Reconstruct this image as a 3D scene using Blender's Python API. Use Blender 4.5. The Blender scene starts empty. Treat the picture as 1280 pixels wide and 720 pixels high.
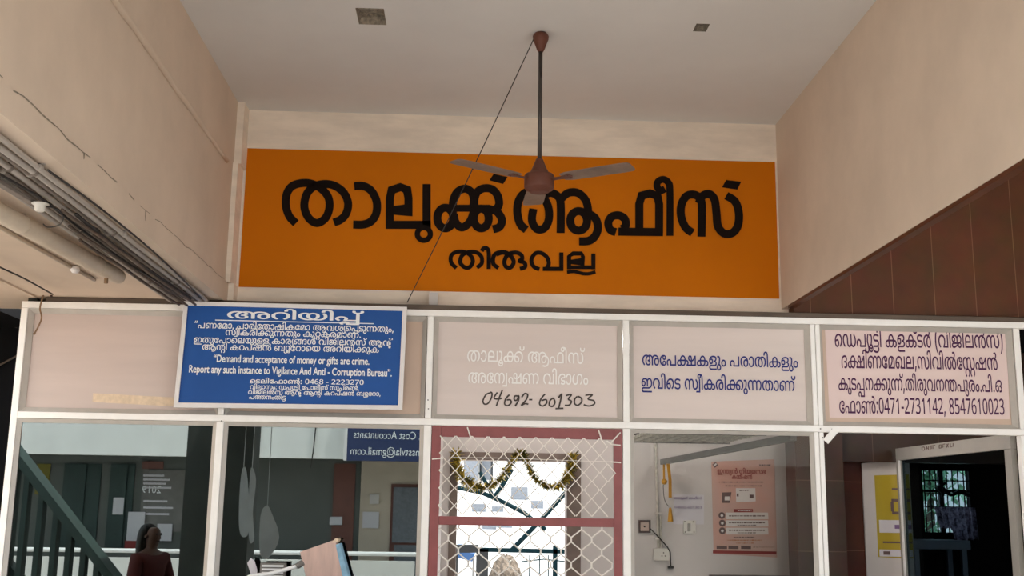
import bpy, bmesh, math, random
from mathutils import Vector, Matrix
random.seed(7)
S = bpy.context.scene
C = S.collection
PI = math.pi

# ------------------------------------------------------------------ camera
FOC = 1379.5
YAW, PITCH, ROLL = 0.03664656, 0.19430511, 0.01500537
CAM = Vector((0, 0, 1.55))
_f = Vector((math.sin(YAW) * math.cos(PITCH), math.cos(YAW) * math.cos(PITCH), math.sin(PITCH)))
_r0 = Vector((math.cos(YAW), -math.sin(YAW), 0))
_u0 = _r0.cross(_f)
_r = _r0 * math.cos(ROLL) + _u0 * math.sin(ROLL)
_u = -_r0 * math.sin(ROLL) + _u0 * math.cos(ROLL)
cam_data = bpy.data.cameras.new('camera')
cam_data.sensor_width = 36
cam_data.lens = FOC * 36 / 1280
cam_data.clip_start = 0.05
cam_data.clip_end = 300
cam = bpy.data.objects.new('camera', cam_data)
C.objects.link(cam)
M = Matrix((( _r.x, _u.x, -_f.x, 0), (_r.y, _u.y, -_f.y, 0), (_r.z, _u.z, -_f.z, 0), (0, 0, 0, 1)))
cam.matrix_world = Matrix.Translation(CAM) @ M
S.camera = cam

# ------------------------------------------------------------------ light
S.view_settings.view_transform = 'Standard'
S.view_settings.look = 'None'
S.view_settings.gamma = 1
S.view_settings.use_curve_mapping = False
S.view_settings.exposure = 1.9
S.cycles.use_denoising = True
S.cycles.max_bounces = 10
S.cycles.diffuse_bounces = 6
S.cycles.transparent_max_bounces = 16
S.cycles.caustics_reflective = False
S.cycles.caustics_refractive = False
S.cycles.sample_clamp_indirect = 8
W = bpy.data.worlds.new('sky')
S.world = W
W.use_nodes = True
bg = W.node_tree.nodes['Background']
bg.inputs[0].default_value = (0.86, 0.94, 1.0, 1)
bg.inputs[1].default_value = 1.0
sun_data = bpy.data.lights.new('sun', 'SUN')
sun_data.energy = 4.0
sun_data.angle = 0.01
sun_data.color = (1.0, 0.955, 0.885)
sun = bpy.data.objects.new('sun', sun_data)
C.objects.link(sun)
sun.rotation_euler = (Vector((0.30, 0.10, 1.0))).to_track_quat('Z', 'Y').to_euler()

# ------------------------------------------------------------------ pixel to place helpers
def at(px, py, axis, v):
    d = _f + _r * ((px - 640) / FOC) + _u * ((360 - py) / FOC)
    t = (v - CAM[axis]) / d[axis]
    return CAM + d * t
def atY(px, py, v): return at(px, py, 1, v)
GLASS_Y = 7.53
def mir(px, py, y):            # place at depth y (behind the viewer) seen in the glass at a pixel
    p = at(px, py, 1, 2 * GLASS_Y - y)
    return Vector((p.x, y, p.z))

# ------------------------------------------------------------------ materials
def mat(name, col, rough=0.6, metal=0.0, var=0.0, scale=6.0, bump=0.0, spec=0.5, col2=None, stretch=None, emit=None, estr=0):
    m = bpy.data.materials.new(name)
    m.use_nodes = True
    nt = m.node_tree
    b = nt.nodes['Principled BSDF']
    b.inputs['Base Color'].default_value = (*col, 1)
    b.inputs['Roughness'].default_value = rough
    b.inputs['Metallic'].default_value = metal
    b.inputs['Specular IOR Level'].default_value = spec
    if emit:
        b.inputs['Emission Color'].default_value = (*emit, 1)
        b.inputs['Emission Strength'].default_value = estr
    if var > 0 or bump > 0 or col2:
        tc = nt.nodes.new('ShaderNodeTexCoord')
        mp = nt.nodes.new('ShaderNodeMapping')
        nt.links.new(tc.outputs['Object'], mp.inputs[0])
        if stretch: mp.inputs['Scale'].default_value = stretch
        n = nt.nodes.new('ShaderNodeTexNoise')
        n.inputs['Scale'].default_value = scale
        n.inputs['Detail'].default_value = 6
        n.inputs['Roughness'].default_value = 0.6
        nt.links.new(mp.outputs[0], n.inputs['Vector'])
        if var > 0 or col2:
            cr = nt.nodes.new('ShaderNodeValToRGB')
            c2 = col2 or tuple(max(0, c * (1 - var)) for c in col)
            c1 = col if col2 else tuple(min(1, c * (1 + var)) for c in col)
            cr.color_ramp.elements[0].position = 0.35
            cr.color_ramp.elements[1].position = 0.65
            cr.color_ramp.elements[0].color = (*c2, 1)
            cr.color_ramp.elements[1].color = (*c1, 1)
            nt.links.new(n.outputs[0], cr.inputs[0])
            nt.links.new(cr.outputs[0], b.inputs['Base Color'])
        if bump > 0:
            bp = nt.nodes.new('ShaderNodeBump')
            bp.inputs['Strength'].default_value = bump
            bp.inputs['Distance'].default_value = 0.01
            nt.links.new(n.outputs[0], bp.inputs['Height'])
            nt.links.new(bp.outputs[0], b.inputs['Normal'])
    return m
def tile_mat(name, c1, c2, grout, w, h, rough=0.25, rot=None):
    m = bpy.data.materials.new(name)
    m.use_nodes = True
    nt = m.node_tree
    b = nt.nodes['Principled BSDF']
    tc = nt.nodes.new('ShaderNodeTexCoord')
    mp = nt.nodes.new('ShaderNodeMapping')
    if rot: mp.inputs['Rotation'].default_value = rot
    br = nt.nodes.new('ShaderNodeTexBrick')
    br.offset = 0.0
    br.inputs['Color1'].default_value = (*c1, 1)
    br.inputs['Color2'].default_value = (*c2, 1)
    br.inputs['Mortar'].default_value = (*grout, 1)
    br.inputs['Scale'].default_value = 1
    br.inputs['Mortar Size'].default_value = 0.003
    br.inputs['Brick Width'].default_value = w
    br.inputs['Row Height'].default_value = h
    nt.links.new(tc.outputs['Object'], mp.inputs[0])
    nt.links.new(mp.outputs[0], br.inputs['Vector'])
    n = nt.nodes.new('ShaderNodeTexNoise')
    n.inputs['Scale'].default_value = 5
    n.inputs['Detail'].default_value = 8
    nt.links.new(tc.outputs['Object'], n.inputs['Vector'])
    mx = nt.nodes.new('ShaderNodeMix')
    mx.data_type = 'RGBA'
    mx.blend_type = 'MULTIPLY'
    mx.inputs[0].default_value = 0.6
    nt.links.new(br.outputs[0], mx.inputs[6])
    nt.links.new(n.outputs[1], mx.inputs[7])
    hs = nt.nodes.new('ShaderNodeHueSaturation')
    hs.inputs['Saturation'].default_value = 0.95
    hs.inputs['Value'].default_value = 1.45
    nt.links.new(mx.outputs[2], hs.inputs['Color'])
    nt.links.new(hs.outputs[0], b.inputs['Base Color'])
    b.inputs['Roughness'].default_value = rough
    b.inputs['Specular IOR Level'].default_value = 0.2
    return m
def glass_mat(name, refl, tint, rough=0.0):
    m = bpy.data.materials.new(name)
    m.use_nodes = True
    nt = m.node_tree
    nt.nodes.clear()
    o = nt.nodes.new('ShaderNodeOutputMaterial')
    t = nt.nodes.new('ShaderNodeBsdfTransparent')
    g = nt.nodes.new('ShaderNodeBsdfGlossy')
    t.inputs[0].default_value = (*tint, 1)
    g.inputs[0].default_value = (0.93, 1.0, 0.97, 1)
    g.inputs['Roughness'].default_value = rough
    x = nt.nodes.new('ShaderNodeMixShader')
    x.inputs[0].default_value = refl
    nt.links.new(t.outputs[0], x.inputs[1])
    nt.links.new(g.outputs[0], x.inputs[2])
    nt.links.new(x.outputs[0], o.inputs[0])
    return m

MT = {}
MT['plaster'] = mat('plaster_pink_beige', (0.64, 0.525, 0.42), 0.85, var=0.06, scale=1.7, bump=0.15)
MT['plaster_back'] = mat('plaster_grimy', (0.82, 0.72, 0.61), 0.85, var=0.09, scale=5, bump=0.25, stretch=(0.5, 1, 2))
MT['ceiling'] = mat('ceiling_paint', (0.71, 0.705, 0.69), 0.9, var=0.03, scale=1.3, bump=0.1)
MT['concrete'] = mat('bare_concrete', (0.26, 0.22, 0.17), 0.95, var=0.35, scale=40, bump=0.6)
MT['orange'] = mat('orange_sign_paint', (0.60, 0.165, 0.0), 0.7, var=0.03, scale=1.2, spec=0.15)
MT['letter_black'] = mat('black_sign_paint', (0.010, 0.006, 0.005), 0.85, spec=0.1)
MT['alu'] = mat('white_aluminium', (0.96, 0.945, 0.92), 0.35, var=0.03, scale=9)
MT['alu_bead'] = mat('grey_bead', (0.54, 0.51, 0.47), 0.45, var=0.05, scale=9)
MT['timber'] = mat('dark_timber', (0.10, 0.07, 0.05), 0.6, var=0.2, scale=8, stretch=(0.4, 3, 3))
MT['panel_pink'] = mat('panel_pink', (0.64, 0.535, 0.495), 0.6, spec=0.25, var=0.035, scale=3, stretch=(0.3, 1, 3))
MT['panel_peach'] = mat('panel_peach', (0.66, 0.50, 0.40), 0.6, spec=0.25, var=0.03, scale=3)
MT['panel_mauve'] = mat('panel_mauve', (0.74, 0.645, 0.61), 0.6, spec=0.25, var=0.03, scale=3, stretch=(0.3, 1, 3))
MT['sheet_pink'] = mat('sheet_pink', (0.82, 0.645, 0.62), 0.6, var=0.02, scale=3)
MT['tape'] = mat('old_tape', (0.74, 0.59, 0.43), 0.6, var=0.1, scale=30)
MT['blue'] = mat('blue_board', (0.016, 0.088, 0.33), 0.5, spec=0.25, var=0.06, scale=4)
MT['white_letter'] = mat('white_lettering', (0.85, 0.87, 0.90), 0.5)
MT['cream_letter'] = mat('faded_white_lettering', (0.98, 0.96, 0.94), 0.5)
MT['navy_letter'] = mat('navy_lettering', (0.028, 0.035, 0.20), 0.6, spec=0.2)
MT['purple_letter'] = mat('purple_lettering', (0.09, 0.022, 0.085), 0.6, spec=0.2)
MT['marker'] = mat('black_marker', (0.05, 0.035, 0.03), 0.6)
MT['white_frame'] = mat('white_board_frame', (0.78, 0.76, 0.76), 0.5, var=0.04, scale=8)
MT['maroon'] = mat('maroon_paint', (0.26, 0.065, 0.065), 0.4, var=0.12, scale=6)
MT['wire'] = mat('galvanised_wire', (0.84, 0.81, 0.76), 0.5, metal=0.0)
MT['fan_brown'] = mat('fan_brown', (0.125, 0.043, 0.027), 0.5, spec=0.3, var=0.1, scale=14)
MT['fan_blade'] = mat('fan_blade_grey_brown', (0.19, 0.125, 0.09), 0.5, var=0.2, scale=9)
MT['rod'] = mat('fan_rod_dark', (0.06, 0.05, 0.045), 0.4, metal=0.3)
MT['cable'] = mat('black_cable', (0.022, 0.018, 0.016), 0.6)
MT['conduit'] = mat('grey_conduit', (0.42, 0.38, 0.34), 0.45, var=0.12, scale=7, stretch=(6, 0.6, 6))
MT['conduit_dark'] = mat('dusty_conduit', (0.22, 0.185, 0.16), 0.6, var=0.2, scale=9)
MT['pvc'] = mat('cream_pvc', (0.55, 0.46, 0.36), 0.5, var=0.08, scale=6)
MT['rope'] = mat('brown_rope', (0.24, 0.145, 0.08), 0.9, var=0.2, scale=60)
MT['brown_tile'] = tile_mat('brown_tile', (0.118, 0.036, 0.010), (0.098, 0.030, 0.008), (0.22, 0.10, 0.045), 0.30, 4.6, 0.5, (PI / 2, 0, 0))
MT['pier_tile'] = tile_mat('dark_pier_tile', (0.062, 0.034, 0.023), (0.052, 0.028, 0.019), (0.12, 0.07, 0.05), 0.60, 0.60, 0.3, (PI / 2, 0, 0))
MT['red_tile'] = tile_mat('red_brown_tile', (0.095, 0.026, 0.014), (0.08, 0.022, 0.012), (0.20, 0.08, 0.05), 0.60, 0.60, 0.45, (PI / 2, 0, 0))
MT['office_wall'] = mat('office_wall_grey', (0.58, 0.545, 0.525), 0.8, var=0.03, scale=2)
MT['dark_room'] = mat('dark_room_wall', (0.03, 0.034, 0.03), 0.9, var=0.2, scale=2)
MT['black_room'] = mat('shade_painted_wall', (0.008, 0.008, 0.009), 0.9, spec=0.1)  # near-black base colour stands in for the shade of dark rooms
MT['floor'] = mat('terrazzo_floor', (0.50, 0.46, 0.42), 0.5, var=0.12, scale=40)
MT['ground'] = mat('courtyard_ground', (0.40, 0.375, 0.35), 0.95, var=0.2, scale=8)
MT['jamb'] = mat('door_frame_wood', (0.155, 0.115, 0.095), 0.6, var=0.15, scale=7)
MT['film_glass'] = glass_mat('tinted_film_glass', 0.17, (0.34, 0.38, 0.37))
MT['clear_glass'] = glass_mat('clear_glass', 0.008, (0.93, 0.94, 0.93))
MT['screen_glass'] = glass_mat('screen_glass', 0.008, (0.34, 0.41, 0.45))
MT['white_paint'] = mat('white_exterior_paint', (0.78, 0.78, 0.76), 0.8, var=0.05, scale=2)
MT['green_dark'] = mat('dark_green_paint', (0.022, 0.045, 0.040), 0.6, var=0.15, scale=4)
MT['teal'] = mat('teal_steel', (0.002, 0.014, 0.019), 0.85, spec=0.1, var=0.15, scale=8)
MT['black_steel'] = mat('black_steel', (0.004, 0.006, 0.009), 0.5)
MT['grey_shade'] = mat('grey_shutter', (0.16, 0.175, 0.20), 0.7, var=0.15, scale=20)
MT['sky_blue'] = mat('blue_tarpaulin', (0.012, 0.06, 0.17), 0.5)
MT['straw'] = mat('straw_brown', (0.085, 0.065, 0.048), 0.95, var=0.4, scale=18, bump=0.7)
MT['gold'] = mat('gold_tinsel', (0.50, 0.37, 0.05), 0.3, metal=0.4, var=0.5, scale=25)
MT['yellow'] = mat('yellow_strap', (0.62, 0.30, 0.02), 0.6, var=0.1, scale=20)
MT['poster'] = mat('poster_pink', (0.57, 0.32, 0.26), 0.55, col2=(0.52, 0.37, 0.32), scale=2.2)
MT['poster_red'] = mat('poster_red_ink', (0.24, 0.025, 0.02), 0.6)
MT['poster_white'] = mat('poster_white', (0.66, 0.62, 0.60), 0.55)
MT['poster_ink'] = mat('poster_ink', (0.12, 0.07, 0.065), 0.55)
MT['poster_orange'] = mat('poster_orange_ink', (0.40, 0.16, 0.07), 0.55)
MT['paper'] = mat('white_paper', (0.62, 0.60, 0.64), 0.7)
MT['violet_ink'] = mat('violet_ink', (0.20, 0.11, 0.26), 0.6)
MT['switch'] = mat('switch_plastic', (0.66, 0.63, 0.57), 0.4)
MT['switch_grey'] = mat('switch_rocker', (0.30, 0.28, 0.25), 0.4)
MT['dark_wood'] = mat('dark_wood', (0.055, 0.022, 0.017), 0.4, var=0.2, scale=9)
MT['tan'] = mat('tan_board', (0.55, 0.42, 0.36), 0.6)
MT['steel'] = mat('grey_steel', (0.17, 0.16, 0.15), 0.6, metal=0.0, var=0.1, scale=6)
MT['steel_mesh'] = mat('dull_mesh', (0.52, 0.49, 0.43), 0.6, metal=0.0, var=0.2, scale=30)
MT['alu_grey'] = mat('mill_aluminium', (0.33, 0.315, 0.285), 0.5, var=0.04, scale=4)
MT['poster_yellow'] = mat('poster_yellow', (0.42, 0.31, 0.008), 0.5)
MT['folder'] = mat('pink_cardboard', (0.62, 0.44, 0.38), 0.75, var=0.10, scale=7, bump=0.2, stretch=(3, 1, 0.6))
MT['folder_blue'] = mat('blue_spine', (0.24, 0.44, 0.60), 0.6, var=0.2, scale=14)
MT['white_steel'] = mat('white_tube', (0.80, 0.81, 0.82), 0.35)
MT['grey_cloth'] = mat('grey_cloth', (0.55, 0.57, 0.58), 0.9, var=0.1, scale=4)
MT['skin'] = mat('skin', (0.13, 0.065, 0.045), 0.55)
MT['maroon_cloth'] = mat('maroon_cloth', (0.10, 0.022, 0.02), 0.9, var=0.2, scale=8)
MT['hair'] = mat('black_hair', (0.012, 0.010, 0.009), 0.5)
MT['beige_wall'] = mat('beige_exterior', (0.55, 0.47, 0.38), 0.8, var=0.06, scale=2)
MT['brown_door'] = mat('brown_door', (0.16, 0.06, 0.045), 0.5, var=0.1, scale=5)
MT['green_grey'] = mat('green_grey_wall', (0.12, 0.13, 0.12), 0.8, var=0.08, scale=2)
MT['navy_sign'] = mat('navy_signboard', (0.025, 0.04, 0.12), 0.5)
MT['leaf'] = mat('leaf_green', (0.16, 0.34, 0.20), 0.7, var=0.4, scale=12)
MT['curtain'] = mat('floral_curtain', (0.62, 0.52, 0.66), 0.9, col2=(0.05, 0.04, 0.07), scale=26)
_c = MT['curtain'].node_tree
_b = _c.nodes['Principled BSDF']
_t = _c.nodes.new('ShaderNodeBsdfTranslucent')
_m = _c.nodes.new('ShaderNodeMixShader')
_m.inputs[0].default_value = 0.6
_c.links.new([n for n in _c.nodes if n.type == 'VALTORGB'][0].outputs[0], _t.inputs[0])
_c.links.new(_b.outputs[0], _m.inputs[1])
_c.links.new(_t.outputs[0], _m.inputs[2])
_c.links.new(_m.outputs[0], _c.nodes['Material Output'].inputs[0])
MT['column'] = mat('dark_column', (0.045, 0.05, 0.043), 0.7, var=0.15, scale=3)
MT['dull_yellow'] = mat('dull_yellow_green', (0.20, 0.17, 0.03), 0.8)
MT['desk'] = mat('blue_grey_desk', (0.35, 0.40, 0.50), 0.4)
MT['lamp'] = mat('fill_tube', (0.9, 0.9, 0.9), 0.4, emit=(1.0, 0.94, 0.89), estr=30)  # glow of the unseen tubes added to brighten the office

# ------------------------------------------------------------------ mesh helpers
def box(bm, x0, x1, y0, y1, z0, z1):
    v = [bm.verts.new(p) for p in ((x0, y0, z0), (x1, y0, z0), (x1, y1, z0), (x0, y1, z0), (x0, y0, z1), (x1, y0, z1), (x1, y1, z1), (x0, y1, z1))]
    for f in ((3, 2, 1, 0), (4, 5, 6, 7), (0, 1, 5, 4), (1, 2, 6, 5), (2, 3, 7, 6), (3, 0, 4, 7)):
        bm.faces.new([v[i] for i in f])
def slab(bm, pts, off):
    """polygon pts swept along the vector off"""
    a = [bm.verts.new(p) for p in pts]
    off = Vector(off)
    b = [bm.verts.new(Vector(p) + off) for p in pts]
    n = len(pts)
    bm.faces.new(a)
    bm.faces.new(b[::-1])
    for i in range(n):
        bm.faces.new((a[i], b[i], b[(i + 1) % n], a[(i + 1) % n]))
def beam(bm, a, b, w, h, up=(0, 0, 1)):
    a = Vector(a); b = Vector(b)
    d = (b - a).normalized()
    s = d.cross(Vector(up))
    if s.length < 1e-4: s = d.cross(Vector((0, 1, 0)))
    s.normalize()
    t = s.cross(d)
    pts = [a + s * (w / 2 * i) + t * (h / 2 * j) for i, j in ((-1, -1), (1, -1), (1, 1), (-1, 1))]
    slab(bm, pts, b - a)
def tube(bm, pts, r, n=8, cap=True):
    pts = [Vector(p) for p in pts]
    rad = r if isinstance(r, (list, tuple)) else [r] * len(pts)
    rings = []
    prev = None
    for i, p in enumerate(pts):
        if i == 0: d = pts[1] - pts[0]
        elif i == len(pts) - 1: d = pts[-1] - pts[-2]
        else: d = pts[i + 1] - pts[i - 1]
        d.normalize()
        if prev is None:
            s = d.cross(Vector((0, 0, 1)))
            if s.length < 0.05: s = d.cross(Vector((1, 0, 0)))
        else:
            s = prev - d * prev.dot(d)
        s.normalize()
        prev = s
        t = d.cross(s)
        rings.append([bm.verts.new(p + (s * math.cos(2 * PI * k / n) + t * math.sin(2 * PI * k / n)) * rad[i]) for k in range(n)])
    for a, b in zip(rings, rings[1:]):
        for k in range(n):
            bm.faces.new((a[k], a[(k + 1) % n], b[(k + 1) % n], b[k]))
    if cap:
        bm.faces.new(rings[0][::-1])
        bm.faces.new(rings[-1])
def lathe(bm, prof, c, n=28):
    """prof: (radius, z) pairs round the vertical axis through c"""
    rings = []
    for r, z in prof:
        if r < 1e-5:
            rings.append([bm.verts.new((c[0], c[1], z))])
        else:
            rings.append([bm.verts.new((c[0] + r * math.cos(2 * PI * k / n), c[1] + r * math.sin(2 * PI * k / n), z)) for k in range(n)])
    for a, b in zip(rings, rings[1:]):
        for k in range(n):
            q = [a[k % len(a)], a[(k + 1) % len(a)], b[(k + 1) % len(b)], b[k % len(b)]]
            u = []
            for v in q:
                if v not in u: u.append(v)
            if len(u) > 2: bm.faces.new(u)
def smooth_path(pts, k=6, closed=False):
    P = [Vector(p) for p in pts]
    out = []
    n = len(P)
    rng = range(n if closed else n - 1)
    for i in rng:
        if closed: a, b, c, d = P[(i - 1) % n], P[i], P[(i + 1) % n], P[(i + 2) % n]
        else: a, b, c, d = P[max(i - 1, 0)], P[i], P[i + 1], P[min(i + 2, n - 1)]
        for j in range(k):
            t = j / k
            out.append(0.5 * ((2 * b) + (c - a) * t + (2 * a - 5 * b + 4 * c - d) * t * t + (3 * b - a - 3 * c + d) * t ** 3))
    if not closed: out.append(P[-1])
    return out
def obj(name, bm, m, parent=None, smooth=False, bevel=0, label=None):
    bmesh.ops.recalc_face_normals(bm, faces=bm.faces[:])
    if smooth:
        for f in bm.faces: f.smooth = True
    me = bpy.data.meshes.new(name)
    bm.to_mesh(me)
    bm.free()
    me.materials.append(m)
    o = bpy.data.objects.new(name, me)
    C.objects.link(o)
    if parent:
        o.parent = parent
        bpy.context.view_layer.update()
        o.matrix_parent_inverse = parent.matrix_world.inverted()
    if bevel:
        b = o.modifiers.new('edge', 'BEVEL')
        b.width = bevel
        b.segments = 2
        b.limit_method = 'ANGLE'
    if label: o['label'] = label
    return o
def NB(): return bmesh.new()
def thing(name, label, cat, loc=(0, 0, 0), group=None):
    o = bpy.data.objects.new(name, None)
    C.objects.link(o)
    o.location = loc
    o.empty_display_size = 0.1
    o['label'] = label
    o['category'] = cat
    if group: o['group'] = group
    bpy.context.view_layer.update()
    return o
def tag(o, label, cat, group=None):
    o['label'] = label
    o['category'] = cat
    if group: o['group'] = group
    return o
def struct(name, bm, m, parent=None, label=None, **k):
    o = obj(name, bm, m, parent, **k)
    if parent is None:
        o['kind'] = 'structure'
        if label: o['label'] = label
    return o
def boxobj(name, dims, m, parent=None, **k):
    bm = NB(); box(bm, *dims); return obj(name, bm, m, parent, **k)
def boxstruct(name, dims, m, label=None, **k):
    bm = NB(); box(bm, *dims); return struct(name, bm, m, None, label, **k)

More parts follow.
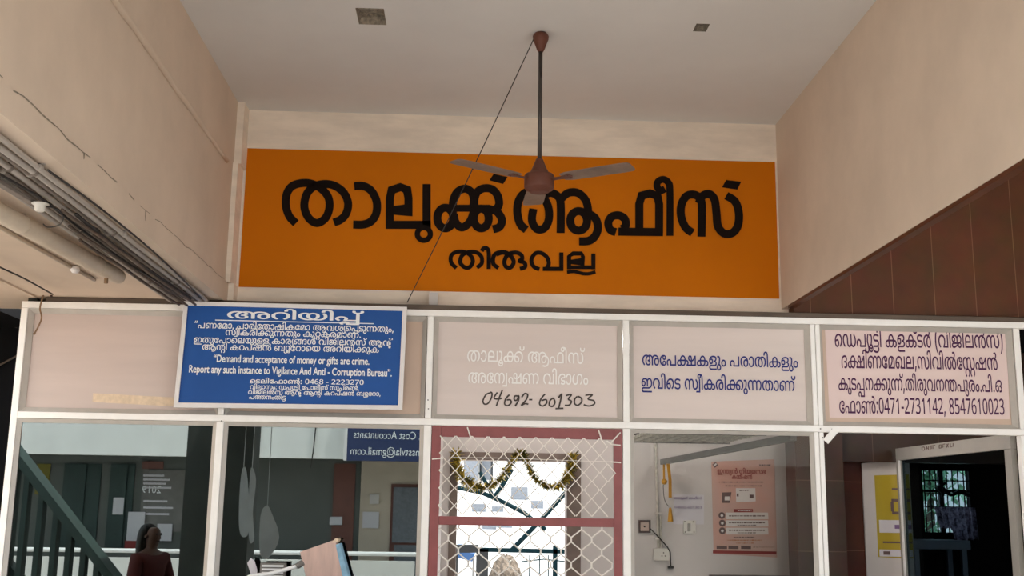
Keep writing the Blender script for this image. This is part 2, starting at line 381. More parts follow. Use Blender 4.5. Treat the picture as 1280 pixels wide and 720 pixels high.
# ------------------------------------------------------------------ lettering
# letter outlines: advance width, then closed outlines x, y, x, y ...
GLYPHS = {
6:[453,[199,-12,250,-12,285,-6,312,3,350,26,376,48,394,72,410,104,419,137,422,166,419,214,407,256,390,285,359,320,336,336,285,357,254,362,202,363,181,360,148,351,98,322,70,294,56,274,44,250,32,202,32,154,38,119,66,60,86,38,121,12,166,-6],[202,57,158,76,134,101,122,125,116,154,119,214,136,252,169,282,204,294,251,292,270,288,299,272,323,244,332,223,338,188,335,143,326,113,316,96,290,74,249,57]],
9:[1495,[506,-12,589,-9,649,12,669,26,694,51,711,80,720,110,720,160,704,201,678,230,631,256,666,278,692,303,702,320,711,362,708,397,696,433,682,453,632,498,698,498,733,492,757,483,804,452,828,418,843,373,849,322,851,0,936,2,936,326,939,352,951,397,962,417,974,435,1014,470,1052,486,1114,495,1174,492,1210,486,1273,459,1296,442,1334,402,1355,362,1327,381,1285,399,1246,405,1199,402,1166,393,1122,368,1090,336,1068,298,1056,262,1050,220,1050,172,1065,107,1090,60,1116,32,1148,9,1184,-6,1220,-12,1268,-12,1303,-6,1362,20,1386,38,1408,63,1437,116,1449,155,1455,196,1455,286,1437,368,1428,394,1400,444,1347,500,1309,525,1270,543,1219,558,1180,564,1144,567,1072,564,1007,549,948,518,895,468,861,502,817,534,757,558,722,564,686,567,614,564,520,543,446,561,350,567,269,558,209,540,138,500,94,456,60,397,48,361,39,304,42,220,51,179,75,119,104,75,147,28,194,-6,200,-8,206,-3,249,55,210,82,184,108,156,149,138,191,129,238,129,304,147,373,170,411,195,440,254,477,326,495,400,498,433,495,370,432,342,388,327,355,315,319,306,262,309,182,315,152,339,92,362,60,387,34,440,3],[524,54,488,60,461,72,450,80,417,116,402,149,393,185,390,212,393,283,402,322,420,367,446,408,489,452,532,476,574,459,595,444,610,426,621,406,627,376,624,344,604,312,580,297,538,288,503,288,501,224,506,219,562,216,592,207,609,196,626,180,636,157,636,116,622,87,607,72,571,57],[1235,57,1190,69,1156,102,1137,152,1134,220,1143,262,1162,297,1176,310,1205,327,1226,333,1274,333,1303,327,1327,315,1364,285,1371,274,1374,256,1371,194,1359,140,1340,102,1314,76,1294,66,1276,60]],
10:[1647,[1268,-201,1340,-201,1417,-189,1480,-165,1527,-134,1568,-90,1596,-40,1614,20,1620,106,1605,190,1584,238,1558,276,1518,316,1488,338,1444,360,1415,369,1398,409,1372,450,1326,500,1267,537,1204,558,1168,564,1102,567,1025,555,998,546,951,520,892,469,846,514,799,543,757,558,686,567,590,561,526,543,422,564,386,567,310,564,269,558,209,540,138,500,94,456,60,397,48,361,39,304,42,220,60,152,94,87,147,28,200,-8,249,55,210,82,184,108,156,149,138,191,129,238,129,304,147,373,170,411,195,440,254,477,326,495,400,498,434,494,386,450,342,388,315,319,306,262,309,182,315,152,330,110,362,60,399,26,432,8,458,-3,508,-12,562,-12,613,-3,649,12,669,26,694,51,711,80,720,112,720,158,714,181,704,201,678,230,631,256,666,278,699,314,711,362,708,397,696,433,682,453,632,498,698,498,733,492,757,483,804,452,828,418,843,373,849,322,849,4,854,0,936,2,936,322,945,379,970,432,984,448,1008,466,1052,486,1108,495,1183,489,1222,477,1275,446,1294,426,1322,382,1234,378,1172,363,1113,332,1070,288,1044,235,1038,208,1035,164,1041,122,1050,95,1076,51,1115,15,1163,-6,1198,-12,1250,-12,1288,-6,1347,20,1368,34,1394,63,1419,110,1434,172,1436,284,1467,262,1503,220,1524,172,1533,122,1533,64,1518,-7,1490,-57,1461,-86,1443,-98,1390,-120,1324,-129,1253,-126,1164,-104,1140,-164,1142,-174,1205,-192],[524,54,488,60,461,72,450,80,417,116,402,149,393,185,390,212,393,283,402,322,420,367,446,408,489,452,532,476,574,459,595,444,610,426,621,406,627,376,624,344,604,312,580,297,538,288,503,288,501,224,506,219,562,216,592,207,609,196,626,180,636,157,636,116,622,87,607,72,571,57],[1217,57,1187,63,1169,72,1142,99,1125,137,1122,193,1125,211,1140,247,1167,278,1208,300,1259,312,1334,312,1347,307,1353,260,1350,170,1332,116,1305,82,1270,63]],
11:[986,[216,-201,923,-201,923,-129,224,-129,186,-123,157,-110,142,-94,136,-76,136,-52,145,-29,154,-20,194,-3,218,0,642,0,737,12,788,27,824,45,856,68,884,96,907,128,934,191,946,260,946,340,934,400,913,451,888,489,838,532,782,558,722,567,672,564,642,558,589,532,540,483,499,524,458,546,389,564,314,567,243,558,195,543,163,526,124,500,96,471,73,439,46,373,40,334,40,284,49,233,74,180,97,154,144,126,174,117,222,114,284,126,319,146,348,174,370,215,379,278,373,316,358,352,325,388,290,408,266,414,240,417,195,414,134,392,158,429,178,448,201,465,258,489,294,495,366,495,416,483,448,464,462,450,487,406,493,385,499,328,499,125,578,123,583,128,586,374,598,427,628,470,663,489,698,495,740,492,761,486,787,472,818,441,838,409,850,376,859,326,859,268,853,224,841,185,818,147,790,118,755,96,722,84,680,75,602,69,192,69,153,63,126,54,94,34,68,6,52,-35,49,-79,55,-109,67,-133,91,-160,123,-180,171,-195],[192,183,157,196,134,222,118,272,118,304,139,326,159,339,186,348,222,351,251,345,282,321,295,286,295,254,283,221,262,196,227,183]],
20:[757,[215,-12,260,-12,310,0,345,20,374,48,393,80,405,119,408,188,402,220,387,256,370,279,339,304,304,321,274,327,218,327,179,318,130,295,129,304,160,369,182,396,213,424,269,459,350,486,428,495,502,492,538,486,591,460,602,450,618,421,621,404,618,374,610,357,594,338,565,321,532,312,468,307,468,244,472,240,547,237,574,228,600,212,616,195,630,163,630,124,624,101,603,76,583,66,559,60,500,60,461,69,447,28,441,2,449,-3,524,-12,580,-9,628,3,652,15,679,36,698,60,708,80,717,116,717,164,708,196,694,219,672,244,616,278,657,302,690,338,705,374,708,398,705,436,686,483,654,518,622,537,583,552,538,561,470,567,382,564,338,558,296,549,236,528,192,506,135,464,104,429,78,391,48,316,39,260,39,196,48,140,75,77,92,54,117,28,135,16,167,0],[230,57,194,66,160,90,135,131,126,158,120,196,122,213,147,232,179,249,214,258,247,258,288,242,309,220,324,178,324,131,318,110,304,87,291,74,271,63]],
21:[1259,[215,-12,260,-12,310,0,345,20,374,48,393,80,405,119,408,188,402,220,387,256,370,279,339,304,304,321,274,327,218,327,179,318,130,295,129,304,160,369,182,396,213,424,269,459,350,486,428,495,502,492,538,486,591,460,602,450,618,421,621,404,618,374,610,357,594,338,565,321,532,312,468,307,468,244,472,240,547,237,574,228,600,212,616,195,630,163,630,124,624,101,603,76,583,66,559,60,500,60,461,69,447,28,441,2,449,-3,524,-12,580,-9,628,3,652,15,679,36,698,60,708,80,717,116,717,164,708,196,694,219,672,244,616,278,657,302,690,338,705,374,708,398,705,436,686,483,654,518,622,537,583,552,538,561,470,567,382,564,338,558,296,549,236,528,192,506,135,464,104,429,78,391,48,316,39,260,39,196,48,140,75,77,92,54,117,28,135,16,167,0],[959,-12,1012,-12,1072,0,1131,34,1154,57,1174,87,1191,119,1203,155,1215,220,1218,296,1209,376,1191,436,1160,492,1125,526,1105,540,1081,552,1036,564,982,567,926,558,884,540,852,518,820,483,798,448,775,388,860,370,879,418,896,447,929,480,965,495,1015,495,1054,480,1084,453,1107,415,1122,367,1128,326,1128,232,1119,176,1096,120,1084,102,1054,75,1027,63,992,57,944,63,915,80,890,108,870,146,856,186,776,171,771,166,798,95,818,66,843,38,867,20,905,0],[230,57,194,66,160,90,135,131,126,158,120,196,122,213,147,232,179,249,214,258,247,258,288,242,309,220,324,178,324,131,318,110,304,87,291,74,271,63]],
23:[1038,[187,-12,244,-12,285,-6,330,9,378,35,397,21,433,3,498,-12,573,-9,621,6,674,40,713,89,731,125,743,161,752,206,755,256,760,258,846,246,884,226,904,207,914,190,920,166,920,134,904,90,890,76,864,63,808,57,751,66,731,2,751,-6,796,-12,856,-12,903,-3,947,20,976,48,995,83,1007,142,1001,200,992,226,972,255,953,274,924,294,891,309,858,318,755,328,743,394,716,460,696,489,662,524,644,536,612,552,564,564,516,567,454,558,398,532,371,512,336,471,305,406,288,327,202,321,172,315,130,300,92,278,60,246,41,211,32,172,32,130,41,89,58,57,100,15,151,-6],[208,57,169,66,138,87,119,128,119,175,130,201,152,226,190,246,246,255,282,258,290,253,293,200,302,158,331,92,279,66,252,60],[511,57,478,63,445,78,412,111,395,140,386,167,377,209,374,254,378,258,534,258,669,258,668,220,659,170,650,143,630,108,605,82,576,66,552,60],[379,327,380,364,395,415,420,456,445,477,496,495,546,495,594,480,617,464,624,453,635,442,656,397,665,361,666,327]],
24:[1000,[215,-12,280,-9,310,0,345,20,374,48,387,68,402,107,408,142,408,188,396,238,370,279,337,306,313,318,277,327,218,327,179,318,130,294,126,296,141,346,166,390,192,422,239,459,290,483,329,492,358,495,415,492,460,480,492,464,510,452,550,408,567,379,582,331,588,256,576,188,555,143,532,111,477,55,514,0,928,0,930,386,930,553,845,555,843,71,599,69,634,120,654,158,663,182,675,242,675,320,666,370,651,412,620,465,579,506,550,525,514,543,478,555,428,564,362,567,305,561,248,546,191,519,147,488,116,456,94,429,69,385,54,346,42,292,39,200,54,122,72,83,92,54,117,28,137,15,167,0],[230,57,194,66,160,90,135,131,126,158,120,196,122,213,147,232,179,249,214,258,247,258,288,242,308,222,324,182,324,131,318,110,304,87,291,74,271,63]],
25:[897,[251,-12,304,-12,373,3,420,32,452,66,477,116,489,170,492,202,492,320,501,400,510,427,530,459,551,477,587,492,610,495,649,492,670,486,699,470,728,441,741,421,759,379,768,334,771,304,768,244,759,200,747,167,716,114,690,86,650,51,704,-8,744,26,794,81,831,146,846,188,855,230,858,326,846,394,818,459,796,489,768,518,709,552,664,564,644,564,634,567,578,564,527,552,483,526,446,489,420,439,408,391,402,196,390,131,376,105,360,86,328,66,301,60,254,60,224,69,195,86,172,108,153,137,135,185,129,218,126,250,129,310,135,346,147,382,178,438,246,505,194,566,118,495,98,468,60,397,42,325,39,230,51,158,60,131,82,87,126,38,185,3]],
30:[939,[172,-12,262,-9,357,12,459,51,528,84,571,111,578,106,578,89,587,62,600,39,626,14,649,0,702,-12,748,-12,783,-6,813,6,850,36,863,59,872,92,872,136,856,180,833,202,804,218,842,242,864,264,887,302,899,352,896,415,881,460,868,483,821,530,771,555,700,567,642,564,613,558,566,536,536,512,510,484,467,524,432,543,399,555,316,567,220,561,157,543,104,512,76,483,59,457,44,410,47,338,70,291,92,268,121,252,151,243,180,240,240,243,284,260,305,274,322,294,341,341,341,386,335,409,316,441,296,458,270,471,240,477,186,477,153,470,184,486,220,495,244,498,336,498,378,489,419,466,449,430,461,394,467,352,469,258,551,260,551,368,560,421,576,453,599,476,634,492,652,495,708,495,735,489,773,466,794,442,809,406,812,346,806,320,794,296,770,272,735,252,690,240,642,234,202,234,145,228,94,210,60,183,47,160,38,128,38,94,44,68,58,42,89,14,127,-3],[703,51,671,64,656,80,647,98,644,118,647,154,670,171,697,180,738,180,762,174,784,159,797,130,797,101,784,72,771,60,744,51],[175,57,140,70,130,81,122,98,122,128,125,136,140,152,154,159,186,165,472,165,514,168,546,171,561,168,336,78,240,57],[178,300,145,312,125,332,116,358,116,403,122,412,151,426,204,429,228,426,242,418,256,405,266,382,266,353,256,327,237,309,213,300]],
33:[563,[247,-12,324,-12,372,-6,417,6,459,27,496,60,508,78,518,98,527,134,527,188,518,223,502,252,465,285,435,300,393,312,328,318,238,318,193,324,152,340,131,362,122,386,122,412,134,445,164,472,205,489,252,495,327,492,405,474,484,435,496,441,535,500,527,506,471,531,417,549,358,561,300,564,250,567,190,561,145,549,112,534,77,508,60,489,44,457,35,422,35,380,44,341,60,312,97,279,136,261,187,249,252,243,336,243,375,237,416,218,434,196,440,172,440,136,426,105,399,81,348,63,258,60,199,69,133,90,65,124,22,57,76,30,151,3]],
35:[1223,[194,-11,246,52,228,64,190,102,166,135,147,173,129,242,126,304,138,379,159,427,189,464,233,489,266,495,325,489,363,466,376,450,390,424,399,388,405,314,405,188,411,140,423,98,448,54,480,22,512,3,551,-9,620,-12,676,0,729,32,748,51,766,77,782,57,822,20,842,6,887,-9,910,-12,985,-9,1030,3,1062,20,1092,40,1120,69,1140,95,1164,143,1176,182,1185,248,1179,340,1161,403,1136,453,1102,498,1050,550,1036,561,1032,560,978,502,1034,450,1058,417,1077,379,1092,325,1095,304,1095,230,1089,194,1071,146,1040,102,1009,78,991,69,956,60,905,63,867,80,837,110,822,140,813,188,810,553,728,555,726,220,717,146,694,99,667,75,626,60,572,63,545,75,526,90,501,137,492,194,492,332,486,400,468,460,448,492,426,518,402,536,370,552,340,561,266,567,218,561,188,552,161,540,120,512,78,460,57,415,42,355,39,260,51,185,81,113,118,60]],
37:[1368,[218,-12,262,-12,295,-6,331,9,351,22,374,45,396,83,405,110,411,154,405,217,387,259,351,298,322,315,278,327,220,327,173,315,127,292,138,340,160,387,182,417,207,442,239,465,269,480,299,489,370,495,415,489,442,480,474,460,488,447,510,409,522,350,522,2,604,0,609,4,609,346,621,415,640,450,660,470,707,492,730,495,775,492,816,476,846,445,858,421,867,376,870,338,870,2,950,0,954,4,954,320,960,391,966,415,982,447,996,464,1025,483,1052,492,1066,492,1094,495,1117,492,1138,486,1167,470,1198,438,1212,418,1227,385,1236,352,1242,278,1236,224,1224,182,1209,149,1184,111,1161,86,1123,52,1162,3,1176,-8,1240,51,1284,110,1305,152,1317,188,1329,260,1329,322,1311,409,1276,474,1224,526,1177,552,1147,561,1100,567,1046,564,1001,552,975,538,957,526,911,480,870,526,835,549,784,564,730,567,686,561,629,537,609,524,566,480,531,514,472,549,412,564,344,567,290,561,236,546,185,522,153,500,130,480,88,426,63,376,51,337,42,272,42,206,48,158,69,95,98,51,120,28,170,0],[233,57,197,66,164,90,138,131,123,200,124,213,144,230,188,252,218,258,250,258,291,242,312,220,321,202,327,176,324,122,304,84,274,63]],
38:[1014,[482,-12,532,-12,568,-6,595,3,633,26,675,71,693,107,705,146,711,188,711,248,696,325,675,373,646,417,594,472,577,484,581,489,614,495,682,498,727,492,766,480,804,458,832,432,850,408,870,370,885,304,885,236,879,200,852,137,836,114,798,76,766,52,813,-8,831,2,879,40,904,69,932,108,960,170,975,250,972,334,963,376,951,409,938,435,908,477,861,518,820,540,778,555,694,567,599,561,569,555,523,537,508,532,460,552,424,561,368,567,278,561,206,540,170,522,138,500,88,447,57,388,45,346,39,304,42,218,51,179,75,119,116,60,165,14,200,-8,249,55,210,82,184,108,156,149,141,182,129,238,129,308,144,367,164,405,184,432,219,460,248,477,296,492,344,498,376,498,439,489,440,483,417,466,368,414,327,346,306,274,303,188,309,146,321,107,350,57,381,26,401,12,446,-6],[497,57,479,60,447,74,424,93,412,111,399,143,393,170,390,236,402,310,423,361,454,408,483,436,506,453,514,450,556,411,597,346,618,283,624,206,615,140,606,116,585,86,547,63]],
40:[641,[372,-11,440,-11,464,-8,509,4,539,19,572,49,584,67,601,116,601,167,584,211,566,235,547,252,499,276,541,302,566,328,583,357,592,402,592,422,583,461,560,499,523,530,467,556,416,565,330,565,288,559,237,544,195,523,163,500,128,466,103,431,70,356,58,305,52,254,52,176,58,114,70,42,84,-4,163,9,145,110,139,234,145,293,154,332,182,397,217,440,267,475,336,493,404,493,452,481,475,468,488,454,502,428,505,410,502,375,488,349,475,336,452,322,396,310,324,310,322,243,422,238,455,229,475,218,498,199,508,182,514,162,514,126,500,91,479,73,455,64,392,58,324,69,307,0]],
42:[911,[188,-7,224,28,246,56,228,68,184,112,150,168,138,201,129,246,126,306,129,335,147,398,172,439,210,474,260,493,310,493,348,480,382,448,405,404,411,362,413,1,498,3,498,348,501,383,510,419,524,445,543,468,569,484,602,493,652,493,685,484,708,470,734,448,765,398,777,362,783,326,783,252,765,177,740,130,724,109,664,54,717,-6,735,6,790,61,828,114,861,192,870,242,873,276,870,338,852,413,820,472,777,518,754,535,697,559,664,565,596,565,545,553,513,536,455,478,411,528,361,556,320,565,233,562,200,553,161,535,129,512,104,487,80,454,60,416,45,365,39,320,42,230,63,150,84,108,112,67]],
44:[896,[130,-6,173,51,142,83,125,112,116,148,119,195,128,219,152,250,184,269,208,275,255,275,291,263,322,236,335,210,344,168,341,124,329,91,300,52,331,-1,822,-1,824,550,822,554,798,554,744,554,740,550,738,71,400,71,419,112,425,138,428,180,416,234,394,275,362,306,318,332,288,341,244,347,190,344,136,329,98,306,66,275,54,257,35,207,32,144,47,88,88,29]],
45:[1129,[130,-6,173,51,138,86,122,118,116,148,119,195,128,219,152,250,184,269,208,275,255,275,291,263,322,236,335,210,344,168,341,124,329,91,300,52,331,-1,1065,-1,1067,312,1061,378,1055,408,1034,459,1012,491,988,512,960,533,912,554,846,566,786,566,748,560,709,548,662,522,624,488,593,435,581,396,575,358,570,71,399,72,413,97,425,136,428,162,425,204,410,249,394,275,362,306,342,320,288,341,216,347,160,338,116,318,98,306,66,275,44,237,32,186,32,144,38,112,58,68,78,38,110,6],[661,71,659,324,668,387,694,440,730,473,775,491,796,494,840,494,873,488,912,470,935,450,948,434,962,408,977,346,980,316,980,73]],
46:[1306,[218,-12,262,-12,313,0,351,22,374,45,396,83,408,125,411,176,405,217,386,261,351,298,322,315,295,324,278,327,218,327,173,315,128,292,129,307,138,340,159,385,182,417,207,442,269,480,299,489,344,495,400,492,436,483,474,460,496,435,507,415,522,344,524,0,609,2,609,356,621,418,644,456,666,476,704,492,748,495,790,486,819,470,844,447,879,388,891,343,894,262,888,218,876,179,842,117,786,55,819,2,1208,0,1234,0,1236,4,1234,555,1149,553,1149,71,910,69,906,73,939,119,960,161,972,197,981,248,981,332,969,394,954,433,926,480,900,508,873,530,838,549,784,564,728,567,680,561,638,546,612,530,566,480,531,514,472,549,412,564,344,567,290,561,236,546,185,522,153,500,130,480,88,426,63,376,51,337,42,272,42,206,48,158,69,95,98,51,120,28,170,0],[233,57,197,66,164,90,138,131,123,200,124,213,144,230,188,252,218,258,250,258,291,242,312,220,321,202,327,176,324,122,304,84,274,63]],
47:[654,[408,-12,474,-12,542,3,580,26,596,42,613,71,619,92,619,136,613,160,600,183,574,206,521,225,426,228,378,234,355,244,346,260,346,280,354,294,375,306,422,312,518,312,557,321,577,332,600,354,616,389,619,406,616,457,601,490,586,508,568,524,533,543,470,561,410,567,338,564,297,558,231,537,190,514,154,488,132,465,100,421,79,379,58,304,52,254,52,178,61,89,76,17,84,-3,108,0,165,10,145,112,139,232,142,271,154,328,180,387,200,417,226,442,276,474,345,492,410,495,473,486,511,470,528,453,535,433,535,410,529,395,512,384,498,381,404,381,378,378,333,366,307,352,282,330,265,292,265,248,268,233,282,207,301,188,333,171,402,159,476,159,521,147,535,130,538,116,535,95,528,84,509,69,474,60,378,63,327,75,284,92,253,28,267,18,303,6]],
48:[723,[62,0,661,0,663,304,660,337,651,382,636,424,614,462,586,492,549,520,505,543,454,558,374,567,298,564,239,552,179,525,144,500,112,465,84,415,69,370,63,337,60,304],[275,66,356,147,388,186,428,243,453,293,471,359,471,422,459,460,439,490,457,486,507,458,543,418,558,388,570,346,576,302,576,71],[149,69,147,302,159,367,180,418,194,438,222,466,236,477,272,492,322,495,349,486,363,472,372,463,384,433,387,392,378,341,357,290,328,243,280,183,204,110,159,74]],
49:[1035,[341,-12,439,-9,493,3,521,15,572,-3,632,-12,724,-9,769,0,820,18,861,40,909,80,948,131,978,200,993,284,993,344,987,391,963,469,932,528,902,566,834,520,861,481,888,424,900,382,906,340,906,284,900,242,891,209,867,158,850,135,822,106,784,81,763,72,736,63,698,57,619,60,608,63,656,108,687,152,711,200,732,281,735,344,726,412,714,448,686,495,640,537,610,552,562,564,514,567,473,561,437,549,392,522,349,549,298,564,244,567,188,558,140,537,120,524,86,489,54,433,39,362,39,302,51,227,66,182,98,123,116,99,153,62,194,33,236,12,284,-3],[344,57,284,72,225,106,188,144,162,182,147,215,132,263,126,308,126,358,135,406,147,433,160,453,189,478,221,492,250,495,295,492,321,478,341,460,321,412,312,364,312,308,321,248,342,185,364,144,400,96,437,62,422,57],[518,87,470,129,446,162,423,206,411,239,402,281,399,358,411,415,440,462,465,482,488,492,530,495,559,492,586,480,614,456,626,438,639,406,645,379,648,316,639,251,630,221,609,176,580,135,552,106,529,90]],
50:[736,[458,-12,508,-12,571,3,612,26,650,63,672,101,690,155,696,196,693,308,675,376,654,421,622,465,594,494,553,522,493,549,442,561,382,567,308,564,254,555,209,540,165,518,132,494,94,453,75,424,51,367,39,304,39,248,45,203,60,152,87,98,116,60,165,14,200,-8,249,55,210,82,184,108,156,149,141,182,129,238,129,308,141,361,150,382,176,420,221,459,257,477,299,489,380,495,457,483,519,454,568,411,596,362,568,381,526,399,488,405,440,402,407,393,363,368,332,336,309,298,294,247,291,172,300,125,312,92,340,48,369,22,416,-3],[476,57,431,69,394,105,378,152,375,220,384,262,404,297,417,310,446,327,467,333,514,333,544,327,568,315,604,285,612,274,615,250,612,194,600,140,580,102,555,76,535,66,517,60]],
51:[674,[200,-8,249,55,210,82,184,108,147,167,138,191,129,238,132,325,144,367,182,429,230,468,254,480,296,492,350,495,394,489,424,480,456,464,483,442,514,402,537,349,546,298,546,244,540,206,528,170,500,120,465,82,426,53,476,-8,519,22,558,62,590,105,612,149,621,173,633,232,636,296,633,328,624,373,603,427,572,474,543,502,511,525,475,543,415,561,358,567,269,561,206,543,170,525,141,506,110,477,66,412,48,361,39,304,42,218,51,179,75,119,116,60,147,28]],
52:[859,[65,0,787,0,789,553,704,555,702,71,382,69,152,69,150,220,541,222,543,364,534,418,525,445,500,489,465,524,418,549,376,561,320,567,256,564,224,558,188,546,144,520,106,483,90,457,75,421,63,350],[152,291,150,362,159,406,182,450,207,472,233,486,269,495,338,495,376,486,402,472,420,458,444,418,453,388,459,334,457,291]],
53:[724,[216,-201,667,-199,665,-129,224,-129,186,-123,157,-110,142,-94,136,-74,136,-50,146,-27,156,-18,192,-3,218,0,518,0,590,12,637,38,656,57,679,98,685,128,682,178,664,220,654,234,619,262,587,278,625,298,648,321,661,341,673,386,673,422,667,451,648,489,619,518,578,540,542,552,494,561,422,567,332,564,273,555,204,534,156,510,102,468,72,429,55,397,43,355,40,314,43,260,55,218,72,186,97,154,144,126,174,117,200,114,251,117,284,126,310,140,354,183,370,215,376,239,379,278,373,316,350,363,325,388,290,408,264,414,218,417,171,408,135,390,144,405,166,428,198,450,240,471,303,489,348,495,450,495,503,486,556,460,580,430,586,410,586,380,572,348,556,332,521,315,450,309,448,304,450,240,498,240,530,234,571,214,588,195,598,169,598,140,592,116,577,94,548,78,486,69,192,69,168,66,112,46,94,34,67,4,52,-35,49,-76,55,-109,74,-144,91,-160,123,-180,171,-195],[192,183,163,194,138,219,121,260,118,304,139,326,159,339,186,348,222,351,251,345,282,321,295,286,295,254,283,221,262,196,227,183]],
55:[958,[200,-8,249,55,210,82,184,108,156,149,141,182,129,238,129,304,135,340,159,397,198,446,222,464,254,480,281,489,326,495,394,489,424,480,456,464,483,442,502,420,528,376,537,349,546,298,546,244,534,185,516,146,496,117,453,74,433,58,467,0,886,0,888,550,886,555,878,555,801,553,801,74,796,69,556,70,592,120,615,164,633,230,636,296,624,373,603,427,572,474,543,502,513,524,460,549,415,561,326,567,242,555,206,543,141,506,110,477,88,450,72,424,54,382,39,304,42,220,60,152,94,87,147,28]],
56:[1040,[251,-12,304,-12,373,3,408,22,442,54,474,107,486,149,492,202,495,328,507,385,522,418,538,441,566,465,614,486,674,495,748,489,778,480,822,458,843,442,874,411,894,382,905,356,856,390,794,405,731,399,686,381,663,364,624,319,612,295,597,238,594,184,597,155,609,110,624,77,638,57,672,22,704,3,743,-9,766,-12,835,-9,883,6,912,22,946,54,981,113,996,167,1002,224,999,296,987,355,963,415,930,464,894,500,862,522,820,543,739,564,668,567,608,561,554,546,518,528,486,506,464,483,435,442,423,415,414,388,405,328,405,242,399,167,390,131,378,107,360,86,334,69,296,60,256,60,206,78,172,108,144,158,129,218,126,250,129,310,135,346,147,382,166,420,190,453,246,503,238,516,192,566,118,495,92,459,66,412,51,370,42,325,39,230,48,170,60,131,81,89,98,66,126,38,149,21,203,-3],[779,57,758,60,729,74,710,90,696,110,681,160,678,188,681,232,687,259,702,289,729,316,749,327,773,333,818,333,838,330,868,318,914,279,918,266,915,188,903,137,886,105,867,82,820,60]],
57:[1149,[130,-6,173,51,142,83,125,112,116,148,119,195,128,219,152,250,184,269,208,275,255,275,291,263,322,236,335,210,344,168,341,124,329,91,300,52,331,-1,1077,-1,1079,552,994,554,946,467,900,407,863,370,799,329,753,311,743,313,743,430,740,453,722,504,692,538,657,557,612,566,565,566,514,551,485,532,466,512,443,474,434,442,437,373,446,346,468,308,506,274,559,248,598,239,659,234,659,73,400,71,419,112,425,138,428,180,416,234,394,275,362,306,342,320,300,338,244,347,187,344,136,329,98,306,66,275,53,255,38,219,32,189,32,142,47,88,88,29],[745,71,743,237,822,260,858,278,899,306,948,356,976,395,994,430,992,73],[622,305,586,314,557,330,540,347,524,379,518,412,521,447,532,470,548,486,561,491,592,497,621,488,636,476,653,444,659,396,659,307]],
58:[1223,[914,-12,970,-12,1009,-6,1039,3,1086,28,1120,60,1149,101,1164,134,1179,188,1185,244,1182,316,1161,403,1137,451,1106,495,1053,548,1030,564,982,513,978,503,1030,456,1071,394,1092,328,1095,226,1080,161,1068,134,1048,105,1018,78,967,60,926,60,896,66,867,82,843,110,831,137,822,184,819,352,807,436,786,484,766,510,738,536,700,555,638,567,590,564,560,558,507,532,455,480,408,530,364,555,302,567,227,561,182,546,132,514,92,471,60,410,45,364,39,320,39,260,51,185,66,143,104,78,150,26,180,-2,190,-6,246,55,222,74,178,120,165,140,138,200,129,244,126,304,132,352,144,391,158,417,182,450,204,470,242,489,278,495,316,492,352,477,366,466,386,444,399,421,411,362,411,2,494,0,498,4,498,352,510,421,530,456,546,472,569,486,608,495,649,492,667,486,684,476,700,459,717,430,726,400,732,346,735,170,741,134,753,98,778,57,819,20,878,-6]],
64:[504,[205,-12,258,-12,318,0,377,34,400,57,420,87,437,119,449,155,461,220,464,296,455,376,437,436,406,492,371,526,351,540,327,552,282,564,228,567,172,558,130,540,98,518,66,483,44,448,21,388,106,370,125,418,142,447,175,480,211,495,261,495,300,480,330,453,353,415,368,367,374,326,374,232,365,176,342,120,330,102,300,75,273,63,238,57,190,63,161,80,136,108,116,146,102,186,22,171,17,166,44,95,64,66,89,38,113,20,151,0]],
65:[228,[73,0,154,0,158,4,158,598,152,680,140,733,114,780,86,808,48,831,-8,843,-56,843,-116,828,-154,806,-176,783,-192,759,-205,730,-211,698,-211,658,-203,627,-124,640,-121,646,-124,700,-112,733,-88,758,-56,771,-21,774,21,759,42,738,56,712,65,676,71,610]],
66:[228,[72,0,152,0,157,4,157,590,151,649,133,718,104,765,59,804,-1,831,-78,843,-159,840,-201,828,-225,816,-251,796,-264,780,-278,757,-286,729,-287,692,-281,662,-258,624,-231,600,-207,588,-172,579,-118,579,-88,585,-65,596,-34,621,-14,656,-8,682,-8,730,-18,765,4,754,26,735,52,694,64,655,70,608],[-159,645,-180,651,-198,669,-209,695,-209,718,-200,742,-185,758,-156,774,-126,780,-106,780,-92,766,-77,727,-77,698,-88,672,-107,652,-130,645]],
67:[332,[129,-227,176,-227,212,-221,254,-203,274,-190,308,-152,325,-120,334,-82,334,-24,325,14,302,55,274,84,256,96,209,116,241,234,259,336,262,422,250,479,223,524,182,553,134,565,68,565,17,554,31,495,38,487,66,493,116,493,140,484,156,469,169,440,175,404,166,288,127,123,122,118,63,100,37,84,8,55,-5,35,-20,-1,-26,-34,-26,-72,-20,-108,-8,-138,12,-167,34,-190,78,-215],[138,-161,97,-144,74,-122,61,-96,55,-46,67,5,97,38,117,49,144,55,168,52,191,49,220,32,230,22,250,-16,253,-72,247,-99,235,-123,217,-142,185,-158]],
68:[332,[129,-227,176,-227,221,-218,274,-190,300,-164,325,-120,334,-82,334,-24,325,14,300,58,265,90,242,103,208,114,241,234,259,336,262,422,250,479,223,524,182,553,134,565,68,565,17,554,31,495,38,487,66,493,116,493,140,484,156,469,169,440,175,404,166,288,127,123,122,118,102,115,57,97,37,84,8,55,-5,35,-20,-1,-26,-34,-26,-72,-20,-108,-5,-144,8,-164,37,-192,78,-215],[135,-164,84,-146,56,-119,46,-99,40,-70,43,-19,60,-53,82,-78,117,-95,168,-98,191,-95,226,-78,248,-56,264,-24,268,-36,268,-70,259,-105,248,-122,232,-138,197,-158,170,-164],[132,-29,109,-18,97,-6,91,8,94,41,123,55,146,58,174,55,194,52,210,43,217,29,217,9,206,-11,185,-26,174,-29]],
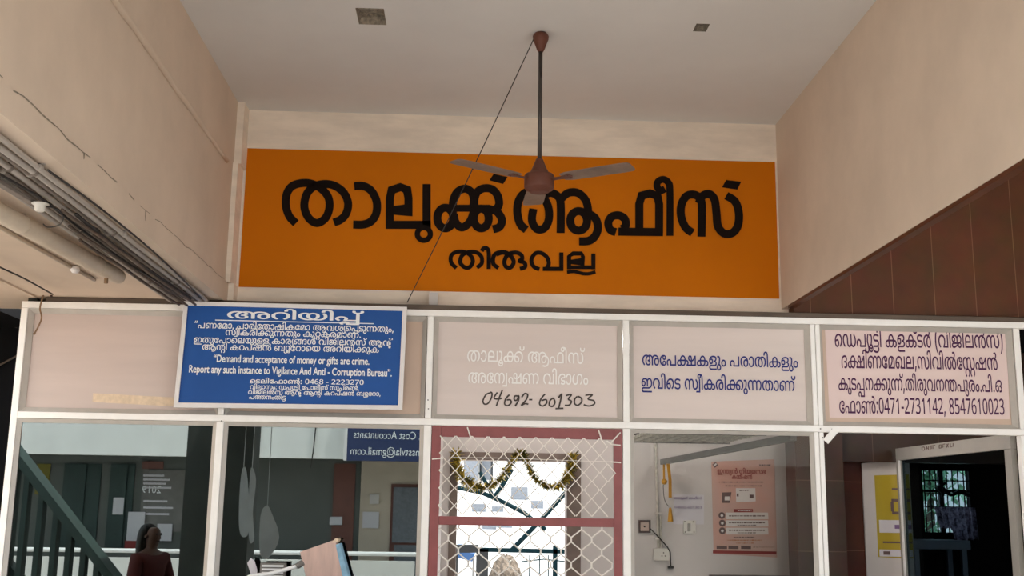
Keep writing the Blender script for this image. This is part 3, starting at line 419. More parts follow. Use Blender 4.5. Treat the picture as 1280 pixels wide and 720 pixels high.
71:[715,[215,-12,260,-12,310,0,345,20,374,48,393,80,405,119,408,142,405,208,396,238,370,279,348,298,313,318,274,327,218,327,170,315,128,292,132,319,156,373,170,393,216,442,239,459,290,483,358,495,412,492,442,486,469,477,504,458,548,414,570,373,579,346,585,314,588,260,576,188,538,117,495,74,468,55,470,48,501,8,514,-8,567,28,610,75,645,131,666,188,675,238,675,320,666,370,651,412,620,465,567,514,514,543,478,555,428,564,358,567,290,558,239,543,185,516,150,490,110,450,78,403,57,355,45,310,39,266,39,200,51,131,72,83,92,54,117,28,135,16,167,0],[230,57,194,66,158,93,135,131,126,158,120,200,122,213,141,230,185,252,214,258,247,258,288,242,308,222,324,182,324,131,318,110,304,87,291,74,265,60]],
72:[595,[329,-12,421,-9,457,0,501,22,524,42,546,80,552,104,552,148,549,166,536,195,498,232,451,252,388,255,356,249,329,237,315,226,288,196,276,169,270,134,273,95,286,61,251,72,201,104,182,123,160,153,135,212,129,248,129,314,144,376,166,417,192,446,227,471,251,483,290,494,279,460,276,424,288,371,309,340,324,326,347,312,398,300,442,300,496,318,530,345,540,359,555,395,558,446,549,481,536,504,510,530,475,549,436,561,350,567,290,561,239,549,206,537,153,508,129,490,88,447,57,391,48,364,39,310,39,250,48,194,63,152,98,96,135,58,173,33,218,12,269,-3],[368,51,348,83,342,106,342,133,354,163,372,182,392,189,428,189,443,183,460,171,474,145,474,110,468,92,453,74,424,57,398,51],[398,366,375,376,357,398,348,422,348,451,354,472,372,502,394,504,424,498,442,492,464,477,477,454,480,416,470,390,453,374,434,366]],
77:[0,[-140,591,-86,591,-48,597,0,618,30,642,50,668,68,716,71,764,65,805,58,818,-5,807,-13,802,-7,748,-16,707,-37,680,-60,666,-82,662,-137,660,-167,669,-184,680,-202,701,-214,737,-214,776,-208,802,-283,817,-292,772,-292,730,-283,692,-266,660,-241,632,-218,615,-173,597]],
116:[1519,[218,-12,262,-12,295,-6,331,9,351,22,374,45,387,65,408,125,411,176,399,235,380,270,351,298,334,309,280,327,220,327,173,315,127,292,144,355,182,417,207,442,239,465,269,480,316,492,370,495,415,489,442,480,474,460,488,447,510,409,522,350,522,4,526,0,609,2,609,346,612,376,621,415,633,439,660,470,707,492,748,495,796,486,828,466,844,447,858,421,864,397,870,338,870,2,950,0,954,4,954,290,960,355,978,412,998,441,1017,460,1058,483,1094,492,1130,495,1204,489,1204,483,1172,447,1136,399,1101,334,1089,298,1080,244,1080,184,1086,143,1098,106,1120,60,1146,32,1169,15,1199,0,1232,-9,1304,-12,1366,3,1404,26,1432,54,1446,74,1461,104,1476,158,1479,260,1470,310,1452,364,1424,417,1400,450,1362,488,1332,509,1372,558,1401,608,1410,650,1410,682,1401,712,1384,741,1362,764,1327,783,1282,792,1202,789,1152,778,1168,714,1178,711,1220,720,1276,717,1304,702,1314,688,1323,664,1323,635,1314,605,1286,564,1264,544,1225,558,1160,567,1094,564,1058,558,1019,546,975,524,954,508,920,472,888,512,847,543,799,561,730,567,686,561,629,537,609,524,566,480,531,514,472,549,412,564,344,567,290,561,236,546,185,522,153,500,130,480,100,444,78,409,63,376,51,337,42,272,45,178,60,116,72,89,98,51,120,28,140,15,170,0],[233,57,197,66,164,90,138,131,123,200,124,213,144,230,188,252,218,258,250,258,291,242,312,220,321,202,327,176,324,122,304,84,274,63],[1271,57,1223,72,1192,102,1173,149,1167,226,1179,301,1188,328,1212,376,1246,423,1275,452,1285,450,1322,417,1340,393,1368,340,1386,280,1392,200,1383,140,1371,110,1358,90,1347,80,1318,63]],
117:[1062,[794,-12,844,-12,883,-6,922,9,951,28,970,48,999,92,1017,146,1023,190,1020,274,1008,328,996,361,975,403,950,441,912,482,874,512,914,555,939,596,948,620,954,658,951,691,942,718,926,744,891,772,859,786,826,792,770,792,696,778,696,767,713,711,764,720,820,717,840,706,854,693,861,679,867,646,858,608,836,573,808,544,754,561,700,567,614,561,563,546,530,531,501,512,464,475,446,498,405,536,373,552,328,564,274,567,206,555,170,540,132,514,88,468,60,415,48,379,39,322,39,260,42,227,56,174,66,143,104,78,142,33,180,-2,192,-4,244,51,244,57,222,74,178,120,141,191,132,224,126,278,132,352,144,391,158,417,182,450,204,470,242,489,278,495,316,492,334,486,363,470,376,456,399,421,408,388,411,362,411,2,496,0,498,310,510,385,528,424,564,464,611,486,674,495,748,489,748,483,710,441,676,396,642,328,624,254,624,176,639,107,651,80,670,51,716,12,761,-6],[815,57,794,60,761,75,732,107,714,158,711,242,720,295,750,367,784,417,819,452,826,450,852,430,872,408,900,364,912,337,927,289,933,250,933,178,921,125,904,96,885,76,868,66,850,60]],
118:[736,[470,-12,518,-12,556,-6,601,12,624,28,663,74,678,104,693,158,696,260,687,310,669,364,640,417,616,450,579,488,549,509,602,576,624,629,627,682,618,712,602,741,570,770,523,789,442,792,371,780,369,770,384,716,389,711,436,720,481,720,510,710,531,688,540,662,537,623,520,588,496,558,482,544,439,558,368,567,298,564,248,555,212,543,164,519,112,477,72,421,51,370,39,304,42,218,60,152,94,87,147,28,200,-8,249,55,210,82,184,108,156,149,138,191,129,238,129,304,147,373,176,420,204,448,251,477,287,489,326,495,380,495,422,486,356,405,324,349,309,310,300,271,297,184,312,110,327,77,350,45,375,22,416,0],[488,57,440,72,410,102,390,149,384,226,396,301,405,328,429,376,464,423,492,452,502,450,548,405,585,340,603,280,609,200,600,140,588,110,574,90,564,80,535,63]],
119:[1198,[482,-12,553,-9,613,12,649,39,668,60,693,107,705,146,711,188,711,248,702,304,687,349,664,390,634,432,589,476,623,486,668,492,710,495,796,492,875,476,832,426,798,373,771,310,759,244,759,184,771,119,800,60,825,32,848,15,887,-3,934,-12,980,-12,1018,-6,1063,12,1086,28,1118,63,1140,104,1152,143,1158,182,1158,260,1146,319,1113,394,1090,426,1047,470,1002,500,1052,558,1080,608,1089,650,1089,682,1080,712,1066,738,1041,764,1015,780,985,789,904,792,833,780,831,770,846,716,851,711,898,720,943,720,964,714,981,704,996,677,1002,664,1002,638,996,614,974,576,934,534,901,546,829,561,710,567,599,555,518,528,451,555,406,564,368,567,298,564,239,552,170,522,138,500,88,447,57,388,42,331,39,248,45,203,60,152,94,87,147,28,200,-8,249,55,210,82,184,108,156,149,141,182,129,238,129,304,144,367,172,417,207,452,257,480,296,492,344,498,406,495,441,487,374,423,330,355,315,316,306,274,303,188,309,146,321,107,350,57,381,26,401,12,446,-6],[497,57,479,60,447,74,424,93,412,111,399,143,393,170,390,236,402,310,424,360,468,412,518,446,556,411,597,346,618,283,624,206,615,140,606,116,585,86,547,63],[950,57,902,72,872,102,852,149,846,226,858,301,867,328,891,376,926,423,945,442,952,444,962,438,981,424,1012,393,1047,337,1065,280,1071,200,1062,140,1050,110,1036,90,1026,80,997,63]],
120:[1044,[251,-12,304,-12,373,3,408,22,442,54,471,101,483,137,492,202,495,326,504,373,516,406,542,444,573,470,611,486,658,495,704,495,734,488,686,435,651,385,621,322,609,277,606,254,609,152,627,92,652,51,675,28,716,3,778,-12,826,-12,865,-6,921,20,952,48,978,86,996,134,1005,190,1002,274,990,328,957,403,932,441,885,490,856,512,896,555,915,584,930,620,936,674,924,718,908,744,891,760,871,774,841,786,808,792,752,792,692,783,680,780,678,770,695,711,746,720,788,720,817,711,836,693,846,673,849,656,840,608,814,570,790,546,739,561,692,567,626,564,590,558,551,546,521,531,489,508,460,480,444,457,423,415,411,373,405,328,402,196,393,140,370,96,340,72,298,60,256,60,206,78,164,120,150,143,135,185,126,250,126,280,135,346,147,382,178,438,225,488,244,501,238,516,194,566,118,495,81,442,51,370,39,296,42,202,60,131,81,89,98,66,138,28,185,3],[797,57,767,63,741,76,722,96,711,113,696,158,693,242,702,295,732,367,766,417,804,454,808,453,856,405,876,376,897,331,915,254,915,178,909,143,890,99,864,74,850,66,832,60]],
160:[243,[17,-270,68,-270,106,-264,142,-252,171,-236,202,-207,216,-187,228,-157,234,-128,231,-41,213,25,150,188,138,236,132,290,135,356,147,415,174,487,209,554,120,554,87,490,57,403,45,328,48,239,72,149,129,7,144,-44,147,-118,138,-151,114,-182,88,-195,56,-201,2,-195,-27,-178,-48,-148,-57,-106,-56,-66,-136,-60,-141,-62,-144,-76,-144,-116,-138,-151,-126,-181,-106,-210,-87,-230,-52,-252,-28,-261]],
161:[228,[-183,-159,157,-157,155,555,74,555,70,550,70,-85,-183,-87]],
163:[1506,[187,-12,244,-12,285,-6,330,9,378,35,397,21,433,3,498,-12,573,-9,621,6,674,40,713,89,731,125,743,161,752,206,755,256,760,258,833,256,830,176,845,104,870,57,914,16,967,-6,1002,-12,1071,-9,1095,-3,1128,12,1170,51,1187,80,1196,110,1199,175,1190,217,1174,249,1139,286,1098,309,1038,324,934,327,929,331,950,376,970,405,1010,446,1045,468,1081,483,1150,495,1204,492,1245,483,1298,454,1326,429,1348,399,1370,346,1376,314,1379,260,1367,188,1330,117,1286,74,1259,55,1260,48,1270,39,1306,-8,1358,28,1402,75,1430,119,1451,167,1463,215,1466,238,1466,320,1451,388,1414,459,1361,512,1296,546,1218,564,1150,567,1057,552,986,520,944,490,910,456,875,406,843,327,760,327,752,332,746,382,728,436,696,489,662,524,627,546,594,558,564,564,516,567,481,564,436,552,398,532,358,498,336,471,317,436,302,397,288,327,202,321,145,306,92,278,53,235,35,190,32,130,41,89,56,59,64,48,100,15,151,-6],[208,57,169,66,138,87,119,128,119,175,130,201,152,226,190,246,246,255,282,258,290,253,293,200,302,158,331,92,279,66,252,60],[511,57,478,63,445,78,412,111,395,140,386,167,377,209,374,254,378,258,534,258,669,258,668,220,659,170,650,143,630,108,605,82,576,66,552,60],[1000,57,979,63,956,76,940,93,923,122,911,178,911,236,916,258,988,258,1022,254,1053,246,1077,234,1098,213,1115,175,1115,124,1102,90,1080,69,1050,57],[379,327,380,364,395,415,420,456,445,477,496,495,546,495,594,480,617,464,624,453,635,442,656,397,665,361,666,327]],
167:[1696,[187,-12,244,-12,285,-6,330,9,378,35,397,21,433,3,498,-12,573,-9,621,6,674,40,713,89,731,125,743,161,752,206,755,256,760,258,846,246,890,220,911,190,914,140,900,105,876,84,824,64,841,0,1623,0,1625,553,1541,554,1500,480,1470,435,1438,396,1400,362,1364,338,1302,312,1292,314,1289,440,1274,493,1260,516,1227,546,1191,561,1150,567,1102,564,1063,552,1037,536,1008,507,989,472,980,434,980,395,995,341,1014,309,1043,280,1069,264,1138,240,1205,232,1205,74,1200,69,966,69,964,72,988,102,998,128,1001,178,995,211,986,232,972,252,950,274,921,294,876,312,814,324,755,328,743,394,716,460,696,489,662,524,627,546,582,561,534,567,481,564,436,552,398,532,371,512,336,471,305,406,288,327,202,321,172,315,130,300,92,278,60,246,41,211,32,172,32,130,41,89,58,57,100,15,151,-6],[208,57,169,66,136,90,125,107,119,128,119,175,130,201,152,226,190,246,246,255,282,258,290,253,293,200,302,158,331,92,279,66,252,60],[511,57,478,63,445,78,412,111,395,140,386,167,377,209,374,254,378,258,534,258,669,258,668,220,659,170,650,143,630,108,605,82,576,66,552,60],[1294,69,1292,238,1365,258,1418,286,1451,310,1492,351,1522,393,1540,428,1538,71],[1189,303,1138,312,1114,324,1103,332,1079,359,1067,395,1067,440,1076,466,1094,484,1114,495,1152,495,1178,482,1193,463,1202,436,1205,410,1205,308,1203,303],[379,327,380,364,398,421,412,444,451,480,496,495,549,495,594,480,617,464,624,453,635,442,656,397,665,361,666,327]],
175:[1561,[215,-12,280,-9,310,0,345,20,374,48,387,68,402,107,408,142,408,188,396,238,370,279,337,306,313,318,277,327,218,327,170,315,129,296,141,334,172,384,219,428,281,462,344,483,424,495,556,495,596,490,536,429,495,358,480,307,474,262,474,206,483,152,498,110,520,72,555,34,576,20,635,-6,674,-12,730,-12,799,3,837,26,870,62,888,112,888,160,872,201,846,230,799,256,834,278,860,303,870,320,879,362,873,409,854,447,825,476,791,498,866,498,901,492,925,483,957,464,982,438,1002,403,1011,373,1017,322,1017,4,1022,0,1104,2,1104,290,1110,343,1122,385,1138,417,1161,446,1214,480,1254,490,1310,495,1351,489,1389,472,1412,450,1419,436,1425,395,1419,368,1404,344,1387,330,1351,315,1265,309,1263,244,1268,240,1348,237,1378,228,1404,212,1420,195,1431,175,1434,124,1428,101,1420,90,1407,76,1378,63,1306,60,1265,69,1245,2,1292,-9,1354,-12,1387,-9,1432,3,1470,26,1496,51,1512,80,1521,116,1521,166,1502,216,1473,248,1417,278,1464,304,1484,324,1500,350,1509,377,1512,404,1509,442,1491,484,1484,495,1444,531,1408,549,1348,564,1286,567,1232,561,1175,543,1134,520,1110,502,1070,457,1035,496,996,526,952,549,910,561,854,567,778,564,682,540,586,561,454,567,382,561,299,546,236,525,182,498,138,466,104,432,63,367,45,310,39,266,39,202,45,158,57,116,80,72,111,34,135,16,167,0],[692,54,656,60,629,72,618,80,585,116,570,149,561,185,558,212,561,283,570,322,588,367,614,408,657,452,689,471,698,471,718,465,764,438,782,417,792,394,795,374,792,344,772,312,748,297,706,288,671,288,669,224,671,219,742,213,777,196,790,183,804,157,804,116,790,87,775,72,739,57],[233,57,197,66,160,93,135,134,126,161,120,202,122,213,147,232,179,249,212,258,250,258,291,242,309,220,324,178,324,131,318,110,304,87,291,74,265,60]],
184:[563,[247,-253,324,-253,399,-241,432,-229,470,-206,490,-190,508,-166,518,-146,527,-110,524,-45,498,5,465,36,496,62,518,97,527,130,527,189,518,222,490,266,464,286,432,302,399,311,348,317,220,320,184,326,158,336,132,359,125,373,122,414,128,435,149,462,190,485,240,494,304,494,390,479,438,461,489,434,535,498,474,530,399,554,312,566,234,566,160,554,106,530,66,497,52,473,41,450,35,420,38,361,52,326,83,288,130,263,175,251,222,245,316,245,372,239,399,230,419,216,437,189,440,174,437,127,416,96,387,80,334,71,41,69,43,-1,322,-1,376,5,404,-12,430,-40,443,-78,443,-101,431,-131,407,-156,360,-175,310,-181,220,-175,151,-157,66,-116,64,-118,22,-184,76,-211,142,-235,196,-247]],
191:[1462,[218,-12,262,-12,295,-6,331,9,351,22,374,45,387,65,408,125,411,176,399,235,380,270,351,298,334,309,280,327,220,327,173,315,127,292,144,355,182,417,207,442,237,464,269,480,299,489,370,495,415,489,442,480,474,460,488,447,510,409,522,350,524,0,609,2,609,346,612,379,621,415,640,450,660,470,689,486,730,495,772,492,796,486,832,462,858,421,867,379,870,338,870,4,874,0,954,2,954,260,957,295,972,355,992,393,1018,429,1059,460,1091,477,1154,492,1216,495,1252,492,1300,480,1323,466,1335,454,1344,428,1341,404,1327,387,1306,381,1214,381,1157,372,1125,358,1088,327,1074,295,1071,260,1077,230,1095,200,1115,183,1163,165,1208,159,1286,159,1324,150,1336,141,1344,127,1344,98,1334,81,1323,74,1282,60,1210,60,1169,66,1091,93,1061,24,1091,12,1166,-6,1216,-12,1280,-12,1342,0,1380,20,1400,36,1416,59,1425,83,1428,130,1422,157,1398,194,1360,216,1330,225,1234,228,1184,234,1167,242,1155,260,1155,283,1160,291,1175,303,1232,312,1328,312,1345,315,1378,327,1406,351,1425,392,1428,416,1425,454,1406,495,1380,520,1354,537,1306,555,1256,564,1184,567,1118,561,1061,546,1010,522,975,496,934,454,898,507,873,530,823,555,784,564,730,567,686,561,659,552,609,524,568,480,531,514,504,532,454,555,376,567,310,564,275,558,236,546,185,522,130,480,100,444,72,397,57,358,45,302,42,272,45,178,54,134,72,89,98,51,120,28,170,0],[233,57,197,66,164,90,138,131,123,200,124,213,144,230,188,252,218,258,250,258,291,242,312,220,321,202,327,176,324,122,304,84,274,63]],
196:[1759,[482,-12,556,-9,580,-3,621,16,648,38,668,60,693,107,702,134,711,188,711,248,696,325,675,373,646,417,594,472,577,484,593,492,644,498,700,495,748,480,777,460,796,441,819,403,831,361,837,292,837,4,842,0,921,2,921,308,924,344,939,403,958,435,996,470,1049,492,1096,498,1130,498,1189,489,1118,420,1089,379,1065,328,1053,286,1047,206,1059,128,1077,83,1096,54,1122,28,1142,15,1181,-3,1228,-12,1276,-12,1324,-3,1363,15,1386,32,1422,74,1437,104,1452,158,1455,260,1440,331,1422,373,1396,414,1376,441,1327,488,1358,495,1426,498,1495,486,1528,471,1576,432,1594,408,1614,370,1629,316,1632,260,1623,197,1596,137,1580,114,1542,76,1510,52,1558,-8,1599,20,1654,75,1683,119,1698,152,1713,200,1719,238,1719,320,1704,388,1666,459,1626,502,1594,525,1558,543,1534,552,1477,564,1406,567,1328,558,1258,534,1207,555,1162,564,1124,567,1054,564,1019,558,953,531,921,508,878,466,847,501,808,531,778,546,712,564,676,567,614,564,548,549,508,532,436,558,400,564,334,567,278,561,212,543,164,519,141,502,110,474,88,447,57,388,42,328,39,248,51,179,75,119,116,60,165,14,201,-8,249,55,210,82,184,108,156,149,141,182,129,238,129,308,144,367,164,405,184,432,225,464,257,480,296,492,346,498,406,495,439,489,440,483,417,466,368,414,327,346,306,274,303,190,318,116,336,77,352,54,378,28,398,15,437,-3],[497,57,479,60,447,74,424,93,412,111,399,143,393,170,390,236,402,310,423,361,454,408,483,436,506,453,514,450,556,411,597,346,618,283,624,206,615,140,606,116,586,87,547,63],[1244,57,1214,63,1190,75,1179,82,1161,104,1140,158,1137,260,1146,307,1174,372,1192,399,1221,430,1248,452,1260,454,1312,402,1347,340,1365,274,1368,190,1362,149,1353,122,1340,99,1317,76,1291,63]],
203:[1257,[188,-7,224,28,246,56,228,68,184,112,150,168,132,225,126,306,135,365,153,410,172,439,212,475,262,493,322,490,346,481,370,463,388,439,402,413,411,362,411,6,416,1,498,3,498,348,501,374,504,395,522,440,555,474,581,487,604,493,673,490,708,474,730,451,744,428,753,395,759,338,759,6,764,1,843,3,846,374,855,416,874,451,897,474,923,487,950,493,998,493,1024,487,1048,475,1082,445,1107,407,1119,377,1128,336,1131,278,1119,201,1095,144,1064,100,1011,53,1064,-7,1095,18,1132,55,1170,105,1203,177,1218,260,1215,344,1197,416,1162,478,1134,510,1107,530,1078,547,1030,562,1010,565,923,562,884,550,855,534,800,479,782,505,762,524,715,553,664,565,598,565,569,559,524,541,495,522,454,479,442,496,399,536,361,556,340,562,320,565,251,565,209,556,161,535,129,512,104,487,80,454,60,416,42,348,39,258,45,210,57,165,84,108,128,49]],
205:[1061,[686,-336,737,-284,700,-253,675,-212,666,-176,666,-120,678,-81,694,-55,720,-30,737,-19,778,-7,850,-10,891,-30,914,-52,927,-72,936,-93,945,-144,939,-197,910,-250,871,-284,921,-336,939,-324,988,-268,1011,-227,1020,-197,1023,-116,1011,-69,994,-37,976,-13,951,10,931,22,970,50,990,76,1011,121,1023,190,1023,250,1014,306,990,375,952,437,906,486,874,510,896,533,928,578,948,622,954,672,948,702,936,729,906,762,880,779,853,788,832,791,760,791,694,778,713,710,754,719,808,719,823,716,848,701,864,672,867,646,858,607,832,569,808,545,760,560,716,566,656,566,596,557,560,545,522,526,492,504,464,474,434,512,414,528,376,551,349,560,314,566,262,566,203,554,138,520,94,476,75,447,57,408,45,366,39,322,42,229,54,175,69,136,88,101,122,56,188,-7,245,54,216,78,182,116,147,175,129,241,126,304,132,351,144,390,166,431,195,462,239,488,268,494,304,494,337,485,360,472,392,434,405,402,411,360,411,1,494,-1,498,4,498,292,504,357,522,414,542,443,558,460,590,479,617,488,658,494,716,494,752,486,718,452,669,384,639,321,624,252,624,174,639,106,662,65,681,42,698,30,657,6,622,-28,594,-81,585,-126,585,-170,597,-227,628,-280],[800,59,779,65,756,78,742,92,726,118,717,145,711,184,711,240,717,282,732,330,764,389,813,448,826,452,836,443,874,404,894,375,915,330,933,252,933,178,918,118,904,95,888,78,847,59]],
206:[1335,[803,-12,854,-12,889,-6,916,3,954,26,996,71,1014,107,1026,146,1032,188,1032,248,1017,328,993,382,976,408,944,450,901,488,914,492,1004,498,1060,489,1116,464,1162,420,1185,382,1203,325,1206,304,1203,215,1188,167,1162,123,1125,82,1086,53,1136,-8,1176,20,1226,69,1254,110,1281,170,1293,224,1296,308,1290,352,1272,409,1240,462,1206,500,1182,518,1141,540,1099,555,1052,564,1016,567,944,564,890,555,833,534,802,549,757,561,664,567,608,561,545,540,504,514,460,472,440,501,417,524,394,540,355,558,328,564,274,567,230,561,180,544,132,514,88,468,60,415,48,379,39,322,42,227,51,185,66,143,104,78,142,33,180,-2,192,-4,246,53,188,108,166,138,141,191,129,242,126,304,135,364,156,415,186,454,204,470,242,489,292,495,316,492,352,477,386,444,405,403,411,362,411,2,494,0,498,4,498,326,504,370,513,397,542,444,578,474,596,483,641,495,704,498,767,488,732,460,704,432,670,387,648,346,630,289,624,248,624,188,630,146,642,107,660,71,702,26,749,0],[818,57,800,60,768,74,746,93,734,111,720,143,714,170,711,236,723,310,744,361,776,408,804,436,827,453,836,453,872,423,898,387,918,352,939,286,945,206,936,143,924,113,910,93,897,80,874,66,838,57]],
208:[896,[250,-319,296,-273,276,-254,257,-222,254,-210,257,-166,270,-146,284,-136,307,-125,328,-122,363,-125,390,-137,402,-149,413,-169,416,-180,416,-219,389,-268,409,-317,824,-315,824,548,820,553,740,551,738,70,400,70,398,74,422,123,428,162,422,218,402,262,371,300,321,331,279,343,228,346,204,346,157,337,101,308,64,271,38,218,32,186,32,146,41,102,50,81,76,43,116,2,131,-4,175,50,144,79,125,111,116,146,116,180,122,206,138,235,173,264,199,274,238,277,273,271,299,258,322,235,338,203,344,168,338,111,322,79,299,53,328,1,736,1,740,-4,738,-248,478,-248,491,-192,488,-157,466,-110,434,-82,390,-62,346,-56,283,-62,239,-82,197,-124,182,-163,179,-198,185,-234,197,-261,210,-281]],
215:[1240,[62,0,1177,0,1179,316,1167,385,1143,442,1118,477,1080,512,1021,543,955,561,890,567,814,564,767,555,710,531,681,512,646,477,620,436,584,486,546,518,508,540,439,561,376,567,298,564,239,552,179,525,144,500,112,465,84,415,69,370,60,304],[275,66,356,147,388,186,428,243,453,293,471,359,471,422,459,460,439,490,457,486,507,458,543,418,558,388,570,346,576,302,576,71],[794,66,880,156,908,189,932,222,969,290,987,353,990,404,981,448,958,488,964,489,988,480,1024,456,1040,444,1059,418,1074,388,1086,346,1092,302,1092,71],[149,69,147,302,159,367,180,418,194,438,222,466,236,477,272,492,322,495,349,486,363,472,372,463,384,433,387,392,378,341,357,290,328,243,280,183,204,110,159,74],[665,69,663,290,675,364,699,421,735,464,758,480,779,489,808,495,841,495,865,486,880,474,891,460,900,436,903,382,891,329,864,272,806,192,735,122,672,70]],
220:[674,[220,-336,269,-284,226,-244,210,-218,198,-170,201,-114,218,-76,249,-38,278,-22,308,-13,364,-13,406,-25,423,-36,452,-64,465,-87,477,-134,474,-191,448,-244,406,-286,454,-336,506,-289,519,-270,546,-221,558,-158,558,-134,549,-81,520,-25,483,12,424,44,352,56,275,50,218,29,189,10,160,-19,135,-60,120,-110,117,-138,120,-186,135,-239,148,-262,184,-307],[201,22,249,81,213,106,176,143,147,187,135,220,129,252,129,321,144,375,170,419,201,450,224,467,248,479,290,491,364,494,430,479,474,454,512,413,534,369,546,312,546,262,537,214,516,169,490,134,427,82,466,29,476,23,519,52,561,93,592,134,615,178,627,214,636,280,633,340,627,372,615,408,596,446,568,482,540,508,511,527,457,551,374,566,278,563,236,554,194,539,132,502,94,464,78,441,57,399,42,342,39,264,48,208,63,166,86,125,112,89,153,52]],
222:[859,[206,-337,265,-334,310,-316,344,-283,360,-245,363,-228,360,-174,344,-136,315,-104,268,-85,218,-85,156,-107,172,-64,207,-26,230,-13,274,-1,346,-4,370,-13,400,-37,423,-84,429,-122,429,-182,435,-221,444,-248,460,-277,498,-312,524,-325,554,-334,626,-337,679,-325,723,-300,752,-271,768,-245,783,-203,789,-158,789,-134,780,-81,768,-48,738,-5,742,-1,787,-1,789,4,789,550,784,554,702,552,702,160,700,71,152,71,152,221,541,221,543,366,537,405,525,444,502,485,474,516,421,548,379,560,338,566,250,563,179,542,132,510,106,482,84,444,72,411,63,348,63,1,143,0,106,-46,90,-81,81,-120,78,-170,87,-230,102,-266,116,-286,152,-319,170,-328],[215,-277,189,-266,170,-247,156,-218,150,-176,156,-168,185,-151,206,-145,226,-145,256,-148,278,-163,291,-189,291,-230,278,-259,264,-270,241,-277],[590,-271,563,-265,543,-254,526,-238,516,-218,507,-164,504,-81,486,-30,463,0,580,-1,640,-1,668,-28,699,-81,711,-144,705,-197,686,-235,672,-248,649,-262,613,-271],[152,293,150,360,156,396,178,446,210,474,248,491,314,497,370,488,393,478,418,458,441,426,453,387,459,336,457,293]],
223:[1431,[216,-201,1375,-199,1373,-129,930,-129,885,-120,865,-110,852,-96,844,-76,844,-50,850,-32,867,-15,900,-3,924,0,1224,0,1274,6,1304,15,1351,44,1368,63,1384,92,1393,136,1387,187,1368,225,1339,254,1295,278,1336,302,1352,318,1369,344,1378,371,1381,412,1375,448,1358,483,1333,512,1310,528,1277,543,1223,558,1176,564,1130,567,1040,564,981,555,927,540,856,506,823,482,800,459,776,426,763,400,748,346,748,278,763,215,788,171,811,148,858,123,884,117,930,114,983,123,1010,135,1030,148,1052,171,1072,203,1084,244,1084,296,1075,331,1056,366,1016,399,974,414,926,417,888,411,839,388,877,430,898,446,939,468,1011,489,1056,495,1158,495,1220,483,1255,466,1280,441,1294,403,1288,362,1274,342,1258,328,1229,315,1158,309,1153,304,1155,240,1202,240,1238,234,1264,224,1292,198,1303,178,1306,160,1303,128,1292,105,1274,87,1256,78,1226,72,998,69,894,69,840,57,805,38,772,1,757,-47,757,-85,763,-106,775,-125,773,-129,224,-129,186,-123,159,-111,142,-94,136,-74,136,-50,146,-27,180,-6,218,0,518,0,590,12,637,38,656,57,673,83,685,128,682,178,662,222,637,250,587,278,625,298,648,321,667,356,673,386,673,424,661,466,648,489,619,518,578,540,542,552,494,561,422,567,306,561,249,549,204,534,154,508,102,468,70,427,46,370,40,334,43,260,55,218,70,188,97,154,120,138,162,120,222,114,284,126,319,146,348,174,370,215,379,262,373,316,350,363,314,396,290,408,264,414,218,417,195,414,134,392,178,436,240,471,303,489,348,495,450,495,491,489,545,468,570,447,586,410,586,380,574,350,556,332,539,321,509,312,450,309,448,244,452,240,518,237,560,222,582,204,595,181,598,166,598,137,589,110,577,94,548,78,486,69,192,69,153,63,126,54,94,34,68,6,52,-35,49,-79,55,-109,67,-133,91,-160,123,-180,171,-195],[192,183,163,194,138,219,121,260,118,304,139,326,159,339,186,348,222,351,251,345,282,321,295,286,295,254,283,221,262,196,227,183],[900,183,865,196,842,222,826,269,823,301,850,328,873,342,891,348,926,351,956,345,986,324,1000,295,1003,263,997,236,973,200,956,189,935,183]],
231:[1223,[338,-336,386,-284,346,-247,327,-215,315,-158,318,-117,324,-93,352,-46,395,-16,430,-7,499,-10,529,-22,549,-36,576,-69,588,-96,594,-126,591,-194,579,-224,556,-256,523,-284,570,-336,579,-332,600,-314,628,-283,645,-260,669,-206,675,-168,675,-120,669,-84,644,-25,603,18,583,32,559,44,498,61,498,352,501,382,516,435,526,452,549,474,566,485,596,494,652,491,681,478,704,455,720,423,732,346,732,202,738,148,753,100,770,71,804,34,819,24,770,-16,738,-66,723,-123,723,-170,732,-218,752,-259,782,-298,824,-336,875,-284,838,-253,813,-212,804,-176,804,-120,816,-81,832,-55,858,-30,899,-10,970,-7,997,-13,1029,-30,1052,-52,1068,-78,1080,-117,1083,-144,1077,-197,1048,-250,1010,-286,1060,-336,1106,-295,1132,-259,1149,-227,1161,-179,1161,-116,1158,-99,1149,-69,1126,-28,1104,-2,1068,24,1098,42,1132,77,1152,106,1176,172,1182,228,1185,280,1179,339,1155,417,1132,458,1108,491,1071,532,1030,565,976,504,993,492,1036,449,1074,387,1086,354,1095,304,1095,223,1080,160,1054,113,1015,77,979,62,956,59,911,62,884,71,854,95,837,121,828,148,822,186,819,354,810,423,790,476,772,503,733,539,685,560,650,566,602,566,566,560,510,534,470,497,457,479,417,522,393,540,349,560,314,566,262,566,212,557,167,539,138,520,88,467,60,414,42,346,39,258,48,196,78,118,122,56,188,-7,245,54,196,98,172,128,147,175,135,211,126,276,129,334,138,375,159,420,176,443,209,473,251,491,302,494,337,485,360,472,393,432,408,390,411,360,411,61,406,56,380,53,335,35,306,16,280,-10,252,-57,237,-116,237,-180,252,-236,286,-289]],
272:[301,[190,-244,268,-242,224,-161,191,-83,155,40,140,121,131,210,131,352,143,456,167,564,194,648,215,699,268,798,258,800,188,798,155,750,125,693,92,612,65,516,47,408,41,336,41,228,47,156,56,91,80,-14,122,-128,161,-203]],
273:[301,[33,-244,113,-244,166,-158,205,-68,229,10,250,115,259,202,259,346,250,432,235,516,211,603,190,660,154,735,115,798,32,798,64,744,100,666,142,534,160,441,169,358,172,300,169,192,157,94,127,-32,91,-131]],
276:[250,[33,-129,100,-127,139,-34,172,59,184,104,178,113,174,117,79,115,61,2]],
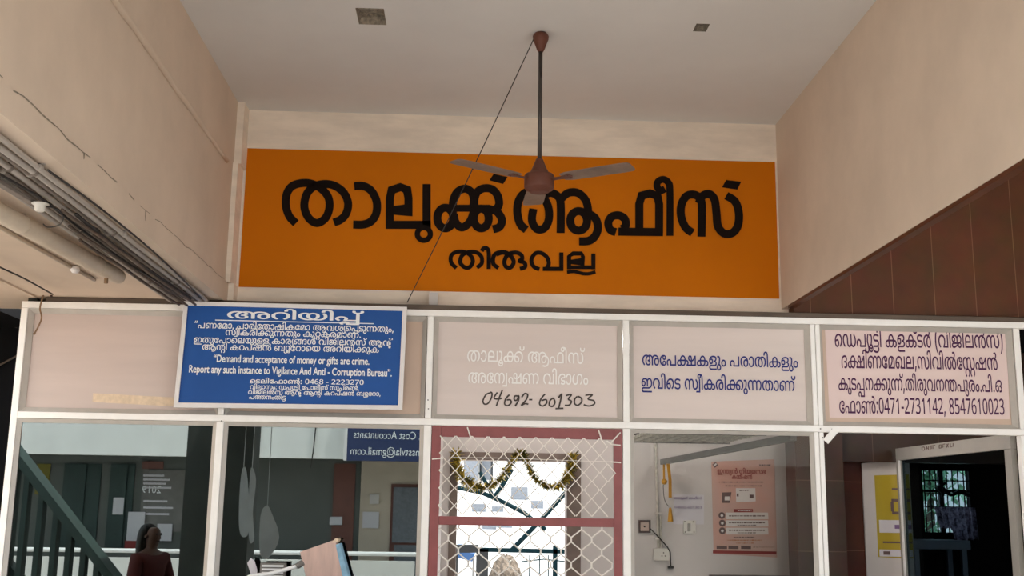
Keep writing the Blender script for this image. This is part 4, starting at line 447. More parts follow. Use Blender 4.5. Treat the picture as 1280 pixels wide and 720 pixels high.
277:[322,[42,227,281,227,281,308,42,308]],
278:[268,[122,-12,148,-12,171,-2,188,15,195,35,195,76,186,100,172,114,146,123,116,123,90,110,78,94,72,73,72,38,81,14,96,-2]],
280:[572,[262,-12,312,-12,375,3,419,28,454,63,485,116,503,167,521,278,524,382,518,460,506,529,482,598,442,660,401,694,342,720,310,723,294,726,246,723,199,711,158,688,124,657,101,625,74,562,56,478,50,410,50,308,56,242,71,170,101,95,132,51,170,20,208,0],[265,63,232,72,209,86,178,123,158,167,146,218,140,272,137,328,140,442,155,535,170,577,186,603,203,622,235,642,276,651,304,648,336,642,359,628,390,594,407,562,422,514,431,458,434,284,428,224,419,182,407,146,384,108,362,86,339,72,304,63]],
281:[572,[272,0,352,0,357,4,357,712,284,714,155,615,91,562,136,505,273,619]],
282:[572,[51,0,520,2,518,81,161,82,396,321,444,384,475,443,490,502,490,566,484,595,469,631,456,651,427,680,405,693,362,714,338,720,288,726,231,723,189,714,141,696,106,676,60,642,62,633,104,583,156,618,207,642,264,651,284,651,329,642,358,626,380,603,394,577,400,554,400,500,385,446,366,411,336,369,234,258,50,75]],
283:[572,[200,-12,302,-9,352,0,388,12,415,24,456,52,495,101,513,155,516,220,507,265,492,295,462,328,433,348,385,366,346,374,418,402,454,432,471,455,489,497,495,556,483,616,458,657,441,674,403,699,337,720,286,726,221,723,176,714,95,681,51,652,88,597,94,592,149,624,194,642,244,651,292,651,325,645,351,634,382,609,399,580,405,548,402,512,390,479,370,453,343,432,289,411,238,405,160,405,156,400,158,330,272,330,313,324,364,306,404,273,423,229,423,178,414,143,400,120,378,98,352,81,319,69,284,63,179,66,125,78,49,108,45,106,45,32,48,26,119,0]],
284:[572,[365,0,450,2,450,160,550,162,552,236,548,240,450,242,450,715,356,717,296,630,21,238,21,166,26,162,361,162],[110,240,110,246,316,537,367,624,366,514,363,506,363,242]],
285:[572,[209,-12,280,-12,340,-3,385,12,426,34,470,75,489,104,507,149,516,200,513,274,498,322,476,357,444,388,426,400,370,426,304,438,242,438,165,428,180,610,185,633,465,635,463,714,278,714,108,712,105,704,81,377,124,349,202,363,286,363,355,345,381,328,398,312,414,286,426,238,426,196,411,143,392,114,358,87,325,72,301,66,224,63,179,69,119,84,65,108,63,32,66,26,119,3]],
286:[572,[269,-12,322,-12,373,-3,421,18,444,34,482,75,504,116,519,164,525,214,519,289,507,328,492,358,453,404,406,432,379,441,340,447,292,447,257,441,204,418,183,404,148,363,141,365,153,463,168,514,183,547,212,588,240,614,281,636,308,645,368,654,398,654,468,644,468,715,439,723,400,726,328,723,281,714,230,696,183,668,146,633,124,606,93,547,69,472,54,356,54,268,60,218,72,167,96,107,128,60,162,28,215,0],[272,63,248,69,213,88,184,117,172,135,159,161,147,200,144,266,164,312,201,350,248,372,278,378,310,378,340,375,382,357,416,321,426,301,435,268,438,242,435,188,423,143,410,117,387,92,355,72,325,63]],
287:[572,[139,0,228,0,236,5,524,647,524,710,520,714,138,714,46,714,46,633,428,631]],
288:[572,[256,-12,318,-12,357,-6,399,6,443,28,484,66,498,87,509,107,521,154,518,229,503,265,490,285,446,328,368,377,437,424,462,450,479,473,491,497,500,536,500,574,491,616,468,654,425,692,372,714,322,723,274,726,223,720,190,711,145,690,100,648,83,619,74,584,74,527,92,470,114,438,140,412,196,374,143,344,116,322,94,300,68,262,56,232,50,200,50,158,56,122,82,69,116,34,142,18,178,3],[253,60,223,66,190,81,156,111,137,155,140,220,166,267,188,290,218,310,270,336,308,322,359,298,389,278,412,255,425,235,434,211,437,190,434,152,412,105,381,81,363,72,318,60],[286,414,226,444,186,474,167,503,158,544,164,586,180,615,191,626,217,642,244,651,286,654,324,651,368,634,394,615,410,586,413,572,413,527,394,483,378,465,341,436,297,414]],
289:[572,[164,-12,250,-9,322,9,361,27,390,46,436,93,474,155,501,236,516,334,519,388,516,470,504,535,486,586,466,621,446,651,420,676,382,702,355,714,290,726,236,723,194,714,155,696,123,674,104,654,81,622,66,592,54,553,48,512,48,458,57,407,69,374,98,330,117,310,146,291,191,273,230,267,278,267,325,276,355,288,399,320,423,350,427,351,429,346,420,257,402,194,374,141,345,110,295,78,241,63,160,60,99,70,99,-1],[260,336,215,345,180,364,166,378,147,410,138,440,135,508,147,565,164,597,183,620,206,636,239,648,260,651,302,648,328,642,357,626,382,603,398,582,420,535,426,511,429,454,416,414,404,396,369,364,319,342]],
290:[268,[122,-12,148,-12,171,-2,188,15,195,35,195,76,186,100,172,114,146,123,116,123,90,110,78,94,72,73,72,38,81,14,96,-2],[122,414,148,414,171,424,188,441,195,461,195,502,186,526,172,540,146,549,116,549,90,536,78,520,72,499,72,464,81,440,96,424]],
311:[420,[44,555,141,557,150,625,188,800,182,801,128,801,120,796,51,622,36,568],[230,555,322,555,330,560,342,646,375,791,375,799,370,801,309,799,237,616,225,572]],
312:[420,[38,555,105,557,177,746,188,788,183,797,178,801,84,799],[227,555,286,555,294,560,363,740,375,784,370,798,364,801,278,801,270,796,252,680,225,565]]}
TEXT = {
'heading': [9,51,65,49,65,208,77],
'n1': [311,44,37,72,48,64,276,-1,44,64,50,65,72,38,64,57,65,23,72,48,64,-1,10,55,56,160,71,208,33,67,203,38,67,6,276],
'n2': [58,161,66,23,50,65,163,67,203,38,67,6,-1,23,67,220,23,50,48,64,37,77,278],
'n3': [11,38,67,72,44,64,71,52,49,67,223,-1,23,64,50,160,175,120,-1,55,65,30,65,52,117,58,77,-1,10,205,77],
'n4': [10,205,65,-1,23,51,44,77,57,117,-1,46,160,68,72,51,64,71,49,-1,9,51,65,49,65,163,67,23,312],
'a1': [71,33,52,65,72,45,64,116,290,-1,280,284,286,288,-1,277,-1,282,282,282,283,282,287,280],
'a2': [55,65,52,64,58,6,290,-1,35,44,160,68,184,65,-1,72,44,64,52,66,58,77,-1,58,68,44,77,50,191,77,276],
'a3': [55,65,30,65,52,117,58,77,-1,10,205,77,-1,10,205,65,-1,23,51,44,77,57,117,-1,46,160,68,72,51,64,276],
'a4': [44,196,42,6,38,65,184],
'taluk': [38,64,52,68,163,77,-1,10,45,66,58,77],
'enq': [9,72,42,161,57,37,-1,55,65,47,64,25,6],
'app1': [9,72,44,167,23,53,67,6,-1,44,50,64,38,65,23,53,67,6],
'app2': [11,55,65,71,33,-1,58,161,66,23,50,65,163,67,203,38,64,37,77],
'v1': [71,35,44,160,68,184,65,-1,23,53,23,77,33,118,-1,272,55,65,30,65,52,117,58,77,273],
'v2': [40,167,65,37,72,48,24,52,276,58,65,55,65,119,72,231,57,117],
'v3': [23,67,33,208,42,163,67,203,77,276,38,65,50,67,55,42,206,44,67,50,6,278,44,65,278,20],
'v4': [72,45,64,116,290,280,284,287,281,277,282,287,283,281,281,284,282,276,-1,288,285,284,287,286,281,280,280,282,283],
'office': [38,64,52,68,163,77,-1,21,45,66,58,77],
'tel': [280,284,286,289,282,277,286,280,281,283,280,283],
'tvla': [38,65,50,67,55,222],
'pos1': [11,206,160,117,-1,42,65,49,48,58,47],
'pos2': [23,215,66,57,117],
}
def text_mesh(polys, name, m, parent, place, bold=0.0, out=-1):
    """closed outlines (lists of 2-D points) filled flat; place maps (x, y) to a point"""
    cu = bpy.data.curves.new(name, 'CURVE')
    cu.dimensions = '2D'
    cu.fill_mode = 'BOTH'
    for p in polys:
        sp = cu.splines.new('POLY')
        sp.points.add(len(p) - 1)
        for i, (x, y) in enumerate(p): sp.points[i].co = (x, y, 0, 1)
        sp.use_cyclic_u = True
    t = bpy.data.objects.new(name, cu)
    C.objects.link(t)
    dg = bpy.context.evaluated_depsgraph_get()
    me = bpy.data.meshes.new_from_object(t.evaluated_get(dg))
    bpy.data.objects.remove(t)
    bpy.data.curves.remove(cu)
    vs = [(v.co.x, v.co.y) for v in me.vertices]
    fs = [tuple(p.vertices) for p in me.polygons]
    me = bpy.data.meshes.new(name)
    V, F = [], []
    k = bold / 2
    for q, (dx, dy) in enumerate(((0, 0),) if not bold else ((-k, 0), (k, 0), (0, -k * .7), (0, k * .7))):
        F += [tuple(i + len(V) for i in f) for f in fs]
        V += [place(x + dx, y + dy) + Vector((0, out * 0.0004 * q, 0)) for x, y in vs]
    me.from_pydata([tuple(p) for p in V], [], F)
    me.name = name
    me.materials.clear()
    me.materials.append(m)
    o = bpy.data.objects.new(name, me)
    C.objects.link(o)
    if parent:
        o.parent = parent
        bpy.context.view_layer.update()
        o.matrix_parent_inverse = parent.matrix_world.inverted()
    return o
def layout(ids):
    x = 0
    polys = []
    for g in ids:
        if g < 0:
            x += 300; continue
        G = GLYPHS[g]
        for c in G[1:]: polys.append([(c[k] + x, c[k + 1]) for k in range(0, len(c), 2)])
        x += G[0]
    return polys
def latin_polys(s):
    cu = bpy.data.curves.new('latin', 'FONT')
    cu.body = s
    cu.resolution_u = 3
    t = bpy.data.objects.new('latin', cu)
    C.objects.link(t)
    dg = bpy.context.evaluated_depsgraph_get()
    cv = t.evaluated_get(dg).to_curve(dg, apply_modifiers=False)
    polys = []
    for sp in cv.splines:
        bp = sp.bezier_points
        out = []
        n = len(bp)
        for i in range(n):
            a = bp[i]; b = bp[(i + 1) % n]
            for k in range(4):
                u = k / 4
                q = a.co * (1 - u) ** 3 + a.handle_right * 3 * u * (1 - u) ** 2 + b.handle_left * 3 * u * u * (1 - u) + b.co * u ** 3
                out.append((q.x * 800, q.y * 800))
        polys.append(out)
    t.to_curve_clear()
    bpy.data.objects.remove(t)
    bpy.data.curves.remove(cu)
    return polys
def write(polys, name, m, parent, p0, p1, hpx_m, normal_off, ref=560.0, bold=0.0):
    """lay lettering from p0 (left end of the base line) to p1 (right end); hpx_m = letter height in metres"""
    xs = [x for p in polys for x, y in p]
    x0, x1 = min(xs), max(xs)
    p0 = Vector(p0) + Vector(normal_off); p1 = Vector(p1) + Vector(normal_off)
    dx = (p1 - p0) / (x1 - x0)
    up = Vector((0, 0, 1)) * (hpx_m / ref)
    return text_mesh(polys, name, m, parent, lambda x, y: p0 + dx * (x - x0) + up * y, bold)
def write_px(key, m, parent, Y, xa, ya, xb, yb, hpx, bold=0.0, name='lettering', polys=None, ref=560.0):
    a = atY(xa, ya, Y); b = atY(xb, yb, Y)
    return write(polys or layout(TEXT[key]), name, m, parent, a, b, hpx * Y / FOC * 1.02, (0, -0.0025, 0), ref, bold)
def ribbon(bm, pts, w, to3d_, smooth=True, closed=False, k=6):
    """flat brush stroke: 2-D centre line pts with width w; each stroke lies just over the one before"""
    lift = Vector((0, -0.00012 * (len(bm.verts) // 8 % 40), 0))
    to3d = lambda p: to3d_(p) + lift
    P = [Vector((p[0], p[1])) for p in pts]
    if smooth: P = smooth_path(P, k, closed)
    n = len(P)
    L = []
    for i in range(n):
        if closed: a, b = P[(i - 1) % n], P[(i + 1) % n]
        else: a, b = P[max(i - 1, 0)], P[min(i + 1, n - 1)]
        d = b - a
        if d.length < 1e-6: d = Vector((1, 0))
        d.normalize()
        nn = Vector((-d.y, d.x))
        s = 1.0
        if not smooth and 0 < i < n - 1:
            d1 = (P[i] - P[i - 1]).normalized()
            s = 1 / max(0.5, abs(Vector((-d1.y, d1.x)).dot(nn)))
        L.append((bm.verts.new(to3d(P[i] + nn * (w / 2 * s))), bm.verts.new(to3d(P[i] - nn * (w / 2 * s)))))
    rng = range(n if closed else n - 1)
    for i in rng:
        a = L[i]; b = L[(i + 1) % n]
        bm.faces.new((a[0], a[1], b[1], b[0]))
def polyfill(bm, pts, to3d):
    bm.faces.new([bm.verts.new(to3d(Vector(p))) for p in pts])
def ell(cx, cy, rx, ry, n=14, a0=0):
    return [(cx + rx * math.cos(2 * PI * i / n + a0), cy + ry * math.sin(2 * PI * i / n + a0)) for i in range(n)]

D1 = 7.50      # front face of the glazed partition
D2 = 7.75      # wall carrying the orange sign
XL, XR = -1.71, 2.23
ZC = 4.36
FRONT = -0.6   # open front edge of the porch

# ================================================================== the setting
bm = NB(); box(bm, -9, 9, FRONT, 13, -0.2, 0); struct('floor', bm, MT['floor'], label='porch and office floor')
bm = NB(); box(bm, -30, 30, -30, FRONT, -0.3, -0.1); struct('floor.001', bm, MT['ground'], label='courtyard ground in front of the porch')
bm = NB(); box(bm, -30, 30, 13, 60, -0.3, -0.1); struct('floor.002', bm, MT['ground'], label='yard behind the office')
# high ceiling with two broken-out holes
holes = [(-0.712, -0.548, 5.985, 6.21, 0.05), (1.29, 1.37, 6.055, 6.165, 0.06)]
bm = NB()
xs = sorted({XL - 0.2, XR + 4.2} | {h for q in holes for h in q[:2]})
ys = sorted({FRONT, D2 + 0.2} | {h for q in holes for h in q[2:4]})
for i in range(len(xs) - 1):
    for j in range(len(ys) - 1):
        cx, cy = (xs[i] + xs[i + 1]) / 2, (ys[j] + ys[j + 1]) / 2
        if any(a < cx < b and c < cy < d for a, b, c, d, e in holes): continue
        box(bm, xs[i], xs[i + 1], ys[j], ys[j + 1], ZC, ZC + 0.15)
struct('ceiling', bm, MT['ceiling'], label='high grey ceiling of the porch')
for (a, b, c, d, e), nm in zip(holes, ('trim_1', 'trim_2')):
    bm = NB()
    pts = []
    N = 7
    for (p, q) in (((a, c), (b, c)), ((b, c), (b, d)), ((b, d), (a, d)), ((a, d), (a, c))):
        for k in range(N):
            t = k / N
            pts.append((p[0] + (q[0] - p[0]) * t, p[1] + (q[1] - p[1]) * t))
    outer = [bm.verts.new((x, y, ZC + 0.001)) for x, y in pts]
    cx, cy = (a + b) / 2, (c + d) / 2
    inner = [bm.verts.new((cx + (x - cx) * 0.86 + random.uniform(-.006, .006), cy + (y - cy) * 0.84 + random.uniform(-.006, .006), ZC + e * 0.75 + random.uniform(-.006, .006))) for x, y in pts]
    core = [bm.verts.new((cx + (x - cx) * 0.45 + random.uniform(-.01, .01), cy + (y - cy) * 0.4, ZC + e * random.uniform(0.4, 1.1))) for x, y in pts]
    n = len(pts)
    for i in range(n):
        j = (i + 1) % n
        bm.faces.new((outer[i], outer[j], inner[j], inner[i]))
        bm.faces.new((inner[i], inner[j], core[j], core[i]))
    bm.faces.new(core)
    struct(nm, bm, MT['concrete'], label='broken-out patch of bare concrete in the ceiling')
# wall that carries the sign
bm = NB(); box(bm, XL - 0.1, XR + 0.15, D2, D2 + 0.2, 2.90, ZC + 0.15); struct('wall_back', bm, MT['plaster_back'], label='plastered wall above the partition')
# left beam: face, low soffit, seam, corner casing
bm = NB(); box(bm, XL - 0.25, XL, FRONT, D2 + 0.2, 3.035, ZC + 0.15)
struct('wall_left', bm, MT['plaster'], label='beige plastered beam side on the left')
bm = NB(); box(bm, -3.47, XL + 0.006, FRONT, D2 + 0.3, 2.90, 3.03); struct('ceiling.001', bm, MT['plaster'], label='low slab over the left bay')
bm = NB()
P = []
for i in range(40):
    y = FRONT + 0.3 + i * (7.35 - FRONT - 0.3) / 39
    P.append((XL + 0.006 + random.uniform(-.003, .003), y, 3.842 + random.uniform(-.004, .004)))
tube(bm, P, [0.018 + random.uniform(-.003, .004) for _ in P], 8)
struct('trim_3', bm, MT['plaster'], label='plastered-over ridge along the left beam', smooth=True)
# ragged plaster edge along the beam foot
bm = NB()
top = []
for i in range(90):
    y = FRONT + i * (D2 - FRONT) / 89
    top.append((y, 3.024 + random.uniform(-.006, .010) + max(0, (y - 6) * 0.01)))
for i in range(89):
    (y0, z0), (y1, z1) = top[i], top[i + 1]
    a = [bm.verts.new(p) for p in ((XL + 0.010, y0, 2.899), (XL + 0.010, y1, 2.899), (XL + 0.010, y1, z1), (XL + 0.010, y0, z0))]
    b = [bm.verts.new((XL - 0.002, v.co.y, v.co.z)) for v in a]
    bm.faces.new(a); bm.faces.new((a[2], a[3], b[3], b[2])); bm.faces.new((a[0], a[1], b[1], b[0]))
struct('trim_4', bm, MT['plaster'], label='ragged plaster edge along the foot of the left beam')
bm = NB()
rc = random.Random(3)
for i in range(89):
    (y0, z0), (y1, z1) = top[i], top[i + 1]
    if y0 < 3.5: continue
    w_ = 0.006 if y0 < 5.4 else 0.003
    if rc.random() < 0.9:
        a = [bm.verts.new(p) for p in ((XL + 0.0112, y0, z0 - w_), (XL + 0.0112, y1, z1 - w_ * rc.uniform(.4, 1.3)), (XL + 0.0112, y1, z1 + 0.001), (XL + 0.0112, y0, z0 + 0.001))]
        bm.faces.new(a)
    if y0 < 5.6 and rc.random() < 0.22:
        L_ = rc.uniform(.02, .06)
        a = [bm.verts.new(p) for p in ((XL + 0.0113, y0, z0), (XL + 0.0113, y0 + 0.012, z0 - L_), (XL + 0.0113, y0 + 0.018, z0 - L_), (XL + 0.0113, y0 + 0.02, z0))]
        bm.faces.new(a)
struct('trim_8', bm, MT['concrete'], label='dark crack along the foot of the left beam')
# corner casing
bm = NB(); box(bm, XL, XL + 0.05, 7.585, D2, 3.90, ZC); box(bm, XL, XL + 0.035, 7.56, D2, 3.04, 3.90); box(bm, XL + 0.006, XL + 0.05, 7.62, D2, 2.92, 3.04)
struct('trim_5', bm, MT['plaster_back'], label='boxed pipe casing in the left corner')
# right beam
bm = NB(); box(bm, XR, XR + 0.05, FRONT, D2 + 0.2, 2.965, ZC + 0.15); struct('wall_right', bm, MT['plaster'], label='beige plastered beam side on the right')
bm = NB(); box(bm, XR + 0.004, XR + 0.05, FRONT, 7.60, 2.945, 2.965); struct('trim_6', bm, MT['brown_tile'], label='brown tiled underside of the right beam')
bm = NB(); box(bm, XR + 0.051, XR + 4.2, 7.62, 7.75, 2.92, ZC + 0.15); struct('wall_right.001', bm, MT['brown_tile'], label='brown tiled wall above the right bay')
bm = NB(); box(bm, XR + 4.2, XR + 4.4, 2.6, 13, 0, ZC + 0.15); struct('wall_right.002', bm, MT['plaster'], label='unseen far right side wall, cut short to let light in')  # out of view; front end set back to balance the side light
# drips of old cement on the tiles
# dark passage at the left end
bm = NB(); box(bm, -9, -3.09, 9.0, 9.1, 0, 4); struct('wall_left.001', bm, MT['black_room'], label='passage wall at the far left, coloured near black for shade')
bm = NB(); box(bm, -9, -3.48, 7.9, 9.0, 2.9, 3.0); struct('ceiling.002', bm, MT['black_room'], label='passage ceiling, coloured near black for shade')
bm = NB(); box(bm, -5.1, -5.0, 4.2, 8.9, 0, 3.3); struct('wall_left.002', bm, MT['plaster'], label='unseen wall added left of the low bay to block side light')  # out of view; put in to cut light from the left opening
# front column
bm = NB(); box(bm, -3.78, -2.90, FRONT + 0.05, FRONT + 0.55, 0, 2.90); struct('wall_front', bm, MT['column'], label='front column of the porch')

# ---------------------------------------------------------------- office rooms behind the glass
YB = 10.6
bm = NB()
box(bm, -0.24, -0.171, YB, YB + 0.2, 0, 3.0); box(bm, 1.069, 3.12, YB, YB + 0.2, 0, 3.0); box(bm, -0.171, 1.069, YB, YB + 0.2, 2.04, 3.0)
struct('wall_rear', bm, MT['office_wall'], label='rear wall of the enquiry office')
bm = NB()
box(bm, -0.171, -0.098, YB - 0.02, YB + 0.2, 0, 2.04); box(bm, 0.935, 1.069, YB - 0.02, YB + 0.2, 0, 2.04); box(bm, -0.098, 0.935, YB - 0.02, YB + 0.2, 1.965, 2.04)
struct('door_1', bm, MT['jamb'], label='wooden frame of the open back doorway')
bm = NB(); box(bm, -0.30, -0.24, D1 + 0.09, YB + 0.2, 0, 3.0); struct('wall_side', bm, MT['office_wall'], label='cross wall between the two offices')
bm = NB(); box(bm, -3.05, 3.72, D1 + 0.26, YB + 0.2, 3.0, 3.1); struct('ceiling.003', bm, MT['office_wall'], label='office ceiling')
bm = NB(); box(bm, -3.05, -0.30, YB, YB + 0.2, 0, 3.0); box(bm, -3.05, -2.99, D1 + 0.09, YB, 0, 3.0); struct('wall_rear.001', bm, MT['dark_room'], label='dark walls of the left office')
# right hand lobby
bm = NB(); box(bm, 3.262, 6.9, 9.80, 9.919, 1.975, 2.98); struct('wall_side.003', bm, MT['pier_tile'], label='dark brown tiled lintel over the glass screen')
bm = NB(); box(bm, 2.84, 3.26, 9.60, 9.90, 0, 2.98); struct('wall_side.001', bm, MT['pier_tile'], label='dark brown tiled pier')
bm = NB(); box(bm, 3.12, 3.74, 9.92, 10.0, 0, 2.98); struct('wall_side.002', bm, MT['red_tile'], label='red brown tiled wall')
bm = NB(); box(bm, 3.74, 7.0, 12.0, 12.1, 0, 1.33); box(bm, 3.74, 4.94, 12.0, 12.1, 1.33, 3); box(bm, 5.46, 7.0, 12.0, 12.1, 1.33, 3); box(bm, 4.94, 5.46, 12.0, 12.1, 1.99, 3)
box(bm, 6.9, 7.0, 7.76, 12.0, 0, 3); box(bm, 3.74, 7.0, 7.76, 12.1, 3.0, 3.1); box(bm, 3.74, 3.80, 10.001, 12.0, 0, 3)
struct('wall_rear.002', bm, MT['black_room'], label='walls of the far right room, coloured near black for shade')

# ================================================================== the orange sign
V3 = Vector
sg = thing('painted_sign', 'orange painted wall sign with big black lettering above the glazed partition', 'sign', (0.28, D2, 3.04))
bm = NB(); box(bm, -1.655, 2.215, D2 - 0.006, D2 - 0.0005, 3.04, 4.067); obj('sign_field', bm, MT['orange'], sg)
SY = D2 - 0.009
def z2(p): return atY(p.x / 3.429 + 300, p.y / 3.429 + 170, SY)
def z3(p): return atY(p.x / 3.428 + 620, p.y / 3.428 + 170, SY)
bm = NB()
w = 35
R = lambda pts, t=z2, ww=w, **k: ribbon(bm, pts, ww, t, **k)
R([(240, 374), (212, 345), (197, 300), (200, 250), (222, 216), (262, 202), (305, 204), (348, 226), (378, 262), (383, 308), (366, 352), (330, 373), (295, 352), (276, 306), (284, 254), (312, 220), (356, 206), (402, 212), (442, 240), (463, 285), (456, 330), (432, 358), (402, 371)])
R([(490, 216), (528, 215), (563, 236), (586, 282), (584, 332), (562, 366), (528, 380), (485, 380)])
R([(642, 397), (642, 268), (650, 232), (688, 219), (716, 230), (722, 266), (722, 319), (645, 319)], smooth=False)
R([(625, 381), (818, 381)], smooth=False)
R([(800, 206), (800, 402)], smooth=False)
R(ell(788, 420, 28, 27), ww=23, closed=True)
R(ell(880, 352, 34, 44), closed=True)
R([(912, 335), (914, 278), (932, 240), (966, 226), (994, 244), (1004, 284), (1000, 330), (982, 372), (950, 392), (924, 370), (916, 335)])
R([(1000, 300), (1012, 248), (1040, 226), (1078, 228), (1104, 256), (1110, 296), (1088, 322)])
R(ell(1034, 354, 32, 42), closed=True)
R([(1066, 312), (1102, 326), (1123, 360), (1112, 390), (1084, 400)])
R([(868, 310), (1072, 310)], smooth=False, ww=30)
polyfill(bm, [(1087, 162), (1147, 176), (1128, 206), (1069, 190)], z2)
R([(130, 402), (104, 378), (91, 326), (98, 276), (124, 244), (160, 240), (200, 262), (224, 306), (226, 358), (206, 396), (174, 398), (154, 362), (160, 312)], z3)
R([(196, 262), (230, 244), (262, 256), (277, 290), (277, 416)], z3)
R([(280, 268), (310, 244), (350, 244), (382, 272), (394, 312), (392, 352)], z3)
R(ell(354, 364, 36, 42), z3, closed=True)
R([(392, 332), (424, 352), (437, 392), (424, 430), (396, 450), (356, 452)], z3)
R([(514, 412), (490, 402), (481, 372), (496, 346), (526, 340), (552, 356), (556, 384), (540, 398)], z3)
R([(524, 410), (716, 412)], z3, smooth=False)
R([(614, 412), (614, 290), (624, 256), (660, 246), (692, 258), (699, 292), (699, 414)], z3, smooth=False)
R([(745, 428), (745, 236), (738, 200), (716, 186), (694, 196), (690, 218), (706, 234), (724, 226)], z3, ww=30)
R([(842, 416), (812, 392), (793, 346), (794, 296), (816, 258), (850, 252), (874, 270), (882, 306), (880, 432)], z3)
R([(868, 290), (884, 258), (914, 250), (936, 274), (944, 330), (950, 386), (976, 418), (1012, 416), (1036, 384), (1040, 332), (1024, 282), (986, 256)], z3)
polyfill(bm, [(986, 188), (1051, 196), (1034, 230), (968, 220)], z3)
obj('lettering', bm, MT['letter_black'], sg, label='big black office name')
bm = NB()
w2 = 18
R([(928, 566), (906, 544), (905, 514), (926, 498), (960, 497), (988, 512), (998, 538), (984, 562), (962, 562), (944, 542), (952, 512), (978, 498), (1010, 498), (1034, 516), (1036, 546), (1015, 564)], ww=w2)
R([(1066, 571), (1066, 500), (1058, 482), (1044, 482), (1036, 494)], ww=w2)
R([(1108, 566), (1086, 548), (1088, 514), (1108, 500), (1140, 500), (1166, 520)], ww=w2)
R([(2, 508), (30, 500), (60, 512), (76, 540), (62, 564), (42, 560), (36, 536), (52, 508), (84, 500), (108, 510), (112, 528), (100, 536), (122, 544), (124, 562), (102, 570)], z3, ww=w2)
R([(186, 572), (160, 558), (152, 530), (168, 504), (194, 502), (218, 520), (226, 548), (214, 572)], z3, ww=w2)
R([(200, 570), (288, 570)], z3, ww=w2, smooth=False)
R([(280, 499), (280, 578)], z3, ww=w2, smooth=False)
R([(313, 572), (313, 516), (330, 504), (366, 504), (372, 518), (372, 540), (316, 540)], z3, ww=w2, smooth=False)
R([(304, 563), (424, 563)], z3, ww=w2 - 2, smooth=False)
R([(417, 504), (417, 572)], z3, ww=w2, smooth=False)
R([(304, 584), (336, 581), (372, 590), (400, 590), (426, 582)], z3, ww=15)
obj('lettering', bm, MT['letter_black'], sg, label='smaller black town name')

# ================================================================== partition frame
pf = thing('partition_frame', 'white aluminium frame of the glazed office partition across the porch', 'frame', (0.3, D1, 0))
XM = [-3.032, -1.668, -0.280, 1.068, 2.388, 3.815]
HW = [0.022, 0.024, 0.025, 0.025, 0.033, 0.026]
ZT0, ZT1 = 2.818, 2.862
ZR0, ZR1 = 2.072, 2.116
boxobj('top_rail', (XM[0] - 0.022, 6.2, D1, D1 + 0.06, ZT0, ZT1), MT['alu'], pf, bevel=0.003)
boxobj('transom', (XM[0] + 0.022, 6.2, D1 - 0.001, D1 + 0.059, ZR0, ZR1), MT['alu'], pf, bevel=0.003)
for i in range(6):
    bm = NB()
    if i == 4:
        box(bm, XM[i] - HW[i], XM[i] - 0.002, D1, D1 + 0.06, 0.0, ZR0 - 0.001); box(bm, XM[i] + 0.002, XM[i] + HW[i], D1, D1 + 0.06, 0.0, ZR0 - 0.001)
        box(bm, XM[i] - HW[i], XM[i] - 0.002, D1, D1 + 0.06, ZR1 + 0.001, ZT0 - 0.001); box(bm, XM[i] + 0.002, XM[i] + HW[i], D1, D1 + 0.06, ZR1 + 0.001, ZT0 - 0.001)
    elif i == 0:
        box(bm, XM[i] - HW[i], XM[i] + HW[i], D1, D1 + 0.06, 0.0, ZT0 - 0.001)
    else:
        box(bm, XM[i] - HW[i], XM[i] + HW[i], D1, D1 + 0.06, 0.0, ZR0 - 0.001)
        box(bm, XM[i] - HW[i] * 0.85, XM[i] + HW[i] * 0.85, D1, D1 + 0.06, ZR1 + 0.001, ZT0 - 0.001)
    obj('mullion', bm, MT['alu'], pf, bevel=0.003)
def bead(x0, x1, z0, z1, w, y0, y1):
    bm = NB()
    o = [(x0, z0), (x1, z0), (x1, z1), (x0, z1)]
    n = [(x0 + w, z0 + w), (x1 - w, z0 + w), (x1 - w, z1 - w), (x0 + w, z1 - w)]
    A = [bm.verts.new((x, y0, z)) for x, z in o]
    B = [bm.verts.new((x, y1 - 0.006, z)) for x, z in n]
    D = [bm.verts.new((x, y1, z)) for x, z in n]
    E_ = [bm.verts.new((x, y1, z)) for x, z in o]
    for i in range(4):
        j = (i + 1) % 4
        bm.faces.new((A[i], A[j], B[j], B[i])); bm.faces.new((B[i], B[j], D[j], D[i]))
        bm.faces.new((D[i], D[j], E_[j], E_[i])); bm.faces.new((E_[i], E_[j], A[j], A[i]))
    return bm
OPEN = [(XM[i] + HW[i], XM[i + 1] - HW[i + 1]) for i in range(5)]
for i, (a, b) in enumerate(OPEN):
    obj('glazing_bead', bead(a + 0.001, b - 0.001, ZR1 + 0.002, ZT0 - 0.002, 0.03, D1 + 0.010, D1 + 0.05), MT['alu_bead'], pf)
    if i in (0, 1, 3):
        obj('glazing_bead', bead(a + 0.001, b - 0.001, 0.95, ZR0 - 0.002, 0.026, D1 + 0.006, D1 + 0.028), MT['alu_bead'], pf)
bm = NB()
p, q = atY(1032, 552, D1 - 0.006), atY(1044.5, 537.5, D1 - 0.006)
beam(bm, p, q, 0.045, 0.008, (0, 1, 0)); obj('corner_brace', bm, MT['alu'], pf)
bm = NB()
for (px, py) in ((1025.5, 536), (1040, 536.5), (1028, 547), (277, 526.2), (535, 500), (535.5, 511)):
    c = atY(px, py, D1 - 0.001)
    tube(bm, [c + V3((0, 0, 0)), c + V3((0, -0.0045, 0))], 0.0045, 8)
obj('screw', bm, MT['steel'], pf)
# lower solid panels below the glass (below the picture)
for i, (a, b) in enumerate(OPEN):
    if i in (0, 1, 3): boxobj('kick_panel', (a + 0.002, b - 0.002, D1 + 0.015, D1 + 0.03, 0.0, 0.949), MT['panel_pink'], pf)

